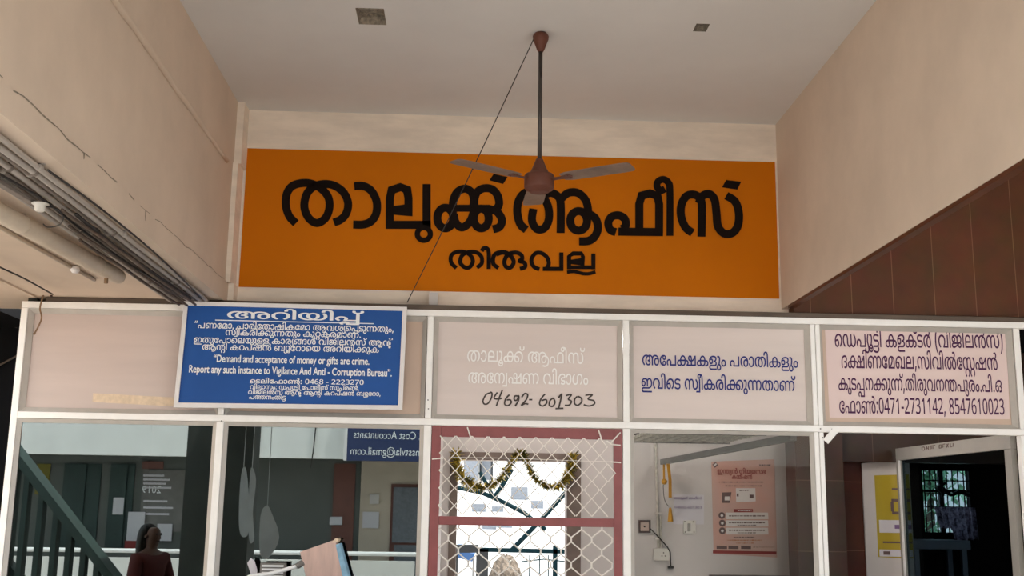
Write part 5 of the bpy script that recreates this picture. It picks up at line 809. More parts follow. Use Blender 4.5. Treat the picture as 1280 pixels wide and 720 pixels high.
# glass
for i, gm, n in ((0, 'film_glass', 1), (1, 'film_glass', 2), (3, 'clear_glass', 3)):
    a, b = OPEN[i]
    boxstruct('window_%d' % n, (a + 0.003, b - 0.003, GLASS_Y, GLASS_Y + 0.004, 0.955, ZR0 - 0.006), MT[gm], label=['tinted reflecting glass left of the notice board post', 'tinted reflecting glass beside the maroon mesh door', 'clear glass pane in front of the pink poster'][n - 1])

# ================================================================== sign panels
def panel(i, m, label):
    a, b = OPEN[i]
    t = thing('sign_panel', label, 'sign', ((a + b) / 2, D1 + 0.05, ZR1))
    boxobj('board', (a + 0.004, b - 0.004, D1 + 0.051, D1 + 0.06, ZR1 + 0.004, ZT0 - 0.004), MT[m], t)
    return t
PY = D1 + 0.051
p1 = panel(0, 'panel_pink', 'blank pink panel with a strip of yellowed tape, at the left end of the partition')
bm = NB(); ta, tb = atY(116, 497, PY), atY(219, 502.5, PY)
slab(bm, [ta + V3((0, -0.0006, -0.03)), tb + V3((0, -0.0006, -0.03)), tb + V3((0, -0.0006, 0.03)), ta + V3((0, -0.0006, 0.03))], (0, -0.0008, 0))
obj('tape_strip', bm, MT['tape'], p1, label='strip of yellowed tape')
p2 = panel(1, 'panel_peach', 'blank peach panel mostly hidden behind the blue notice board')
p3 = panel(2, 'panel_mauve', 'pink panel with faded white lettering and a handwritten phone number above the mesh door')
write_px('taluk', MT['cream_letter'], p3, PY, 584, 451.6, 731, 454.8, 13.6, 10)
write_px('enq', MT['cream_letter'], p3, PY, 585.2, 478.8, 735.2, 481, 13.2, 10)
bm = NB()
def h3(p): return atY(p.x / 4.8 + 530, p.y / 4.8 + 385, PY - 0.0016)
for st in ([(400, 508), (372, 520), (354, 556), (362, 576), (384, 572), (404, 540), (408, 512), (398, 504)],
           [(440, 506), (420, 540), (446, 546), (470, 540)], [(470, 492), (448, 548), (434, 588)],
           [(512, 520), (490, 546), (484, 576), (502, 586), (522, 570), (518, 552), (496, 552)],
           [(562, 528), (544, 530), (542, 552), (558, 552), (568, 526), (566, 556), (546, 590)],
           [(586, 536), (604, 514), (622, 522), (612, 552), (584, 584), (606, 574), (626, 578)], [(630, 550), (650, 550)],
           [(726, 516), (700, 548), (694, 578), (714, 588), (736, 570), (732, 550), (704, 556)],
           [(776, 540), (756, 556), (752, 584), (772, 590), (786, 566), (776, 540)],
           [(806, 540), (826, 516), (818, 560), (808, 600)], [(788, 604), (836, 602)],
           [(850, 526), (884, 520), (866, 546), (884, 560), (872, 582), (844, 584)],
           [(920, 530), (904, 548), (904, 574), (922, 584), (944, 566), (944, 542), (922, 530)],
           [(968, 524), (1010, 520), (984, 546), (1018, 556), (1022, 576), (990, 588), (958, 580)]):
    ribbon(bm, st, 9.5, h3)
obj('handwriting', bm, MT['marker'], p3, label='phone number handwritten in black marker')
p4 = panel(3, 'panel_mauve', 'pink panel with two lines of navy blue lettering')
write_px('app1', MT['navy_letter'], p4, PY, 803, 456.4, 997.5, 459.5, 12.8, 22)
write_px('app2', MT['navy_letter'], p4, PY, 802, 485.6, 994.6, 489, 12.8, 22)
p5 = panel(4, 'panel_peach', 'panel with four lines of purple lettering on a pink sheet, at the right end')
bm = NB()
c = [atY(*q, PY) for q in ((1031, 409), (1258, 413), (1262, 524), (1037, 522))]
slab(bm, [v + V3((0, -0.0004, 0)) for v in c], (0, -0.0008, 0)); obj('vinyl_sheet', bm, MT['sheet_pink'], p5, label='pink vinyl sheet')
write_px('v1', MT['purple_letter'], p5, PY, 1043.7, 433.4, 1253.5, 435.2, 16.2, 18)
write_px('v2', MT['purple_letter'], p5, PY, 1052, 459.9, 1247, 462.5, 15.6, 18)
write_px('v3', MT['purple_letter'], p5, PY, 1048.3, 487.4, 1252.5, 490.2, 14.8, 18)
write_px('v4', MT['purple_letter'], p5, PY, 1049.4, 516.4, 1255.6, 518.2, 15.2, 18)

# ================================================================== blue notice board
BY = 7.44
nb = thing('notice_board', 'blue notice board with white lettering in a white frame, hung over the left panels', 'notice board', tuple(atY(360, 510, BY)))
outer = [atY(*q, BY - 0.012) for q in ((230, 376.4), (508.7, 383.6), (502.8, 512), (216.6, 509.2))]
inner = [atY(*q, BY - 0.012) for q in ((234.6, 381.6), (503.2, 388.4), (497.6, 506.6), (222.6, 503.2))]
bm = NB()
slab(bm, [atY(*q, BY) for q in ((232, 379), (506, 386), (500, 509), (220, 506.5))], (0, 0.008, 0)); obj('board', bm, MT['blue'], nb)
bm = NB()
for i in range(4):
    j = (i + 1) % 4
    slab(bm, [outer[i], outer[j], inner[j], inner[i]], (0, 0.024, 0))
obj('board_frame', bm, MT['white_frame'], nb, label='white frame')
WL = MT['white_letter']
write_px('heading', WL, nb, BY, 284.5, 397.6, 454, 401.6, 8.6, 40)
bm = NB(); ua, ub = atY(269, 398.9 + 1.2, BY - 0.001), atY(467.2, 404.6, BY - 0.001)
beam(bm, ua, ub, 0.006, 0.0015, (0, 1, 0)); obj('underline', bm, WL, nb)
write_px('n1', WL, nb, BY, 243, 410, 491.8, 415.2, 6.4, 34)
write_px('n2', WL, nb, BY, 282, 418.9, 450.8, 422.2, 6.2, 34)
write_px('n3', WL, nb, BY, 242.3, 428.2, 490.5, 432.2, 6.2, 34)
write_px('n4', WL, nb, BY, 252.8, 437, 477.8, 440.8, 6.2, 34)
write_px(None, WL, nb, BY, 267, 452.4, 461.4, 456.0, 9.4, 44, polys=latin_polys('“Demand and acceptance of money or gifts are crime.'), ref=580)
write_px(None, WL, nb, BY, 236.4, 465.4, 489.5, 470.6, 9.4, 44, polys=latin_polys('Report any such instance to Vigilance And Anti - Corruption Bureau”.'), ref=580)
write_px('a1', WL, nb, BY, 312.6, 479, 454.4, 481, 4.6, 40)
write_px('a2', WL, nb, BY, 312.6, 486.2, 448.5, 488, 4.4, 40)
write_px('a3', WL, nb, BY, 310.2, 492.6, 475.5, 495, 4.4, 40)
write_px('a4', WL, nb, BY, 311.4, 498.8, 357, 499.6, 4.4, 40)
for x in (300, 440):
    bm = NB(); c = atY(x, 378, BY + 0.02)
    beam(bm, (c.x, BY + 0.01, ZT1 - 0.02), (c.x, D1 + 0.005, ZT1 + 0.002), 0.02, 0.004)
    obj('hanger', bm, MT['steel'], nb)

# dark rail over the partition
bm = NB(); box(bm, -2.90, 6.2, D1 + 0.012, D1 + 0.10, ZT1 + 0.002, 2.899)
tag(obj('timber_rail', bm, MT['timber'], bevel=0.003), 'long dark timber rail lying on top of the white partition frame', 'rail')

# ================================================================== maroon mesh door
md = thing('mesh_door', 'maroon framed door filled with chain-link wire mesh', 'door', (0.39, D1, 0))
a, b = OPEN[2]
a += 0.004; b -= 0.004
zt = ZR0 - 0.004
boxobj('stile', (a, a + 0.062, D1 + 0.005, D1 + 0.045, 0.02, zt), MT['maroon'], md, bevel=0.004)
boxobj('stile', (b - 0.058, b, D1 + 0.005, D1 + 0.045, 0.02, zt), MT['maroon'], md, bevel=0.004)
boxobj('top_rail', (a + 0.062, b - 0.058, D1 + 0.006, D1 + 0.044, zt - 0.072, zt), MT['maroon'], md, bevel=0.004)
boxobj('middle_rail', (a + 0.062, b - 0.058, D1 + 0.006, D1 + 0.044, 1.415, 1.472), MT['maroon'], md, bevel=0.004)
boxobj('bottom_rail', (a + 0.062, b - 0.058, D1 + 0.006, D1 + 0.044, 0.02, 0.12), MT['maroon'], md, bevel=0.004)
def chain(x0, x1, z0, z1, pw, ph, r, y, twist):
    bm = NB()
    nx = int((x1 - x0) / (pw / 2)) + 1
    nz = int((z1 - z0) / (ph / 2)) + 2
    for k in range(-1, nx):
        pts = []
        for j in range(nz):
            i = k if (k + j) % 2 == 0 else k + 1
            x = x0 + i * pw / 2 + random.uniform(-.0012, .0012)
            z = z1 - j * ph / 2
            s = (1 if i == k else -1) * 0.002
            yy = y + (0.003 if i == k else -0.003)
            if twist:
                pts += [(x + s, yy, z + twist), (x + s, yy, z - twist)]
            else: pts.append((x + s, yy, z))
        seg = []
        for p in pts + [None]:
            if p is not None and x0 - 0.001 <= p[0] <= x1 + 0.001 and z0 - 0.02 <= p[2] <= z1 + 0.02: seg.append(p)
            else:
                if len(seg) > 1: tube(bm, seg, r, 6)
                seg = []
    return bm
obj('wire_mesh', chain(a + 0.055, b - 0.05, 1.478, zt - 0.066, 0.108, 0.115, 0.0046, D1 - 0.006, 0), MT['wire'], md, label='upper wire mesh of small diamonds')
obj('wire_mesh', chain(a + 0.060, b - 0.056, 0.15, 1.412, 0.1365, 0.164, 0.0052, D1 + 0.022, 0.016), MT['wire'], md, label='lower wire mesh of larger twisted diamonds')
def zd(p): 
    return atY(p[0] / 3.6 + 530, p[1] / 3.6 + 520, D1 - 0.004)
for st in ([(195, 50), (212, 104)], [(785, 62), (800, 108)], [(36, 194), (85, 190)], [(840, 206), (886, 210)], [(842, 120), (884, 74)], [(822, 112), (846, 128), (884, 132)]):
    bm = NB(); tube(bm, [zd(q) for q in st], 0.005, 6)
    obj('wire_tie', bm, MT['wire'], md)
bm = NB(); tube(bm, [zd((130, 186)), zd((400, 190)), zd((640, 200)), zd((850, 206))], 0.002, 6); obj('stay_wire', bm, MT['wire'], md)

# ================================================================== ceiling fan
FX, FY = 0.381, 6.26
fan = thing('ceiling_fan', 'brown three-bladed ceiling fan on a long dark rod in front of the orange sign', 'fan', (FX, FY, ZC))
bm = NB(); lathe(bm, [(0, ZC), (0.036, ZC), (0.049, ZC - 0.02), (0.047, ZC - 0.04), (0.023, ZC - 0.105), (0.016, ZC - 0.12), (0, ZC - 0.12)], (FX, FY), 24); obj('canopy', bm, MT['fan_brown'], fan, smooth=True)
bm = NB(); tube(bm, [(FX, FY, ZC - 0.115), (FX, FY, 3.54)], 0.0125, 12); obj('down_rod', bm, MT['rod'], fan, smooth=True)
bm = NB(); lathe(bm, [(0, 3.565), (0.02, 3.565), (0.026, 3.55), (0.044, 3.505), (0.052, 3.49), (0.053, 3.474), (0.082, 3.468), (0.089, 3.458), (0.089, 3.392), (0.082, 3.378), (0.06, 3.372), (0.058, 3.362), (0, 3.360)], (FX, FY), 32); obj('motor', bm, MT['fan_brown'], fan, smooth=True)
for ang in (90.5, 211, 331):
    t = math.radians(ang)
    d = V3((math.cos(t), math.sin(t), 0)); s = V3((-d.y, d.x, 0))
    tilt = 0.085
    def bp(u, v, h=0): return V3((FX, FY, 3.432)) + d * u + s * v + V3((0, 0, -v * tilt + 0.02 * u + h))
    prof = [(0.15, 0.046), (0.19, 0.060), (0.36, 0.065), (0.52, 0.066), (0.572, 0.062), (0.585, 0.042)]
    outl = [(u, h) for u, h in prof] + [(u, -h) for u, h in prof[::-1]]
    bm = NB()
    slab(bm, [bp(u, v) for u, v in outl], (0, 0, 0.004))
    bl = obj('blade', bm, MT['fan_blade'], fan)
    bm = NB()
    slab(bm, [bp(u, v, -0.004) for u, v in ((0.08, 0.018), (0.14, 0.018), (0.2, 0.032), (0.215, 0), (0.2, -0.032), (0.14, -0.018), (0.08, -0.018))], (0, 0, 0.0035))
    for v in (0.02, -0.02): tube(bm, [bp(0.19, v, -0.007), bp(0.19, v, -0.003)], 0.006, 8)
    obj('blade_bracket', bm, MT['fan_brown'], bl)
bm = NB()
A, B = V3((FX - 0.046, FY, ZC - 0.045)), atY(509, 378, 7.55)
P = [A.lerp(B, i / 14) + V3((0, 0, -0.02 * math.sin(PI * i / 14))) for i in range(15)]
tube(bm, [A + V3((0.015, 0, 0.04))] + P, 0.0035, 6)
tube(bm, [A.lerp(B, .43) + V3((0, 0, -0.02)), A.lerp(B, .45) + V3((0, 0, -0.02))], 0.006, 6)
tag(obj('fan_cable', bm, MT['cable']), 'thin black cable slanting from the fan canopy down to the notice board', 'cable')

# ================================================================== services under the left slab
ZS = 2.90
pipes = [(-1.790, 0.012, 'conduit'), (-1.832, 0.015, 'conduit'), (-1.872, 0.010, 'conduit_dark'), (-1.915, 0.014, 'conduit'), (-1.962, 0.011, 'conduit_dark'), (-2.004, 0.014, 'conduit'), (-2.050, 0.012, 'conduit')]
ordn = ['nearest the beam face', 'second from the beam face', 'third from the beam face', 'fourth from the beam face', 'fifth from the beam face', 'sixth from the beam face', 'farthest from the beam face']
for k, (x, r, m) in enumerate(pipes):
    t = thing('conduit_pipe', ('grey' if m == 'conduit' else 'dusty brown') + ' cable conduit under the left slab, ' + ordn[k] + ' in its bundle', 'pipe', (x, 4, ZS), 'conduits under the left slab')
    bm = NB()
    P = [(x + random.uniform(-.006, .006) - (0.0 if i < 16 else 0.002 * (i - 16)), FRONT + 0.1 + i * (7.49 - FRONT - 0.1) / 19, ZS - r - 0.003 - random.uniform(0, .004)) for i in range(20)]
    tube(bm, P, r, 10); obj('tube', bm, MT[m], t, smooth=True)
    for yy in (4.42 + 0.05 * (k % 3), 5.55 - 0.04 * (k % 2), 6.75 + 0.03 * (k % 4)):
        bm = NB(); tube(bm, [(x, yy, ZS - r - 0.004), (x, yy + 0.025, ZS - r - 0.004)], r + 0.004, 10); box(bm, x - r - 0.012, x + r + 0.012, yy, yy + 0.02, ZS - 0.004, ZS - 0.0005)
        obj('saddle_clip', bm, MT['conduit_dark' if k % 2 else 'conduit'], t)
def atZ(px, py, z=ZS - 0.047): return at(px, py, 2, z)
def cable(name, label, pts, r, m='cable', cat='cable', group=None, n=6):
    bm = NB(); tube(bm, smooth_path(pts, 5), r, n)
    return tag(obj(name, bm, MT[m], smooth=True), label, cat, group)
cable('cable', 'black cable sagging beside the conduit bundle to the partition top', [atZ(-60, 182), atZ(0, 218), atZ(50, 247), atZ(90, 278), atZ(117, 298), atZ(160, 329), atZ(232, 373)], 0.006)
cable('cable', 'second black cable running through the tail of the conduit bundle', [atZ(95, 268, ZS - 0.052), atZ(140, 305, ZS - 0.052), atZ(190, 340, ZS - 0.052), atZ(238, 373, ZS - 0.052)], 0.009)
cable('cable', 'black cable on top of the conduit bundle near the beam foot', [atZ(60, 213, ZS - 0.045), atZ(130, 264, ZS - 0.045), atZ(200, 322, ZS - 0.045), atZ(252, 373, ZS - 0.045)], 0.005)
cable('cable', 'thin dark cable at the far left, above the end of the white frame', [atZ(-40, 313), atZ(0, 334), atZ(30, 348), atZ(66, 368)], 0.005)
for k, (xa, xb, zz, lab) in enumerate(((-1.86, -1.845, 0.046, 'dusty dark cable tied under the conduit bundle, nearest the beam'), (-1.93, -1.90, 0.05, 'dusty dark cable tied under the middle of the conduit bundle'), (-1.985, -1.955, 0.047, 'dusty dark cable tied under the conduit bundle, nearest the fat plastic pipe'))):
    rq = random.Random(40 + k)
    pts = [(xa + (xb - xa) * i / 9 + rq.uniform(-.006, .006), 4.9 + 0.3 * k + i * (7.33 - 4.9 - 0.3 * k) / 9, ZS - zz - 0.022 - rq.uniform(0, .004)) for i in range(10)]
    cable('cable', lab, pts, 0.008, 'timber')
# batten with lamp holder
bm = NB(); p, q = atZ(-40, 205, ZS - 0.052), atZ(46, 257, ZS - 0.052); beam(bm, p, q, 0.035, 0.018)
tag(obj('wooden_batten', bm, MT['conduit_dark'], bevel=0.003), 'dusty wooden batten on the slab leading to the lamp holder', 'batten')
lh = thing('lamp_holder', 'white lamp holder with a looped wire under the left slab', 'lamp holder', tuple(atZ(49, 258, ZS)))
c = atZ(50, 259, ZS - 0.08)
bm = NB(); lathe(bm, [(0, ZS - 0.0625), (0.036, ZS - 0.0625), (0.038, ZS - 0.066), (0.024, ZS - 0.075), (0.022, ZS - 0.095), (0.016, ZS - 0.10), (0, ZS - 0.10)], (c.x, c.y), 20); obj('socket', bm, MT['switch'], lh, smooth=True)
bm = NB(); tube(bm, smooth_path([atZ(58, 258, ZS - 0.08), atZ(72, 262, ZS - 0.08), atZ(79, 272, ZS - 0.085), atZ(74, 281, ZS - 0.09), atZ(60, 284, ZS - 0.09), atZ(54, 280, ZS - 0.085)], 6), 0.003, 6); obj('wire_loop', bm, MT['cable'], lh)
pv = thing('plastic_pipe', 'fat cream plastic pipe with a rounded end under the left slab', 'pipe', tuple(atZ(60, 300, ZS)))
bm = NB(); p, q = atZ(-30, 250, ZS - 0.055), atZ(150, 347, ZS - 0.055)
d = (q - p).normalized()
tube(bm, [p, p.lerp(q, .5), q - d * 0.05, q - d * 0.02, q - d * 0.005, q], [0.046, 0.046, 0.046, 0.042, 0.03, 0.012], 18); obj('tube', bm, MT['pvc'], pv, smooth=True)
bm = NB(); c = q - d * 0.2; tube(bm, [c + V3((0, 0, -0.03)), c + V3((0.0, 0, -0.075))], 0.012, 8); obj('drain_stub', bm, MT['rope'], pv)
for f in (0.25, 0.8):
    c = p.lerp(q, f); bm = NB(); tube(bm, [c, c + d * 0.02], 0.049, 18); box(bm, c.x - 0.012, c.x + 0.012, c.y, c.y + 0.02, ZS - 0.02, ZS - 0.001); obj('pipe_clamp', bm, MT['pvc'], pv)
bm = NB(); tube(bm, [atZ(-30, 268, ZS - 0.013), atZ(40, 307, ZS - 0.013), atZ(118, 350, ZS - 0.013)], 0.012, 8)
tag(obj('conduit_pipe', bm, MT['pvc'], smooth=True), 'thin cream conduit running beside the fat plastic pipe', 'pipe', 'conduits under the left slab')
bm = NB(); c = atZ(94, 336, ZS - 0.02); lathe(bm, [(0, ZS - 0.005), (0.025, ZS - 0.005), (0.028, ZS - 0.03), (0.016, ZS - 0.045), (0, ZS - 0.045)], (c.x, c.y), 14)
tag(obj('cable_clip', bm, MT['white_frame'], smooth=True), 'small white clip beside the fat plastic pipe', 'clip')
bm = NB(); box(bm, -2.995, -2.965, 3.0, 7.5, ZS - 0.012, ZS - 0.0005); struct('trim_7', bm, MT['plaster'], label='plaster ridge under the left slab')
rp = thing('rope', 'knotted brown rope hanging over the blank pink panel', 'rope', tuple(atY(60, 372, 7.47)))
ropeY = 7.465
rpt = lambda L: [atY(x, y, ropeY) for x, y in L]
bm = NB(); tube(bm, smooth_path(rpt([(64, 366), (66, 350), (63, 346), (58, 352), (55, 366), (52, 376), (50, 386), (52, 397), (48, 408), (43, 417)]), 5), 0.0055, 7)
lathe(bm, [(0, rpt([(43, 417)])[0].z + 0.01), (0.011, rpt([(43, 417)])[0].z), (0, rpt([(43, 417)])[0].z - 0.01)], (rpt([(43, 417)])[0].x, ropeY), 8); obj('hanging_end', bm, MT['rope'], rp)
bm = NB(); tube(bm, smooth_path(rpt([(66, 362), (67, 350), (73, 349), (81, 353), (84, 359), (79, 363), (73, 359), (69, 352)]), 5), 0.006, 7); obj('knot_loop', bm, MT['rope'], rp)
bm = NB(); tube(bm, [atY(64, 344, ropeY), atY(64, 371, ropeY)], 0.009, 8); obj('tie_peg', bm, MT['dark_wood'], rp)

# ================================================================== things on the office rear wall
WY = YB
def wq(pts, y=0.0): return [atY(px, py, WY - 0.003 - y) for px, py in pts]
def flat(name, px, m, parent, y=0.0, th=0.001, label=None):
    bm = NB(); slab(bm, wq(px, y), (0, -th, 0)); return obj(name, bm, MT[m], parent, label=label)
def rect(x0, y0, x1, y1, sk=0.0): return [(x0, y1), (x1, y1 + sk), (x1, y0 + sk), (x0, y0)]
po = thing('poster', 'pink poster with red heading and white text bands on the office wall', 'poster', tuple(wq([(930, 695)])[0]))
flat('sheet', [(892, 692), (971.5, 697), (968, 574), (889, 577)], 'poster', po)
K = 0.0015
PS = lambda x, y: (885 + x / 11.08, 570 + y / 11.08)      # upper half of the poster
PL = lambda x, y: (885 + x / 10.29, 630 + y / 10.29)      # lower half
flat('bank_mark', [PS(95, 165), PS(138, 125), PS(105, 80), PS(58, 120)], 'poster_ink', po, K)
flat('bank_mark', [PS(90, 145), PS(122, 115), PS(108, 98), PS(76, 130)], 'poster_white', po, K + 0.001)
def pline(x0, x1, y, h, m, conv, seed, pr=po):
    rnd = random.Random(seed)
    bm = NB()
    x = x0
    while x < x1:
        wd = rnd.uniform(14, 40)
        wd = min(wd, x1 - x)
        hh = h * rnd.uniform(0.6, 1.0)
        slab(bm, wq([conv(x, y + hh / 2), conv(x + wd, y + hh / 2), conv(x + wd, y - hh / 2), conv(x, y - hh / 2)], K + 0.001), (0, -0.0006, 0))
        x += wd + rnd.uniform(5, 11)
    return obj('print_line', bm, MT[m], pr)
def wtext(key, m, parent, conv, x0, y0, x1, y1, h, bold, name='lettering'):
    a = wq([conv(x0, y0)])[0]; b = wq([conv(x1, y1)])[0]
    return write(layout(TEXT[key]), name, MT[m], parent, a, b, h * WY / FOC, (0, -0.004, 0), 560, bold)
pline(710, 870, 125, 22, 'poster_ink', PS, 3)
wtext('pos1', 'poster_red', po, PS, 130, 240, 800, 250, 4.8, 40)
wtext('pos2', 'poster_red', po, PS, 330, 315, 610, 318, 4.4, 40)
pline(150, 770, 362, 16, 'poster_ink', PS, 4)
pline(240, 745, 414, 16, 'poster_ink', PS, 5)
flat('photo', [PS(195, 650), PS(300, 650), PS(325, 500), PS(195, 505)], 'poster_ink', po, K)
flat('photo', [PS(230, 615), PS(298, 615), PS(300, 560), PS(232, 560)], 'poster_white', po, K + 0.001)
flat('card', [PS(390, 640), PS(660, 628), PS(655, 445), PS(385, 445)], 'poster_white', po, K)
pline(435, 560, 478, 12, 'poster_ink', PS, 6)
flat('stamp', [PS(575, 585), PS(632, 585), PS(632, 535), PS(575, 535)], 'poster_ink', po, K + 0.001)
flat('stamp', [PS(398, 560), PS(425, 560), PS(425, 520), PS(398, 520)], 'poster_ink', po, K + 0.001)
flat('title_band', [PL(330, 105), PL(578, 103), PL(576, 65), PL(330, 65)], 'poster_red', po, K)
pline(385, 560, 84, 14, 'poster_white', PL, 7)
for k, (ya, yb, cx, cy) in enumerate(((110, 195, 178, 148), (210, 290, 184, 246), (305, 392, 184, 345))):
    flat('text_band', [PL(235, yb), PL(778, yb), PL(772, ya), PL(232, ya)], 'poster_white', po, K)
    bm = NB()
    cpt = wq([PL(cx, cy)], K + 0.001)[0]
    tube(bm, [cpt, cpt + V3((0, -0.001, 0))], 0.032, 18); obj('icon', bm, MT['poster_ink'], po)
    bm = NB(); tube(bm, [cpt + V3((0, -0.001, 0)), cpt + V3((0, -0.002, 0))], 0.014, 6); obj('icon', bm, MT['poster_white'], po)
    pline(270, 730, (ya + yb) / 2 - (10 if k else 0), 18, 'poster_ink', PL, 10 + k)
    if k: pline(380, 620, (ya + yb) / 2 + 22, 12, 'poster_ink', PL, 20 + k)
pline(330, 600, 428, 12, 'poster_ink', PL, 30)
pline(250, 690, 465, 16, 'poster_orange', PL, 31)
pline(360, 590, 503, 12, 'poster_orange', PL, 32)
for x0, x1 in ((110, 245), (262, 392), (425, 552)): flat('logo_block', [PL(x0, 578), PL(x1, 580), PL(x1, 542), PL(x0, 535)], 'poster_ink', po, K)
pline(580, 855, 555, 8, 'poster_ink', PL, 33)
flat('footer_band', [PL(62, 635), PL(880, 648), PL(880, 610), PL(62, 595)], 'poster_red', po, K)
nt_ = thing('notice_sheet', 'small white sheet with a handwritten office phone number, left of the pink poster', 'paper', tuple(wq([(858, 652)])[0]))
flat('sheet', rect(842, 618, 880, 655, 0.5), 'paper', nt_)
CV = lambda x, y: (x, y)
wtext('office', 'violet_ink', nt_, CV, 842, 624, 877, 624.3, 2.4, 6)
wtext('tel', 'violet_ink', nt_, CV, 843, 635.5, 877, 635.8, 2.2, 6)
def wbox(name, px, m, parent, th, y=0.0, bevel=0.003, label=None):
    bm = NB(); slab(bm, wq(px, y), (0, -th, 0)); return obj(name, bm, MT[m], parent, bevel=bevel, label=label)
# fan regulator plate
sp = thing('switch_plate', 'square white regulator plate with corner screws, below the small white sheet', 'switch', tuple(wq([(862, 660)])[0]))
wbox('plate', rect(854, 650.5, 869.5, 667), 'switch', sp, 0.012)
wbox('rocker', rect(859.3, 654, 863.2, 664), 'switch_grey', sp, 0.006, 0.012)
for x, y in ((856, 652), (866.3, 652.3), (856.5, 665), (867.5, 665)):
    cpt = wq([(x, y)], 0.012)[0]; bm = NB(); tube(bm, [cpt, cpt + V3((0, -0.003, 0))], 0.006, 8); obj('screw', bm, MT['cable'], sp)
# framed plaque
pq = thing('bell_board', 'small tan square with a dark wooden border beside the mesh door', 'plaque', tuple(wq([(805.5, 658)])[0]))
wbox('board', rect(799.5, 651.5, 811.5, 664.5), 'tan', pq, 0.012)
bm = NB()
for (x0, y0, x1, y1) in ((798, 650, 813, 652.3), (798, 663.6, 813, 666), (798, 652.3, 800.2, 663.6), (810.8, 652.3, 813, 663.6)): slab(bm, wq(rect(x0, y0, x1, y1)), (0, -0.022, 0))
obj('border', bm, MT['dark_wood'], pq)
cpt = wq([(805.6, 658.2)], 0.012)[0]; bm = NB(); tube(bm, [cpt, cpt + V3((0, -0.008, 0))], 0.008, 10); obj('push_button', bm, MT['cable'], pq)
# socket with plug and lead
so = thing('power_socket', 'white surface power socket with a dark lead, low on the office wall', 'socket', tuple(wq([(826, 700)])[0]))
wbox('socket_box', rect(816.5, 685.5, 836, 700.5), 'switch', so, 0.035, bevel=0.006)
bm = NB()
for x, y in ((829.5, 691), (827.5, 695), (831.5, 695)):
    cpt = wq([(x, y)], 0.035)[0]; tube(bm, [cpt, cpt + V3((0, -0.002, 0))], 0.006, 8)
obj('pin_hole', bm, MT['cable'], so)
cb = thing('lead', 'dark lead running from the framed tan square down past the socket', 'cable', tuple(wq([(838, 709)])[0]))
bm = NB(); tube(bm, [wq([q], 0.045)[0] for q in ((812, 660), (824, 672), (834, 683.5), (837.8, 690), (838.4, 708))], 0.006, 6); obj('wire', bm, MT['cable'], cb)
bm = NB(); slab(bm, wq(rect(834.5, 707.5, 841.5, 710.5), 0.0), (0, -0.03, 0)); obj('base_plug', bm, MT['cable'], cb)
# wall conduit
wc = thing('wall_conduit', 'pale vertical conduit on the office wall ending at the socket', 'pipe', tuple(wq([(823, 685)])[0]))
bm = NB(); tube(bm, [wq([q], 0.012)[0] for q in ((819.5, 552), (821, 600), (822, 640), (823, 685))], 0.013, 8); obj('tube', bm, MT['steel_mesh'], wc)
bm = NB(); tube(bm, [wq([q], 0.012)[0] for q in ((826, 645), (826.3, 685))], 0.010, 8); obj('tube', bm, MT['steel_mesh'], wc)
for y in (641.5, 673): bm = NB(); slab(bm, wq(rect(818.5, y - 1, 826, y + 1.4)), (0, -0.03, 0)); obj('saddle_clip', bm, MT['switch'], wc)
# steel bar and straps
bm = NB(); p, q = at(828, 577.5, 1, 10.45), at(992, 546.5, 1, 7.9); beam(bm, p, q, 0.05, 0.05)
BARP, BARQ = p, q
tag(obj('steel_bar', bm, MT['steel'], bevel=0.004), 'grey steel bar slanting across the office above the poster', 'bar')
def strap(label, pts, w, tassel=None, knot=None, t_=0.055):
    c0 = BARP.lerp(BARQ, t_) - V3((0, 0, 0.020)); YY = c0.y
    t = thing('strap', label, 'strap', tuple(c0), 'yellow straps')
    bm = NB()
    for a, b in zip(pts, pts[1:]):
        A = c0 if a is pts[0] else at(a[0], a[1], 1, YY); B = at(b[0], b[1], 1, YY)
        slab(bm, [A + V3((-w / 2, 0, 0)), A + V3((w / 2, 0, 0)), B + V3((w / 2, 0, 0)), B + V3((-w / 2, 0, 0))], (0, 0.004, 0))
    obj('band', bm, MT['yellow'], t)
    if tassel:
        bm = NB(); c = at(tassel[0], tassel[1], 1, YY); lathe(bm, [(0, c.z + 0.13), (0.012, c.z + 0.12), (0.02, c.z + 0.06), (0.026, c.z), (0, c.z)], (c.x, c.y), 10); obj('tassel', bm, MT['yellow'], t)
    if knot:
        bm = NB(); c = at(knot[0], knot[1], 1, YY); bmesh.ops.create_icosphere(bm, subdivisions=2, radius=0.028, matrix=Matrix.Translation(c)); obj('knot', bm, MT['yellow'], t, smooth=True)
    return t
strap('longer yellow strap with a tassel hanging from the steel bar', [(837, 576), (837.6, 600), (837.8, 622)], 0.030, (838, 652), None)
s2 = strap('shorter yellow strap with a knot hanging at the tip of the steel bar', [(829.8, 577), (830, 592), (830.3, 601)], 0.018, None, (830.3, 602), 0.014)
YY = s2.location.y
bm = NB(); tube(bm, smooth_path([at(829, 606, 1, YY), at(829.5, 618, 1, YY), at(832, 628, 1, YY), at(836, 633, 1, YY)], 5), 0.004, 6); obj('cord', bm, MT['steel'], s2)
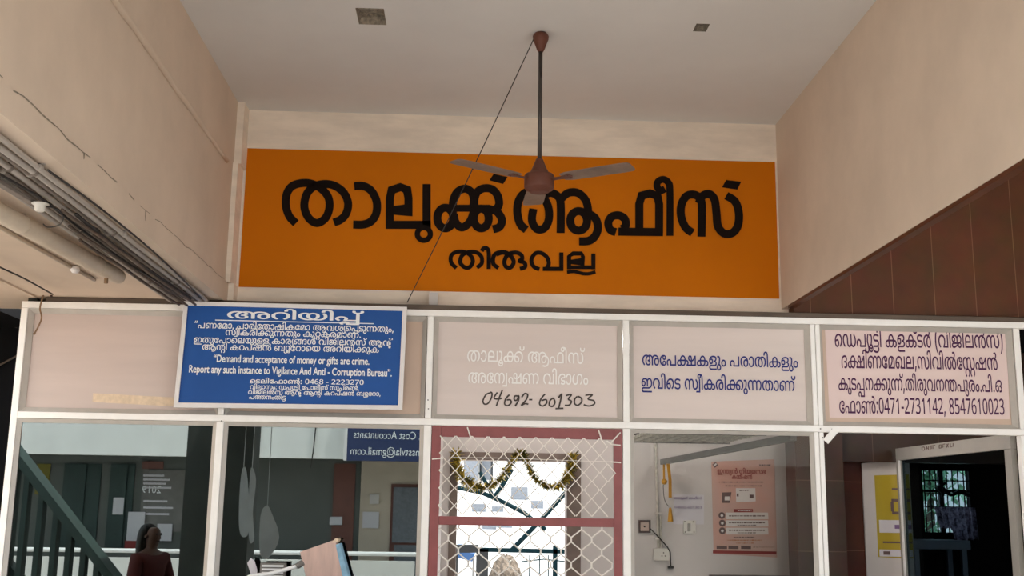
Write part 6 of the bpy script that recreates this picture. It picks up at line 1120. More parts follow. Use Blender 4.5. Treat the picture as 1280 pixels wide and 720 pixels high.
# woven mesh canopy
mc = thing('mesh_canopy', 'dull woven mesh canopy fixed overhead inside the office', 'canopy', (1.95, 8.9, 2.13))
bm = NB()
for i in range(30):
    y = 7.66 + i * 2.3 / 29
    off = 0.012 if i % 2 else 0
    pts = [(1.42 + k * 0.09, y + (0.03 if (k + i) % 2 else -0.03), 2.14 + (0.005 if (k + i) % 2 else -0.005)) for k in range(11)]
    tube(bm, pts, 0.013, 5)
obj('weave', bm, MT['steel_mesh'], mc)
for y in (7.9, 8.75, 9.98):
    bm = NB(); beam(bm, (1.40, y, 2.13), (2.36, y, 2.13), 0.03, 0.02); obj('cross_bar', bm, MT['steel'], mc)
bm = NB(); slab(bm, [(1.42, 7.66, 2.16), (2.34, 7.66, 2.16), (2.34, 9.98, 2.16), (1.42, 9.98, 2.16)], (0, 0, 0.006)); obj('shade_backing', bm, MT['dark_wood'], mc)  # added sheet, coloured dark in place of the shade above the weave
# wall shelf
bm = NB(); a = wq([(886, 716.5)])[0]; b = wq([(989, 716.5)])[0]; box(bm, a.x, b.x, WY - 0.28, WY - 0.002, a.z - 0.06, a.z - 0.012)
tag(obj('wall_shelf', bm, MT['dark_wood'], bevel=0.004), 'dark wooden shelf edge under the pink poster', 'shelf')
# tube lights added out of view to brighten the office
tl = thing('fill_tube', 'unseen tube light added to brighten the office, behind the mesh door', 'lamp', (0.5, 9.2, 3.0))
bm = NB(); box(bm, 0.0, 1.2, 9.17, 9.23, 2.955, 2.999); obj('batten', bm, MT['white_frame'], tl)
bm = NB(); tube(bm, [(0.02, 9.2, 2.93), (1.18, 9.2, 2.93)], 0.014, 10); obj('tube', bm, MT['lamp'], tl)
tl = thing('fill_tube', 'unseen tube light added to brighten the poster wall, beside the woven mesh canopy', 'lamp', (2.7, 8.7, 3.0))
bm = NB(); box(bm, 2.67, 2.73, 8.1, 9.3, 2.955, 2.999); obj('batten', bm, MT['white_frame'], tl)
bm = NB(); tube(bm, [(2.7, 8.12, 2.93), (2.7, 9.28, 2.93)], 0.014, 10); obj('tube', bm, MT['lamp'], tl)

# ================================================================== tinsel garland in the back doorway
gd = thing('tinsel_garland', 'gold and green tinsel garland draped in two swags across the back doorway', 'garland', tuple(at(640, 570, 1, 10.5)))
gpts = [(571, 568), (573, 585), (579, 598), (592, 607), (608, 609), (622, 602), (633, 588), (642, 574), (650, 567), (657, 572), (662, 586), (671, 600), (684, 608), (698, 608), (709, 597), (714, 584), (717, 571)]
core = smooth_path([at(x, y, 1, 10.50) for x, y in gpts], 7)
bm = NB(); tube(bm, core, 0.012, 6); obj('cord', bm, MT['gold'], gd)
rnd = random.Random(5)
bmg, bml = NB(), NB()
for i, p in enumerate(core):
    ends = min(i, len(core) - i) < 22
    for k in range(26):
        v = V3((rnd.uniform(-1, 1), rnd.uniform(-1, 1), rnd.uniform(-1, 1))).normalized()
        L = rnd.uniform(0.025, 0.068) * (1.3 if ends else 0.95)
        s = v.cross(V3((rnd.uniform(-1, 1), rnd.uniform(-1, 1), 1))).normalized() * 0.007
        b_ = bmg if (rnd.random() < (0.75 if ends else 0.45)) else bml
        q = [b_.verts.new(p + s), b_.verts.new(p - s), b_.verts.new(p - s * 0.4 + v * L), b_.verts.new(p + s * 0.4 + v * L)]
        b_.faces.new(q)
obj('gold_fringe', bmg, MT['gold'], gd)
MT['tinsel_green'] = mat('olive_tinsel', (0.09, 0.095, 0.02), 0.4, metal=0.3, var=0.4, scale=25)
obj('olive_fringe', bml, MT['tinsel_green'], gd)

# ================================================================== yard behind the back door
bh = thing('white_house', 'white house with small grey windows beyond the back doorway', 'house', (1.5, 26, 0))
bm = NB(); box(bm, -8, 12, 26, 32, -0.1, 9); obj('wall', bm, MT['white_paint'], bh)
def hq(px, y=25.99): return [at(a, b, 1, y) for a, b in px]
def hwin(x0, y0, x1, y1, m='grey_shade'):
    bm = NB(); slab(bm, hq(rect(x0, y0, x1, y1), 25.999), (0, -0.05, 0)); f = obj('window', bm, MT[m], bh)
    bm = NB(); a, b = hq([(x0, y1 + 0.8)])[0], hq([(x1, y1 + 0.8)])[0]; box(bm, a.x - 0.03, b.x + 0.03, 25.88, 25.999, a.z - 0.02, a.z + 0.02); obj('sill', bm, MT['white_paint'], f)
for q in ((639, 609, 659.5, 625), (664, 626, 679, 636), (590, 630, 607, 640), (615, 633, 629, 640), (603, 654, 620, 662), (622, 654, 640, 660)): hwin(*q)
bm = NB(); slab(bm, hq(rect(580, 570, 597, 603), 25.9), (0, -0.6, 0)); obj('shade_panel', bm, MT['grey_shade'], bh)
bm = NB(); slab(bm, hq(rect(603, 570, 613, 600), 25.9), (0, -0.3, 0)); obj('shade_panel', bm, MT['grey_shade'], bh)
for x in (601, 614.8):
    bm = NB(); p, q = hq([(x, 566), (x, 604)], 25.4); tube(bm, [p, q], 0.03, 6); obj('down_pipe', bm, MT['black_steel'], bh)
YT = 15.0
tr = thing('steel_truss', 'dark teal braced steel frame standing outside the back doorway', 'frame', tuple(at(650, 700, 1, YT)))
def ty(x, y, Y=YT): return at(x, y, 1, Y)
for nm, st, r in (('arched_chord', [(560, 608), (580, 611), (605, 617), (632, 629), (655, 641), (682, 662)], 0.022), ('brace', [(600, 590), (612, 612), (617, 623)], 0.02), ('brace', [(617, 623), (626, 610), (640, 586)], 0.024), ('brace', [(707, 616), (676, 650), (640, 687)], 0.024)):
    bm = NB(); tube(bm, [ty(*q) for q in st], r * 1.3, 8); obj(nm, bm, MT['teal'], tr)
bm = NB(); beam(bm, ty(558, 686), ty(726, 690), 0.06, 0.055); obj('bottom_chord', bm, MT['teal'], tr)
for x, y in ((694, 682), (603, 686), (565, 686)):
    bm = NB(); p = ty(x, y); beam(bm, p, (p.x, p.y, 0), 0.06 if x > 650 else 0.16, 0.06, (0, 1, 0)); obj('post', bm, MT['teal' if x > 650 else 'black_steel'], tr)
bm = NB(); slab(bm, [ty(*q, 14.9) for q in ((560, 691), (598, 691), (598, 681), (560, 681))], (0, 0.1, 0)); obj('lintel', bm, MT['black_steel'], tr)
rl = thing('railing', 'thin wire railing in the yard outside the back doorway', 'railing', tuple(at(675, 720, 1, 17)))
for x in (662, 674.5, 685.5, 707):
    bm = NB(); p = at(x, 694, 1, 17); tube(bm, [p, (p.x, 17, -0.1)], 0.009, 6); obj('upright', bm, MT['teal'], rl)
bm = NB(); tube(bm, [at(652, 702, 1, 17), at(680, 699, 1, 17), at(716, 703, 1, 17)], 0.01, 6); obj('rail', bm, MT['teal'], rl)
hay = NB()
c = at(632, 716, 1, 19)
bmesh.ops.create_icosphere(hay, subdivisions=4, radius=1.0, matrix=Matrix.Translation((c.x, 19, 0.1)) @ Matrix.Diagonal((0.30, 0.4, 0.62, 1)))
for v in hay.verts:
    k = random.uniform(0.92, 1.08); v.co = V3((c.x, 19, 0.1)) + (v.co - V3((c.x, 19, 0.1))) * k
tag(obj('straw_heap', hay, MT['straw']), 'brown heap under the teal frame outside the back doorway', 'heap')
tp = thing('tarpaulin', 'blue tarpaulin awning at the left of the yard outside the back doorway', 'tarpaulin', tuple(at(582, 700, 1, 18)))
bm = NB(); slab(bm, [at(*q, 1, 18) for q in ((571, 697), (590, 702), (594, 692), (572, 689))], (0, 0.5, 0.1)); obj('sheet', bm, MT['sky_blue'], tp)
for x in (572, 592): 
    bm = NB(); p = at(x, 696, 1, 18.2); tube(bm, [p, (p.x, 18.2, -0.1)], 0.02, 6); obj('pole', bm, MT['steel'], tp)

# ================================================================== lobby at the right end
A = at(1080, 640, 1, 9.88); B = at(1140, 640, 1, 9.84)
cu = thing('white_cupboard', 'white painted cupboard side with a yellow poster, by the red brown tiles', 'cupboard', ((A.x + B.x) / 2, 9.5, 0))
dvec = (V3((B.x, B.y, 0)) - V3((A.x, A.y, 0)))
nrm = V3((dvec.y, -dvec.x, 0)).normalized()
bm = NB(); slab(bm, [V3((A.x, A.y, 0)), V3((B.x, B.y, 0)), V3((B.x, B.y, 2.03)), V3((A.x, A.y, 1.965))], -nrm * 0.03); obj('side_panel', bm, MT['office_wall'], cu, bevel=0.004)
yp = thing('wall_poster', 'tall yellow poster with black print, half hidden by the glass screen', 'poster', tuple(at(1110, 700, 1, 9.45)))
L = dvec.length; dn = dvec.normalized()
def cup(u, z, o=0.003): return V3((A.x, A.y, 0)) + dn * u + V3((0, 0, z)) + nrm * o
zt_, zb_ = 1.86, 1.15
bm = NB(); slab(bm, [cup(0.25 * L, zb_), cup(0.98 * L, zb_ - 0.01), cup(0.98 * L, zt_ + 0.012), cup(0.25 * L, zt_)], nrm * 0.001); obj('sheet', bm, MT['poster_yellow'], yp)
for (u0, u1, za, zb, m) in ((0.30, 0.97, 1.36, 1.47, 'paper'), (0.28, 0.97, 1.155, 1.215, 'paper'), (0.58, 0.97, 1.52, 1.545, 'poster_ink'), (0.56, 0.62, 1.545, 1.63, 'poster_ink'), (0.58, 0.97, 1.63, 1.655, 'poster_ink'), (0.60, 0.97, 1.735, 1.75, 'poster_ink'), (0.36, 0.97, 1.27, 1.285, 'poster_ink'), (0.36, 0.5, 1.17, 1.20, 'poster_ink'), (0.62, 0.97, 1.395, 1.43, 'violet_ink')):
    o_ = 0.0045 if m == 'paper' else 0.006
    bm = NB(); slab(bm, [cup(u0 * L, za, o_), cup(u1 * L, za, o_), cup(u1 * L, zb, o_), cup(u0 * L, zb, o_)], nrm * 0.0008); obj('white_label' if m == 'paper' else 'print_block', bm, MT[m], yp)
# glazed screen running back from the right end of the partition
XS = 3.765
gs = thing('glass_screen', 'aluminium framed glass screen at the right end, with faint writing on its top rail', 'screen', (XS, 8.6, 0))
boxobj('top_rail', (XS, XS + 0.04, 7.60, 9.70, 1.985, 2.09), MT['alu_grey'], gs, bevel=0.003)
boxobj('far_stile', (XS, XS + 0.04, 9.60, 9.70, 0.02, 1.984), MT['alu_grey'], gs, bevel=0.003)
boxobj('far_edge', (XS - 0.012, XS, 9.60, 9.625, 0.02, 1.984), MT['alu'], gs)
boxobj('near_stile', (XS, XS + 0.04, 7.60, 7.70, 0.02, 1.984), MT['alu_grey'], gs, bevel=0.003)
boxobj('pane', (XS + 0.016, XS + 0.020, 7.70, 9.60, 0.02, 1.984), MT['screen_glass'], gs)
bm = NB()
def sc(p): q = at(p.x, p.y, 0, XS - 0.002); return q
gl = [[(1152.5, 563.5), (1152.5, 559), (1155, 558.6), (1156, 561), (1154.5, 563)], [(1158, 562.6), (1158.3, 558)], [(1158.2, 560.5), (1160.5, 560)], [(1160.5, 562.2), (1160.8, 557.6)], [(1163, 561.7), (1163.2, 557.2), (1165, 557), (1165, 561.4)], [(1167, 561.2), (1167.2, 556.8)], [(1165.8, 557), (1168.8, 556.6)],
      [(1174, 560.3), (1174.2, 556), (1176.4, 555.8), (1176.4, 560), (1174, 560.3)], [(1178.6, 559.6), (1178.8, 555.4)], [(1178.8, 555.4), (1181, 555)], [(1178.7, 557.6), (1180.4, 557.3)], [(1183, 555), (1185.5, 559)], [(1185.4, 554.6), (1183, 559.4)], [(1188, 554.2), (1188, 558.8), (1190, 558.4)], [(1191.4, 553.8), (1191.2, 558.4)]]
for st in gl:
    P = [sc(V3((x, y, 0))) for x, y in st]
    tube(bm, P, 0.0035, 5)
obj('writing', bm, MT['poster_ink'], gs, label='faint handwriting in dark ink')
# window, curtain and desk of the dark room
YW = 12.0
gw = thing('window_grille', 'dark iron window grille with curls in the dark far room', 'grille', (5.2, YW, 1.6))
bm = NB()
for k in range(9): tube(bm, [(4.95 + k * 0.062, YW - 0.02, 1.33), (4.95 + k * 0.062, YW - 0.02, 1.99)], 0.007, 6)
for z in (1.60, 1.74, 1.88): tube(bm, [(4.94, YW - 0.02, z), (5.46, YW - 0.02, z)], 0.007, 6)
obj('bars', bm, MT['black_steel'], gw)
bm = NB(); box(bm, 5.115, 5.165, YW - 0.01, YW + 0.03, 1.33, 1.99); box(bm, 4.94, 5.46, YW - 0.01, YW + 0.03, 1.755, 1.785); obj('window_bar', bm, MT['black_steel'], gw)
bm = NB(); tube(bm, smooth_path([(5.12 + 0.05 * math.cos(t * 0.7) * (1 - t / 14), YW - 0.05, 1.86 - t * 0.014) for t in range(12)], 4), 0.016, 6); tube(bm, smooth_path([(5.14, YW - 0.05, 1.80), (5.22, YW - 0.05, 1.73), (5.32, YW - 0.05, 1.76), (5.42, YW - 0.05, 1.72)], 6), 0.02, 6); obj('curl', bm, MT['black_steel'], gw)
bm = NB()
N = 40
top = [(5.00 + 0.44 * i / (N - 1), YW - 0.12 + 0.025 * math.sin(i * 1.1), 1.60) for i in range(N)]
bot = [(5.06 + 0.40 * i / (N - 1), YW - 0.12 + 0.03 * math.sin(i * 1.1 + .5), (1.37 if i < 14 else 1.26) + 0.012 * math.sin(i * 0.9)) for i in range(N)]
va = [bm.verts.new(p) for p in top]; vb = [bm.verts.new(p) for p in bot]
for i in range(N - 1): bm.faces.new((va[i], va[i + 1], vb[i + 1], vb[i]))
cur = obj('curtain', bm, MT['curtain']); tag(cur, 'small dark floral curtain hanging below the grille of the dark far room', 'curtain')
ds = thing('desk', 'dim blue grey desk in front of the floral curtain', 'desk', (5.1, 11.5, 0))
p, q = at(1140, 675, 1, 11.4), at(1213, 675, 1, 11.4)
boxobj('desk_top', (p.x, q.x, 11.4, 11.86, p.z - 0.09, p.z), MT['desk'], ds, bevel=0.004)
for x in (p.x + 0.03, q.x - 0.08):
    for y in (11.43, 11.78): boxobj('leg', (x, x + 0.05, y, y + 0.05, 0.0, p.z - 0.09), MT['desk'], ds)
tre = NB()
rnd = random.Random(9)
for k in range(420):
    c = V3((5.75 + rnd.gauss(0, .16) + 0.92, 16 + rnd.gauss(0, .5), 2.1 + rnd.gauss(0, .45)))
    v = V3((rnd.uniform(-1, 1), rnd.uniform(-1, 1), rnd.uniform(-1, 1))).normalized(); s = v.cross(V3((0, 0, 1))).normalized()
    q = [tre.verts.new(c + v * 0.12), tre.verts.new(c + s * 0.05), tre.verts.new(c - v * 0.12), tre.verts.new(c - s * 0.05)]
    tre.faces.new(q)
tt = thing('tree', 'green leafy tree seen through the grille of the far room', 'tree', (6.7, 16, 0))
obj('leaves', tre, MT['leaf'], tt)
bm = NB(); tube(bm, [(6.7, 16, -0.1), (6.67, 16, 1.2), (6.71, 16, 2.2)], [0.09, 0.07, 0.03], 8); obj('trunk', bm, MT['straw'], tt)

# ================================================================== things in front of the left glass
fo = thing('cardboard_folder', 'pink cardboard folder with a blue spine, tilted in front of the left glass', 'folder', tuple(at(412, 718, 1, 7.42)))
FYY = 7.42
bm = NB(); slab(bm, [at(*q, 1, FYY) for q in ((388, 745), (432, 745), (433, 735), (419, 674.5), (375, 690))], (0.012, 0.035, 0)); obj('cover', bm, MT['folder'], fo)
bm = NB(); slab(bm, [at(*q, 1, FYY - 0.004) for q in ((433.5, 745), (441, 745), (436, 722), (424.5, 679), (419.5, 681))], (0.012, 0.03, 0)); obj('spine', bm, MT['folder_blue'], fo, label='worn blue spine')
bm = NB(); slab(bm, [at(*q, 1, FYY - 0.005) for q in ((414.5, 678.5), (421, 678), (423.5, 674), (419.5, 672.5))], (0.012, 0.03, 0)); obj('corner_cap', bm, MT['tape'], fo)
zf = at(388, 745, 1, FYY).z
bm = NB(); box(bm, -1.95, -0.62, 7.02, D1 - 0.002, zf - 0.05, zf)
ct = thing('counter', 'narrow counter ledge along the left glass, below the view', 'counter', (-1.3, 7.2, zf))
obj('counter_top', bm, MT['dark_wood'], ct, bevel=0.005)
for x in (-1.85, -0.75): boxobj('bracket', (x, x + 0.05, 7.1, D1 - 0.002, 0.0, zf - 0.05), MT['dark_wood'], ct)
tu = thing('tubular_rail', 'white tubular rail bending up beside the cardboard folder', 'rail', (-1.5, 7.26, zf))
bm = NB(); tube(bm, smooth_path([at(309, 745, 1, 7.26), at(309, 724, 1, 7.26), at(318, 719.5, 1, 7.26), at(340, 716.5, 1, 7.26), at(372, 707.5, 1, 7.26)], 6), 0.013, 10); obj('tube', bm, MT['white_steel'], tu, smooth=True)
bm = NB(); tube(bm, [at(371, 708, 1, 7.26), at(379, 703, 1, 7.26)], 0.020, 10); obj('joint', bm, MT['steel'], tu)
rk = thing('paper_rack', 'grey slotted paper rack holding a bent white sheet in front of the left glass', 'rack', (-1.45, 7.36, zf))
a_, b_ = at(323, 745, 1, 7.40), at(357, 704, 1, 7.40)
bm = NB(); box(bm, a_.x, b_.x, 7.40, 7.46, zf, b_.z); obj('rack_body', bm, MT['steel'], rk, bevel=0.003)
for k in range(4):
    zz = b_.z - 0.012 - k * 0.022
    bm = NB(); box(bm, a_.x + 0.012, b_.x - 0.012, 7.392, 7.3995, zz - 0.012, zz); obj('paper_edge', bm, MT['white_steel'], rk)
bm = NB()
pp = [(309, 704), (313.5, 697.5), (318, 701), (321.5, 712), (321, 745), (314, 745), (313, 716)]
slab(bm, [at(x, y, 1, 7.43) for x, y in pp], (0, 0.004, 0)); obj('bent_sheet', bm, MT['paper'], rk)

# cables in the dark passage at the far left
for pts, lab in ((((-30, 393), (0, 400), (21, 409)), 'grey cable high in the dark passage at the far left'), (((-30, 468), (0, 456), (21, 445)), 'grey cable rising through the dark passage at the far left')):
    bm = NB(); tube(bm, [at(x, y, 1, 8.96) for x, y in pts], 0.008, 6)
    tag(obj('cable', bm, MT['timber']), lab, 'cable')
# ================================================================== place behind the viewer, mirrored by the tinted glass
YO = -7.0
ob = thing('office_block', 'pale concrete block with green doors across the courtyard', 'building', (-4, YO, -0.1))
zb = mir(150, 569, YO).z
def mb(x0, x1, y0, y1, z0, z1): 
    b_ = NB(); box(b_, x0, x1, y0, y1, z0, z1); return b_
obj('fascia', mb(-16, 8, YO - 0.2, YO, zb, 6.5), MT['white_paint'], ob)
YR = YO - 1.4
obj('wall', mb(-16, 8, YR - 0.3, YR, -0.1, 6.5), MT['green_grey'], ob)
obj('canopy_slab', mb(-16, 8, YR, YO - 0.2, zb + 0.25, zb + 0.4), MT['green_grey'], ob)
obj('plinth', mb(-16, -1.0, YO - 0.12, YO, -0.1, mir(150, 697, YO).z), MT['white_paint'], ob)
def mrect(name, x0, y0, x1, y1, m, y, parent, th=0.04):
    a = mir(x0, y1, y); b = mir(x1, y0, y)
    return obj(name, mb(a.x, b.x, y, y + th, a.z, b.z), MT[m], parent)
for q in ((72, 580, 128, 686), (131, 580, 170, 686)): 
    d_ = mrect('door_leaf', *q, 'green_dark', YR, ob)
for x in (100, 152): mrect('door_rib', x, 580, x + 2.2, 686, 'green_dark', YR + 0.04, ob)
mrect('window', 44, 580, 64, 618, 'dull_yellow', YR, ob)
mrect('notice_paper', 141, 622, 156, 643, 'paper', YR + 0.045, ob)
bb = mrect('notice_panel', 174, 588, 236, 664, 'steel', YR, ob)
mrect('panel_header', 178, 577, 205, 586, 'brown_door', YR, ob)
def rtext(polys, parent, m, px0, py0, px1, py1, hpx, y, bold=0, ref=580):
    # reads correctly for someone facing the courtyard block, mirrored in the glass
    a = mir(px0, py0, y); b = mir(px1, py1, y)
    xs_ = [x for p in polys for x, yy in p]; x0, x1 = min(xs_), max(xs_)
    dx = (b - a) / (x1 - x0); up = V3((0, 0, hpx * (2 * GLASS_Y - y) / FOC / ref))
    return text_mesh(polys, 'lettering', MT[m], parent, lambda x, yy: a + dx * (x - x0) + up * yy, bold, 1)
rtext(latin_polys('2019'), bb, 'white_letter', 201, 616.5, 177.5, 616, 9, YR + 0.045)
for k, yy in enumerate((594, 599, 604, 609, 626, 634, 642)):
    bm = NB(); a = mir(180, yy, YR); b = mir(206 + (k * 7) % 12, yy, YR); box(bm, a.x, b.x, YR + 0.04, YR + 0.045, a.z - 0.025, a.z + 0.015); obj('print_line', bm, MT['paper'], bb)
mrect('bill', 158, 640, 182, 680, 'paper', YR + 0.05, ob)
mrect('bill', 156, 676, 172, 686, 'poster_red', YR + 0.055, ob)
mrect('bill', 196, 655, 216, 676, 'paper', YR + 0.05, ob)
mrect('wall_stripe', 412, 580, 445, 722, 'brown_door', YR, ob)
mrect('wall_stripe', 445, 576, 640, 760, 'beige_wall', YR, ob)
mrect('door_frame', 484, 606, 560, 760, 'brown_door', YR + 0.04, ob)
mrect('door_leaf', 490, 610, 560, 678, 'grey_shade', YR + 0.08, ob)
mrect('door_leaf', 490, 682, 560, 760, 'grey_shade', YR + 0.08, ob)
mrect('bill', 453, 640, 474, 660, 'paper', YR + 0.05, ob)
mrect('bill', 412, 646, 428, 656, 'paper', YR + 0.05, ob)
mrect('bill', 462, 618, 474, 630, 'office_wall', YR + 0.05, ob)
for px in (255, 327, 396):
    bm = NB(); tube(bm, smooth_path([mir(px, 520, YO + 0.03), mir(px + (6 if px < 300 else -4), 560, YO + 0.03), mir(px + (10 if px < 300 else -8), 585, YO + 0.03)], 5), 0.012, 6); obj('drop_wire', bm, MT['cable'], ob)
pr = thing('pipe_rail', 'white pipe rail along the courtyard block plinth', 'rail', tuple(mir(100, 690, YO + 0.3)))
zr = mir(140, 688, YO + 0.3).z
bm = NB(); tube(bm, [(-13, YO + 0.3, zr), (-0.5, YO + 0.3, zr)], 0.04, 8); obj('rail', bm, MT['white_steel'], pr)
for x in (-12, -9, -6, -3): bm = NB(); tube(bm, [(x, YO + 0.3, -0.1), (x, YO + 0.3, zr)], 0.03, 8); obj('post', bm, MT['white_steel'], pr)
# accountants' signboard
YS = YO + 0.12
sb = thing('signboard', 'navy signboard with white lettering on the courtyard block, mirrored in the glass', 'sign', tuple(mir(500, 576, YS)))
a = mir(433, 575.5, YS); b = mir(640, 520, YS)
obj('board', mb(a.x, b.x, YS - 0.1, YS, a.z, b.z + 0.6), MT['navy_sign'], sb)
obj('edge_strip', mb(a.x - 0.06, a.x, YS - 0.11, YS + 0.01, a.z, b.z + 0.6), MT['white_frame'], sb)
rtext(latin_polys(', Cost Accountants'), sb, 'white_letter', 525, 549.5, 442, 547.5, 10, YS + 0.008, 0)
rtext(latin_polys('nsstvla@gmail.com'), sb, 'white_letter', 524, 570, 438, 568, 10, YS + 0.008, 0)
# green outdoor stair railing
YSt = 2.0
st_ = thing('stair_railing', 'dark green stair railing beside the porch, mirrored in the left glass', 'railing', tuple(mir(60, 720, YSt)))
a, b = mir(6, 546, YSt), mir(166, 752, YSt)
bm = NB(); beam(bm, a, b, 0.09, 0.30, (0, 1, 0)); 
obj('hand_rail', bm, MT['green_dark'], st_)
for k, x in enumerate((24, 38, 56, 74, 91, 108, 124)):
    t = (x - 6) / 160
    p = a.lerp(b, t)
    bm = NB(); beam(bm, (p.x, YSt, p.z), (p.x - 0.0, YSt, -0.1), 0.06, 0.13, (0, 1, 0)); obj('baluster', bm, MT['green_dark'], st_)
bm = NB(); beam(bm, a + V3((0, -0.1, -1.25)), b + V3((0, -0.1, -1.25)), 0.05, 0.2, (0, 1, 0)); obj('string', bm, MT['green_dark'], st_)
bm = NB(); p = mir(20, 560, YSt); beam(bm, (p.x - 0.35, YSt, 3.2), (p.x - 0.35, YSt, -0.1), 0.3, 0.3, (0, 1, 0)); obj('newel_post', bm, MT['green_dark'], st_)

# cloths on cords under the low slab near the front column
for i, (pts, lab) in enumerate((([(299, 640), (301, 668), (310, 668), (312, 640), (308, 588), (302, 592)], 'narrow grey cloth hung on a cord by the front column, mirrored in the left glass'),
                             ([(312, 676), (318, 672), (316, 640), (320, 600), (314, 585), (311, 630)], 'thin grey cloth hung on a cord between two others, mirrored in the left glass'),
                             ([(325, 690), (335, 698), (349, 672), (339, 640), (333, 632), (326, 645)], 'wide pointed grey cloth hung on a cord, mirrored in the left glass'))):
    yc = 0.35 + 0.08 * i
    t = thing('hanging_cloth', lab, 'cloth', tuple(mir(pts[0][0], 600, yc)), 'cloths hung by the front column')
    bm = NB(); P = smooth_path([mir(a, b, yc) for a, b in pts], 4, True); slab(bm, P, (0, 0.02, 0)); obj('cloth', bm, MT['grey_cloth'], t)
    tp_ = max(P, key=lambda v: v.z)
    bm = NB(); tube(bm, [(tp_.x, yc + 0.01, tp_.z - 0.02), (tp_.x, yc + 0.01, 2.899)], 0.005, 6); obj('cord', bm, MT['grey_cloth'], t)

# ================================================================== seated person mirrored in the left glass
def skin(name, verts, edges, radii, m, parent, sub=2):
    me = bpy.data.meshes.new(name)
    me.from_pydata([tuple(v) for v in verts], edges, [])
    o = bpy.data.objects.new(name, me)
    C.objects.link(o)
    bpy.context.view_layer.objects.active = o
    sk = o.modifiers.new('skin', 'SKIN')
    for i, r in enumerate(radii):
        rr = r if isinstance(r, tuple) else (r, r)
        me.skin_vertices[0].data[i].radius = rr
        me.skin_vertices[0].data[i].use_root = (i == 0)
    sk.use_smooth_shade = True
    ss = o.modifiers.new('sub', 'SUBSURF'); ss.levels = sub; ss.render_levels = sub
    dg = bpy.context.evaluated_depsgraph_get()
    m2 = bpy.data.meshes.new_from_object(o.evaluated_get(dg))
    bpy.data.objects.remove(o)
    m2.name = name
    m2.materials.clear(); m2.materials.append(m)
    for p in m2.polygons: p.use_smooth = True
    o = bpy.data.objects.new(name, m2)
    C.objects.link(o)
    if parent:
        o.parent = parent
        bpy.context.view_layer.update()
        o.matrix_parent_inverse = parent.matrix_world.inverted()
    return o
PYY = 3.0
hp = mir(190, 668, PYY)
px0, py0 = hp.x, PYY
pe = thing('person', 'seated person in maroon with long dark hair, mirrored in the left glass', 'person', (px0, py0, 0))
dz = hp.z - 1.17
fd = V3((0.85, 0.52, 0)).normalized(); sd = V3((fd.y, -fd.x, 0))
def B_(f, s, z): return V3((px0, py0, z + dz)) + fd * f + sd * s
V, E, Rr = [], [], []
def add(p, r, link=None):
    V.append(p); Rr.append(r)
    if link is not None: E.append((link, len(V) - 1))
    return len(V) - 1
pel = add(B_(-0.02, 0, 0.50), (0.15, 0.11))
wa = add(B_(-0.01, 0, 0.66), (0.13, 0.10), pel); ch = add(B_(0, 0, 0.83), (0.15, 0.11), wa); nk0 = add(B_(0, 0, 0.96), (0.085, 0.075), ch); nk = add(B_(0.01, 0, 1.03), 0.05, nk0); hd = add(B_(0.02, 0, 1.10), (0.072, 0.08), nk); hd2 = add(B_(0.02, 0, 1.19), (0.078, 0.09), hd); hd3 = add(B_(0.01, 0, 1.25), (0.055, 0.06), hd2)
for s in (-1, 1):
    sh = add(B_(0, 0.17 * s, 0.93), 0.062, nk0); el = add(B_(0.03, 0.24 * s, 0.68), 0.045, sh); wr = add(B_(0.24, 0.12 * s, 0.58), 0.03, el); pm = add(B_(0.31, 0.09 * s, 0.575), (0.038, 0.018), wr)
    for f in range(4):
        k = add(B_(0.37, (0.09 + 0.018 * (f - 1.5)) * s, 0.575), 0.009, pm); add(B_(0.40 + 0.006 * (f % 3), (0.09 + 0.018 * (f - 1.5)) * s, 0.55), 0.008, k)
    th = add(B_(0.32, 0.05 * s, 0.585), 0.009, wr); add(B_(0.35, 0.04 * s, 0.57), 0.008, th)
    hi = add(B_(0.04, 0.09 * s, 0.47), 0.088, pel); kn = add(B_(0.44, 0.11 * s, 0.50), 0.062, hi); an = add(B_(0.42, 0.11 * s, 0.10), 0.04, kn); he = add(B_(0.42, 0.11 * s, 0.045), 0.042, an); add(B_(0.56, 0.12 * s, 0.035), (0.042, 0.024), he)
skin('body', V, E, Rr, MT['skin'], pe)
def ellip(name, c, r, m, rot=None):
    bm = NB(); bmesh.ops.create_uvsphere(bm, u_segments=20, v_segments=14, radius=1, matrix=Matrix.Translation(c) @ (rot or Matrix()) @ Matrix.Diagonal((*r, 1)))
    return bm
face = NB()
ry = Matrix.Rotation(-math.atan2(fd.x, fd.y), 4, 'Z')
bmesh.ops.create_cone(face, segments=10, radius1=0.016, radius2=0.006, depth=0.05, cap_ends=True, matrix=Matrix.Translation(B_(0.115, 0, 1.15)))
for s in (-1, 1): bmesh.ops.create_uvsphere(face, u_segments=10, v_segments=8, radius=0.02, matrix=Matrix.Translation(B_(0.01, 0.082 * s, 1.15)))
obj('nose_and_ears', face, MT['skin'], pe, smooth=True)
eyes = NB()
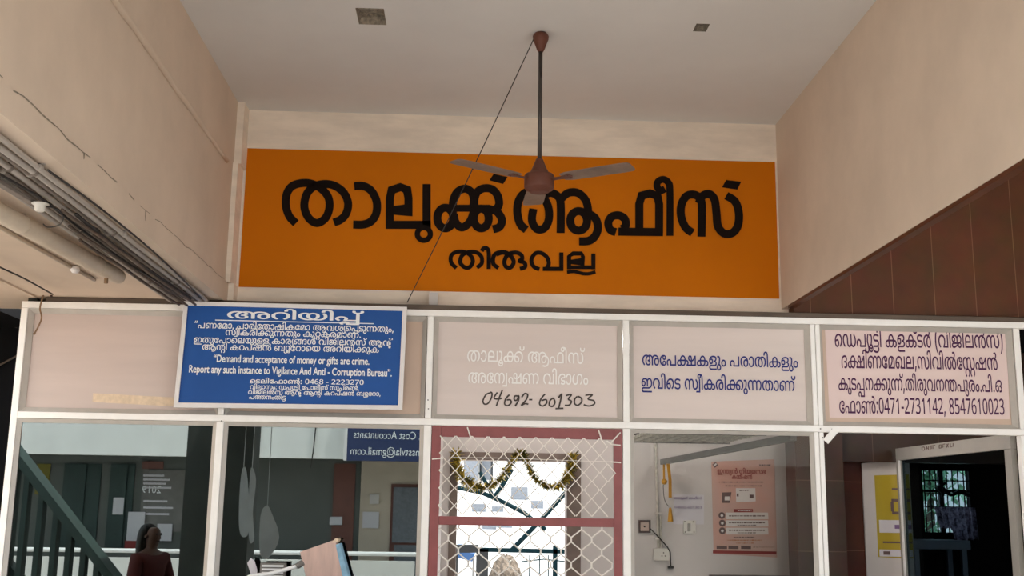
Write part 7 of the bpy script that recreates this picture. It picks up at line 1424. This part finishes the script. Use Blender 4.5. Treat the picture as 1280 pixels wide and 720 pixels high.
for s in (-1, 1): bmesh.ops.create_uvsphere(eyes, u_segments=10, v_segments=8, radius=0.011, matrix=Matrix.Translation(B_(0.103, 0.032 * s, 1.175)))
bmesh.ops.create_uvsphere(eyes, u_segments=10, v_segments=6, radius=1, matrix=Matrix.Translation(B_(0.098, 0, 1.10)) @ ry @ Matrix.Diagonal((0.024, 0.008, 0.006, 1)))
obj('eyes_and_mouth', eyes, MT['hair'], pe, smooth=True)
hv = [B_(-0.015, 0, 1.27), B_(-0.06, 0, 1.22), B_(-0.085, 0, 1.12), B_(-0.095, 0, 1.00), B_(-0.11, 0, 0.85)]
skin('hair', hv, [(0, 1), (1, 2), (2, 3), (3, 4)], [(0.08, 0.06), (0.112, 0.085), (0.12, 0.085), (0.12, 0.075), (0.07, 0.05)], MT['hair'], pe)
V, E, Rr = [], [], []
pel = add(B_(-0.02, 0, 0.46), (0.20, 0.17)); wa = add(B_(-0.01, 0, 0.66), (0.175, 0.14), pel); ch = add(B_(0, 0, 0.84), (0.185, 0.145), wa); nk0 = add(B_(0, 0, 0.965), (0.10, 0.09), ch)
for s in (-1, 1):
    sh = add(B_(0, 0.17 * s, 0.93), 0.085, nk0); el = add(B_(0.03, 0.25 * s, 0.68), 0.075, sh); add(B_(0.15, 0.18 * s, 0.62), 0.06, el)
    hi = add(B_(0.06, 0.09 * s, 0.46), 0.12, pel); kn = add(B_(0.44, 0.11 * s, 0.49), 0.095, hi); add(B_(0.42, 0.11 * s, 0.16), 0.10, kn)
skin('shawl_and_dress', V, E, Rr, MT['maroon_cloth'], pe)
be = thing('bench', 'dark wooden bench under the seated person', 'bench', (px0, py0, 0))
zs_ = 0.31 + dz
bm = NB(); box(bm, px0 - 0.3, px0 + 0.18, py0 - 0.6, py0 + 0.6, zs_ - 0.04, zs_); obj('seat', bm, MT['dark_wood'], be, bevel=0.005)
for sx in (-0.28, 0.10):
    for sy in (-0.55, 0.5): boxobj('leg', (px0 + sx, px0 + sx + 0.05, py0 + sy, py0 + sy + 0.05, 0, zs_ - 0.04), MT['dark_wood'], be)
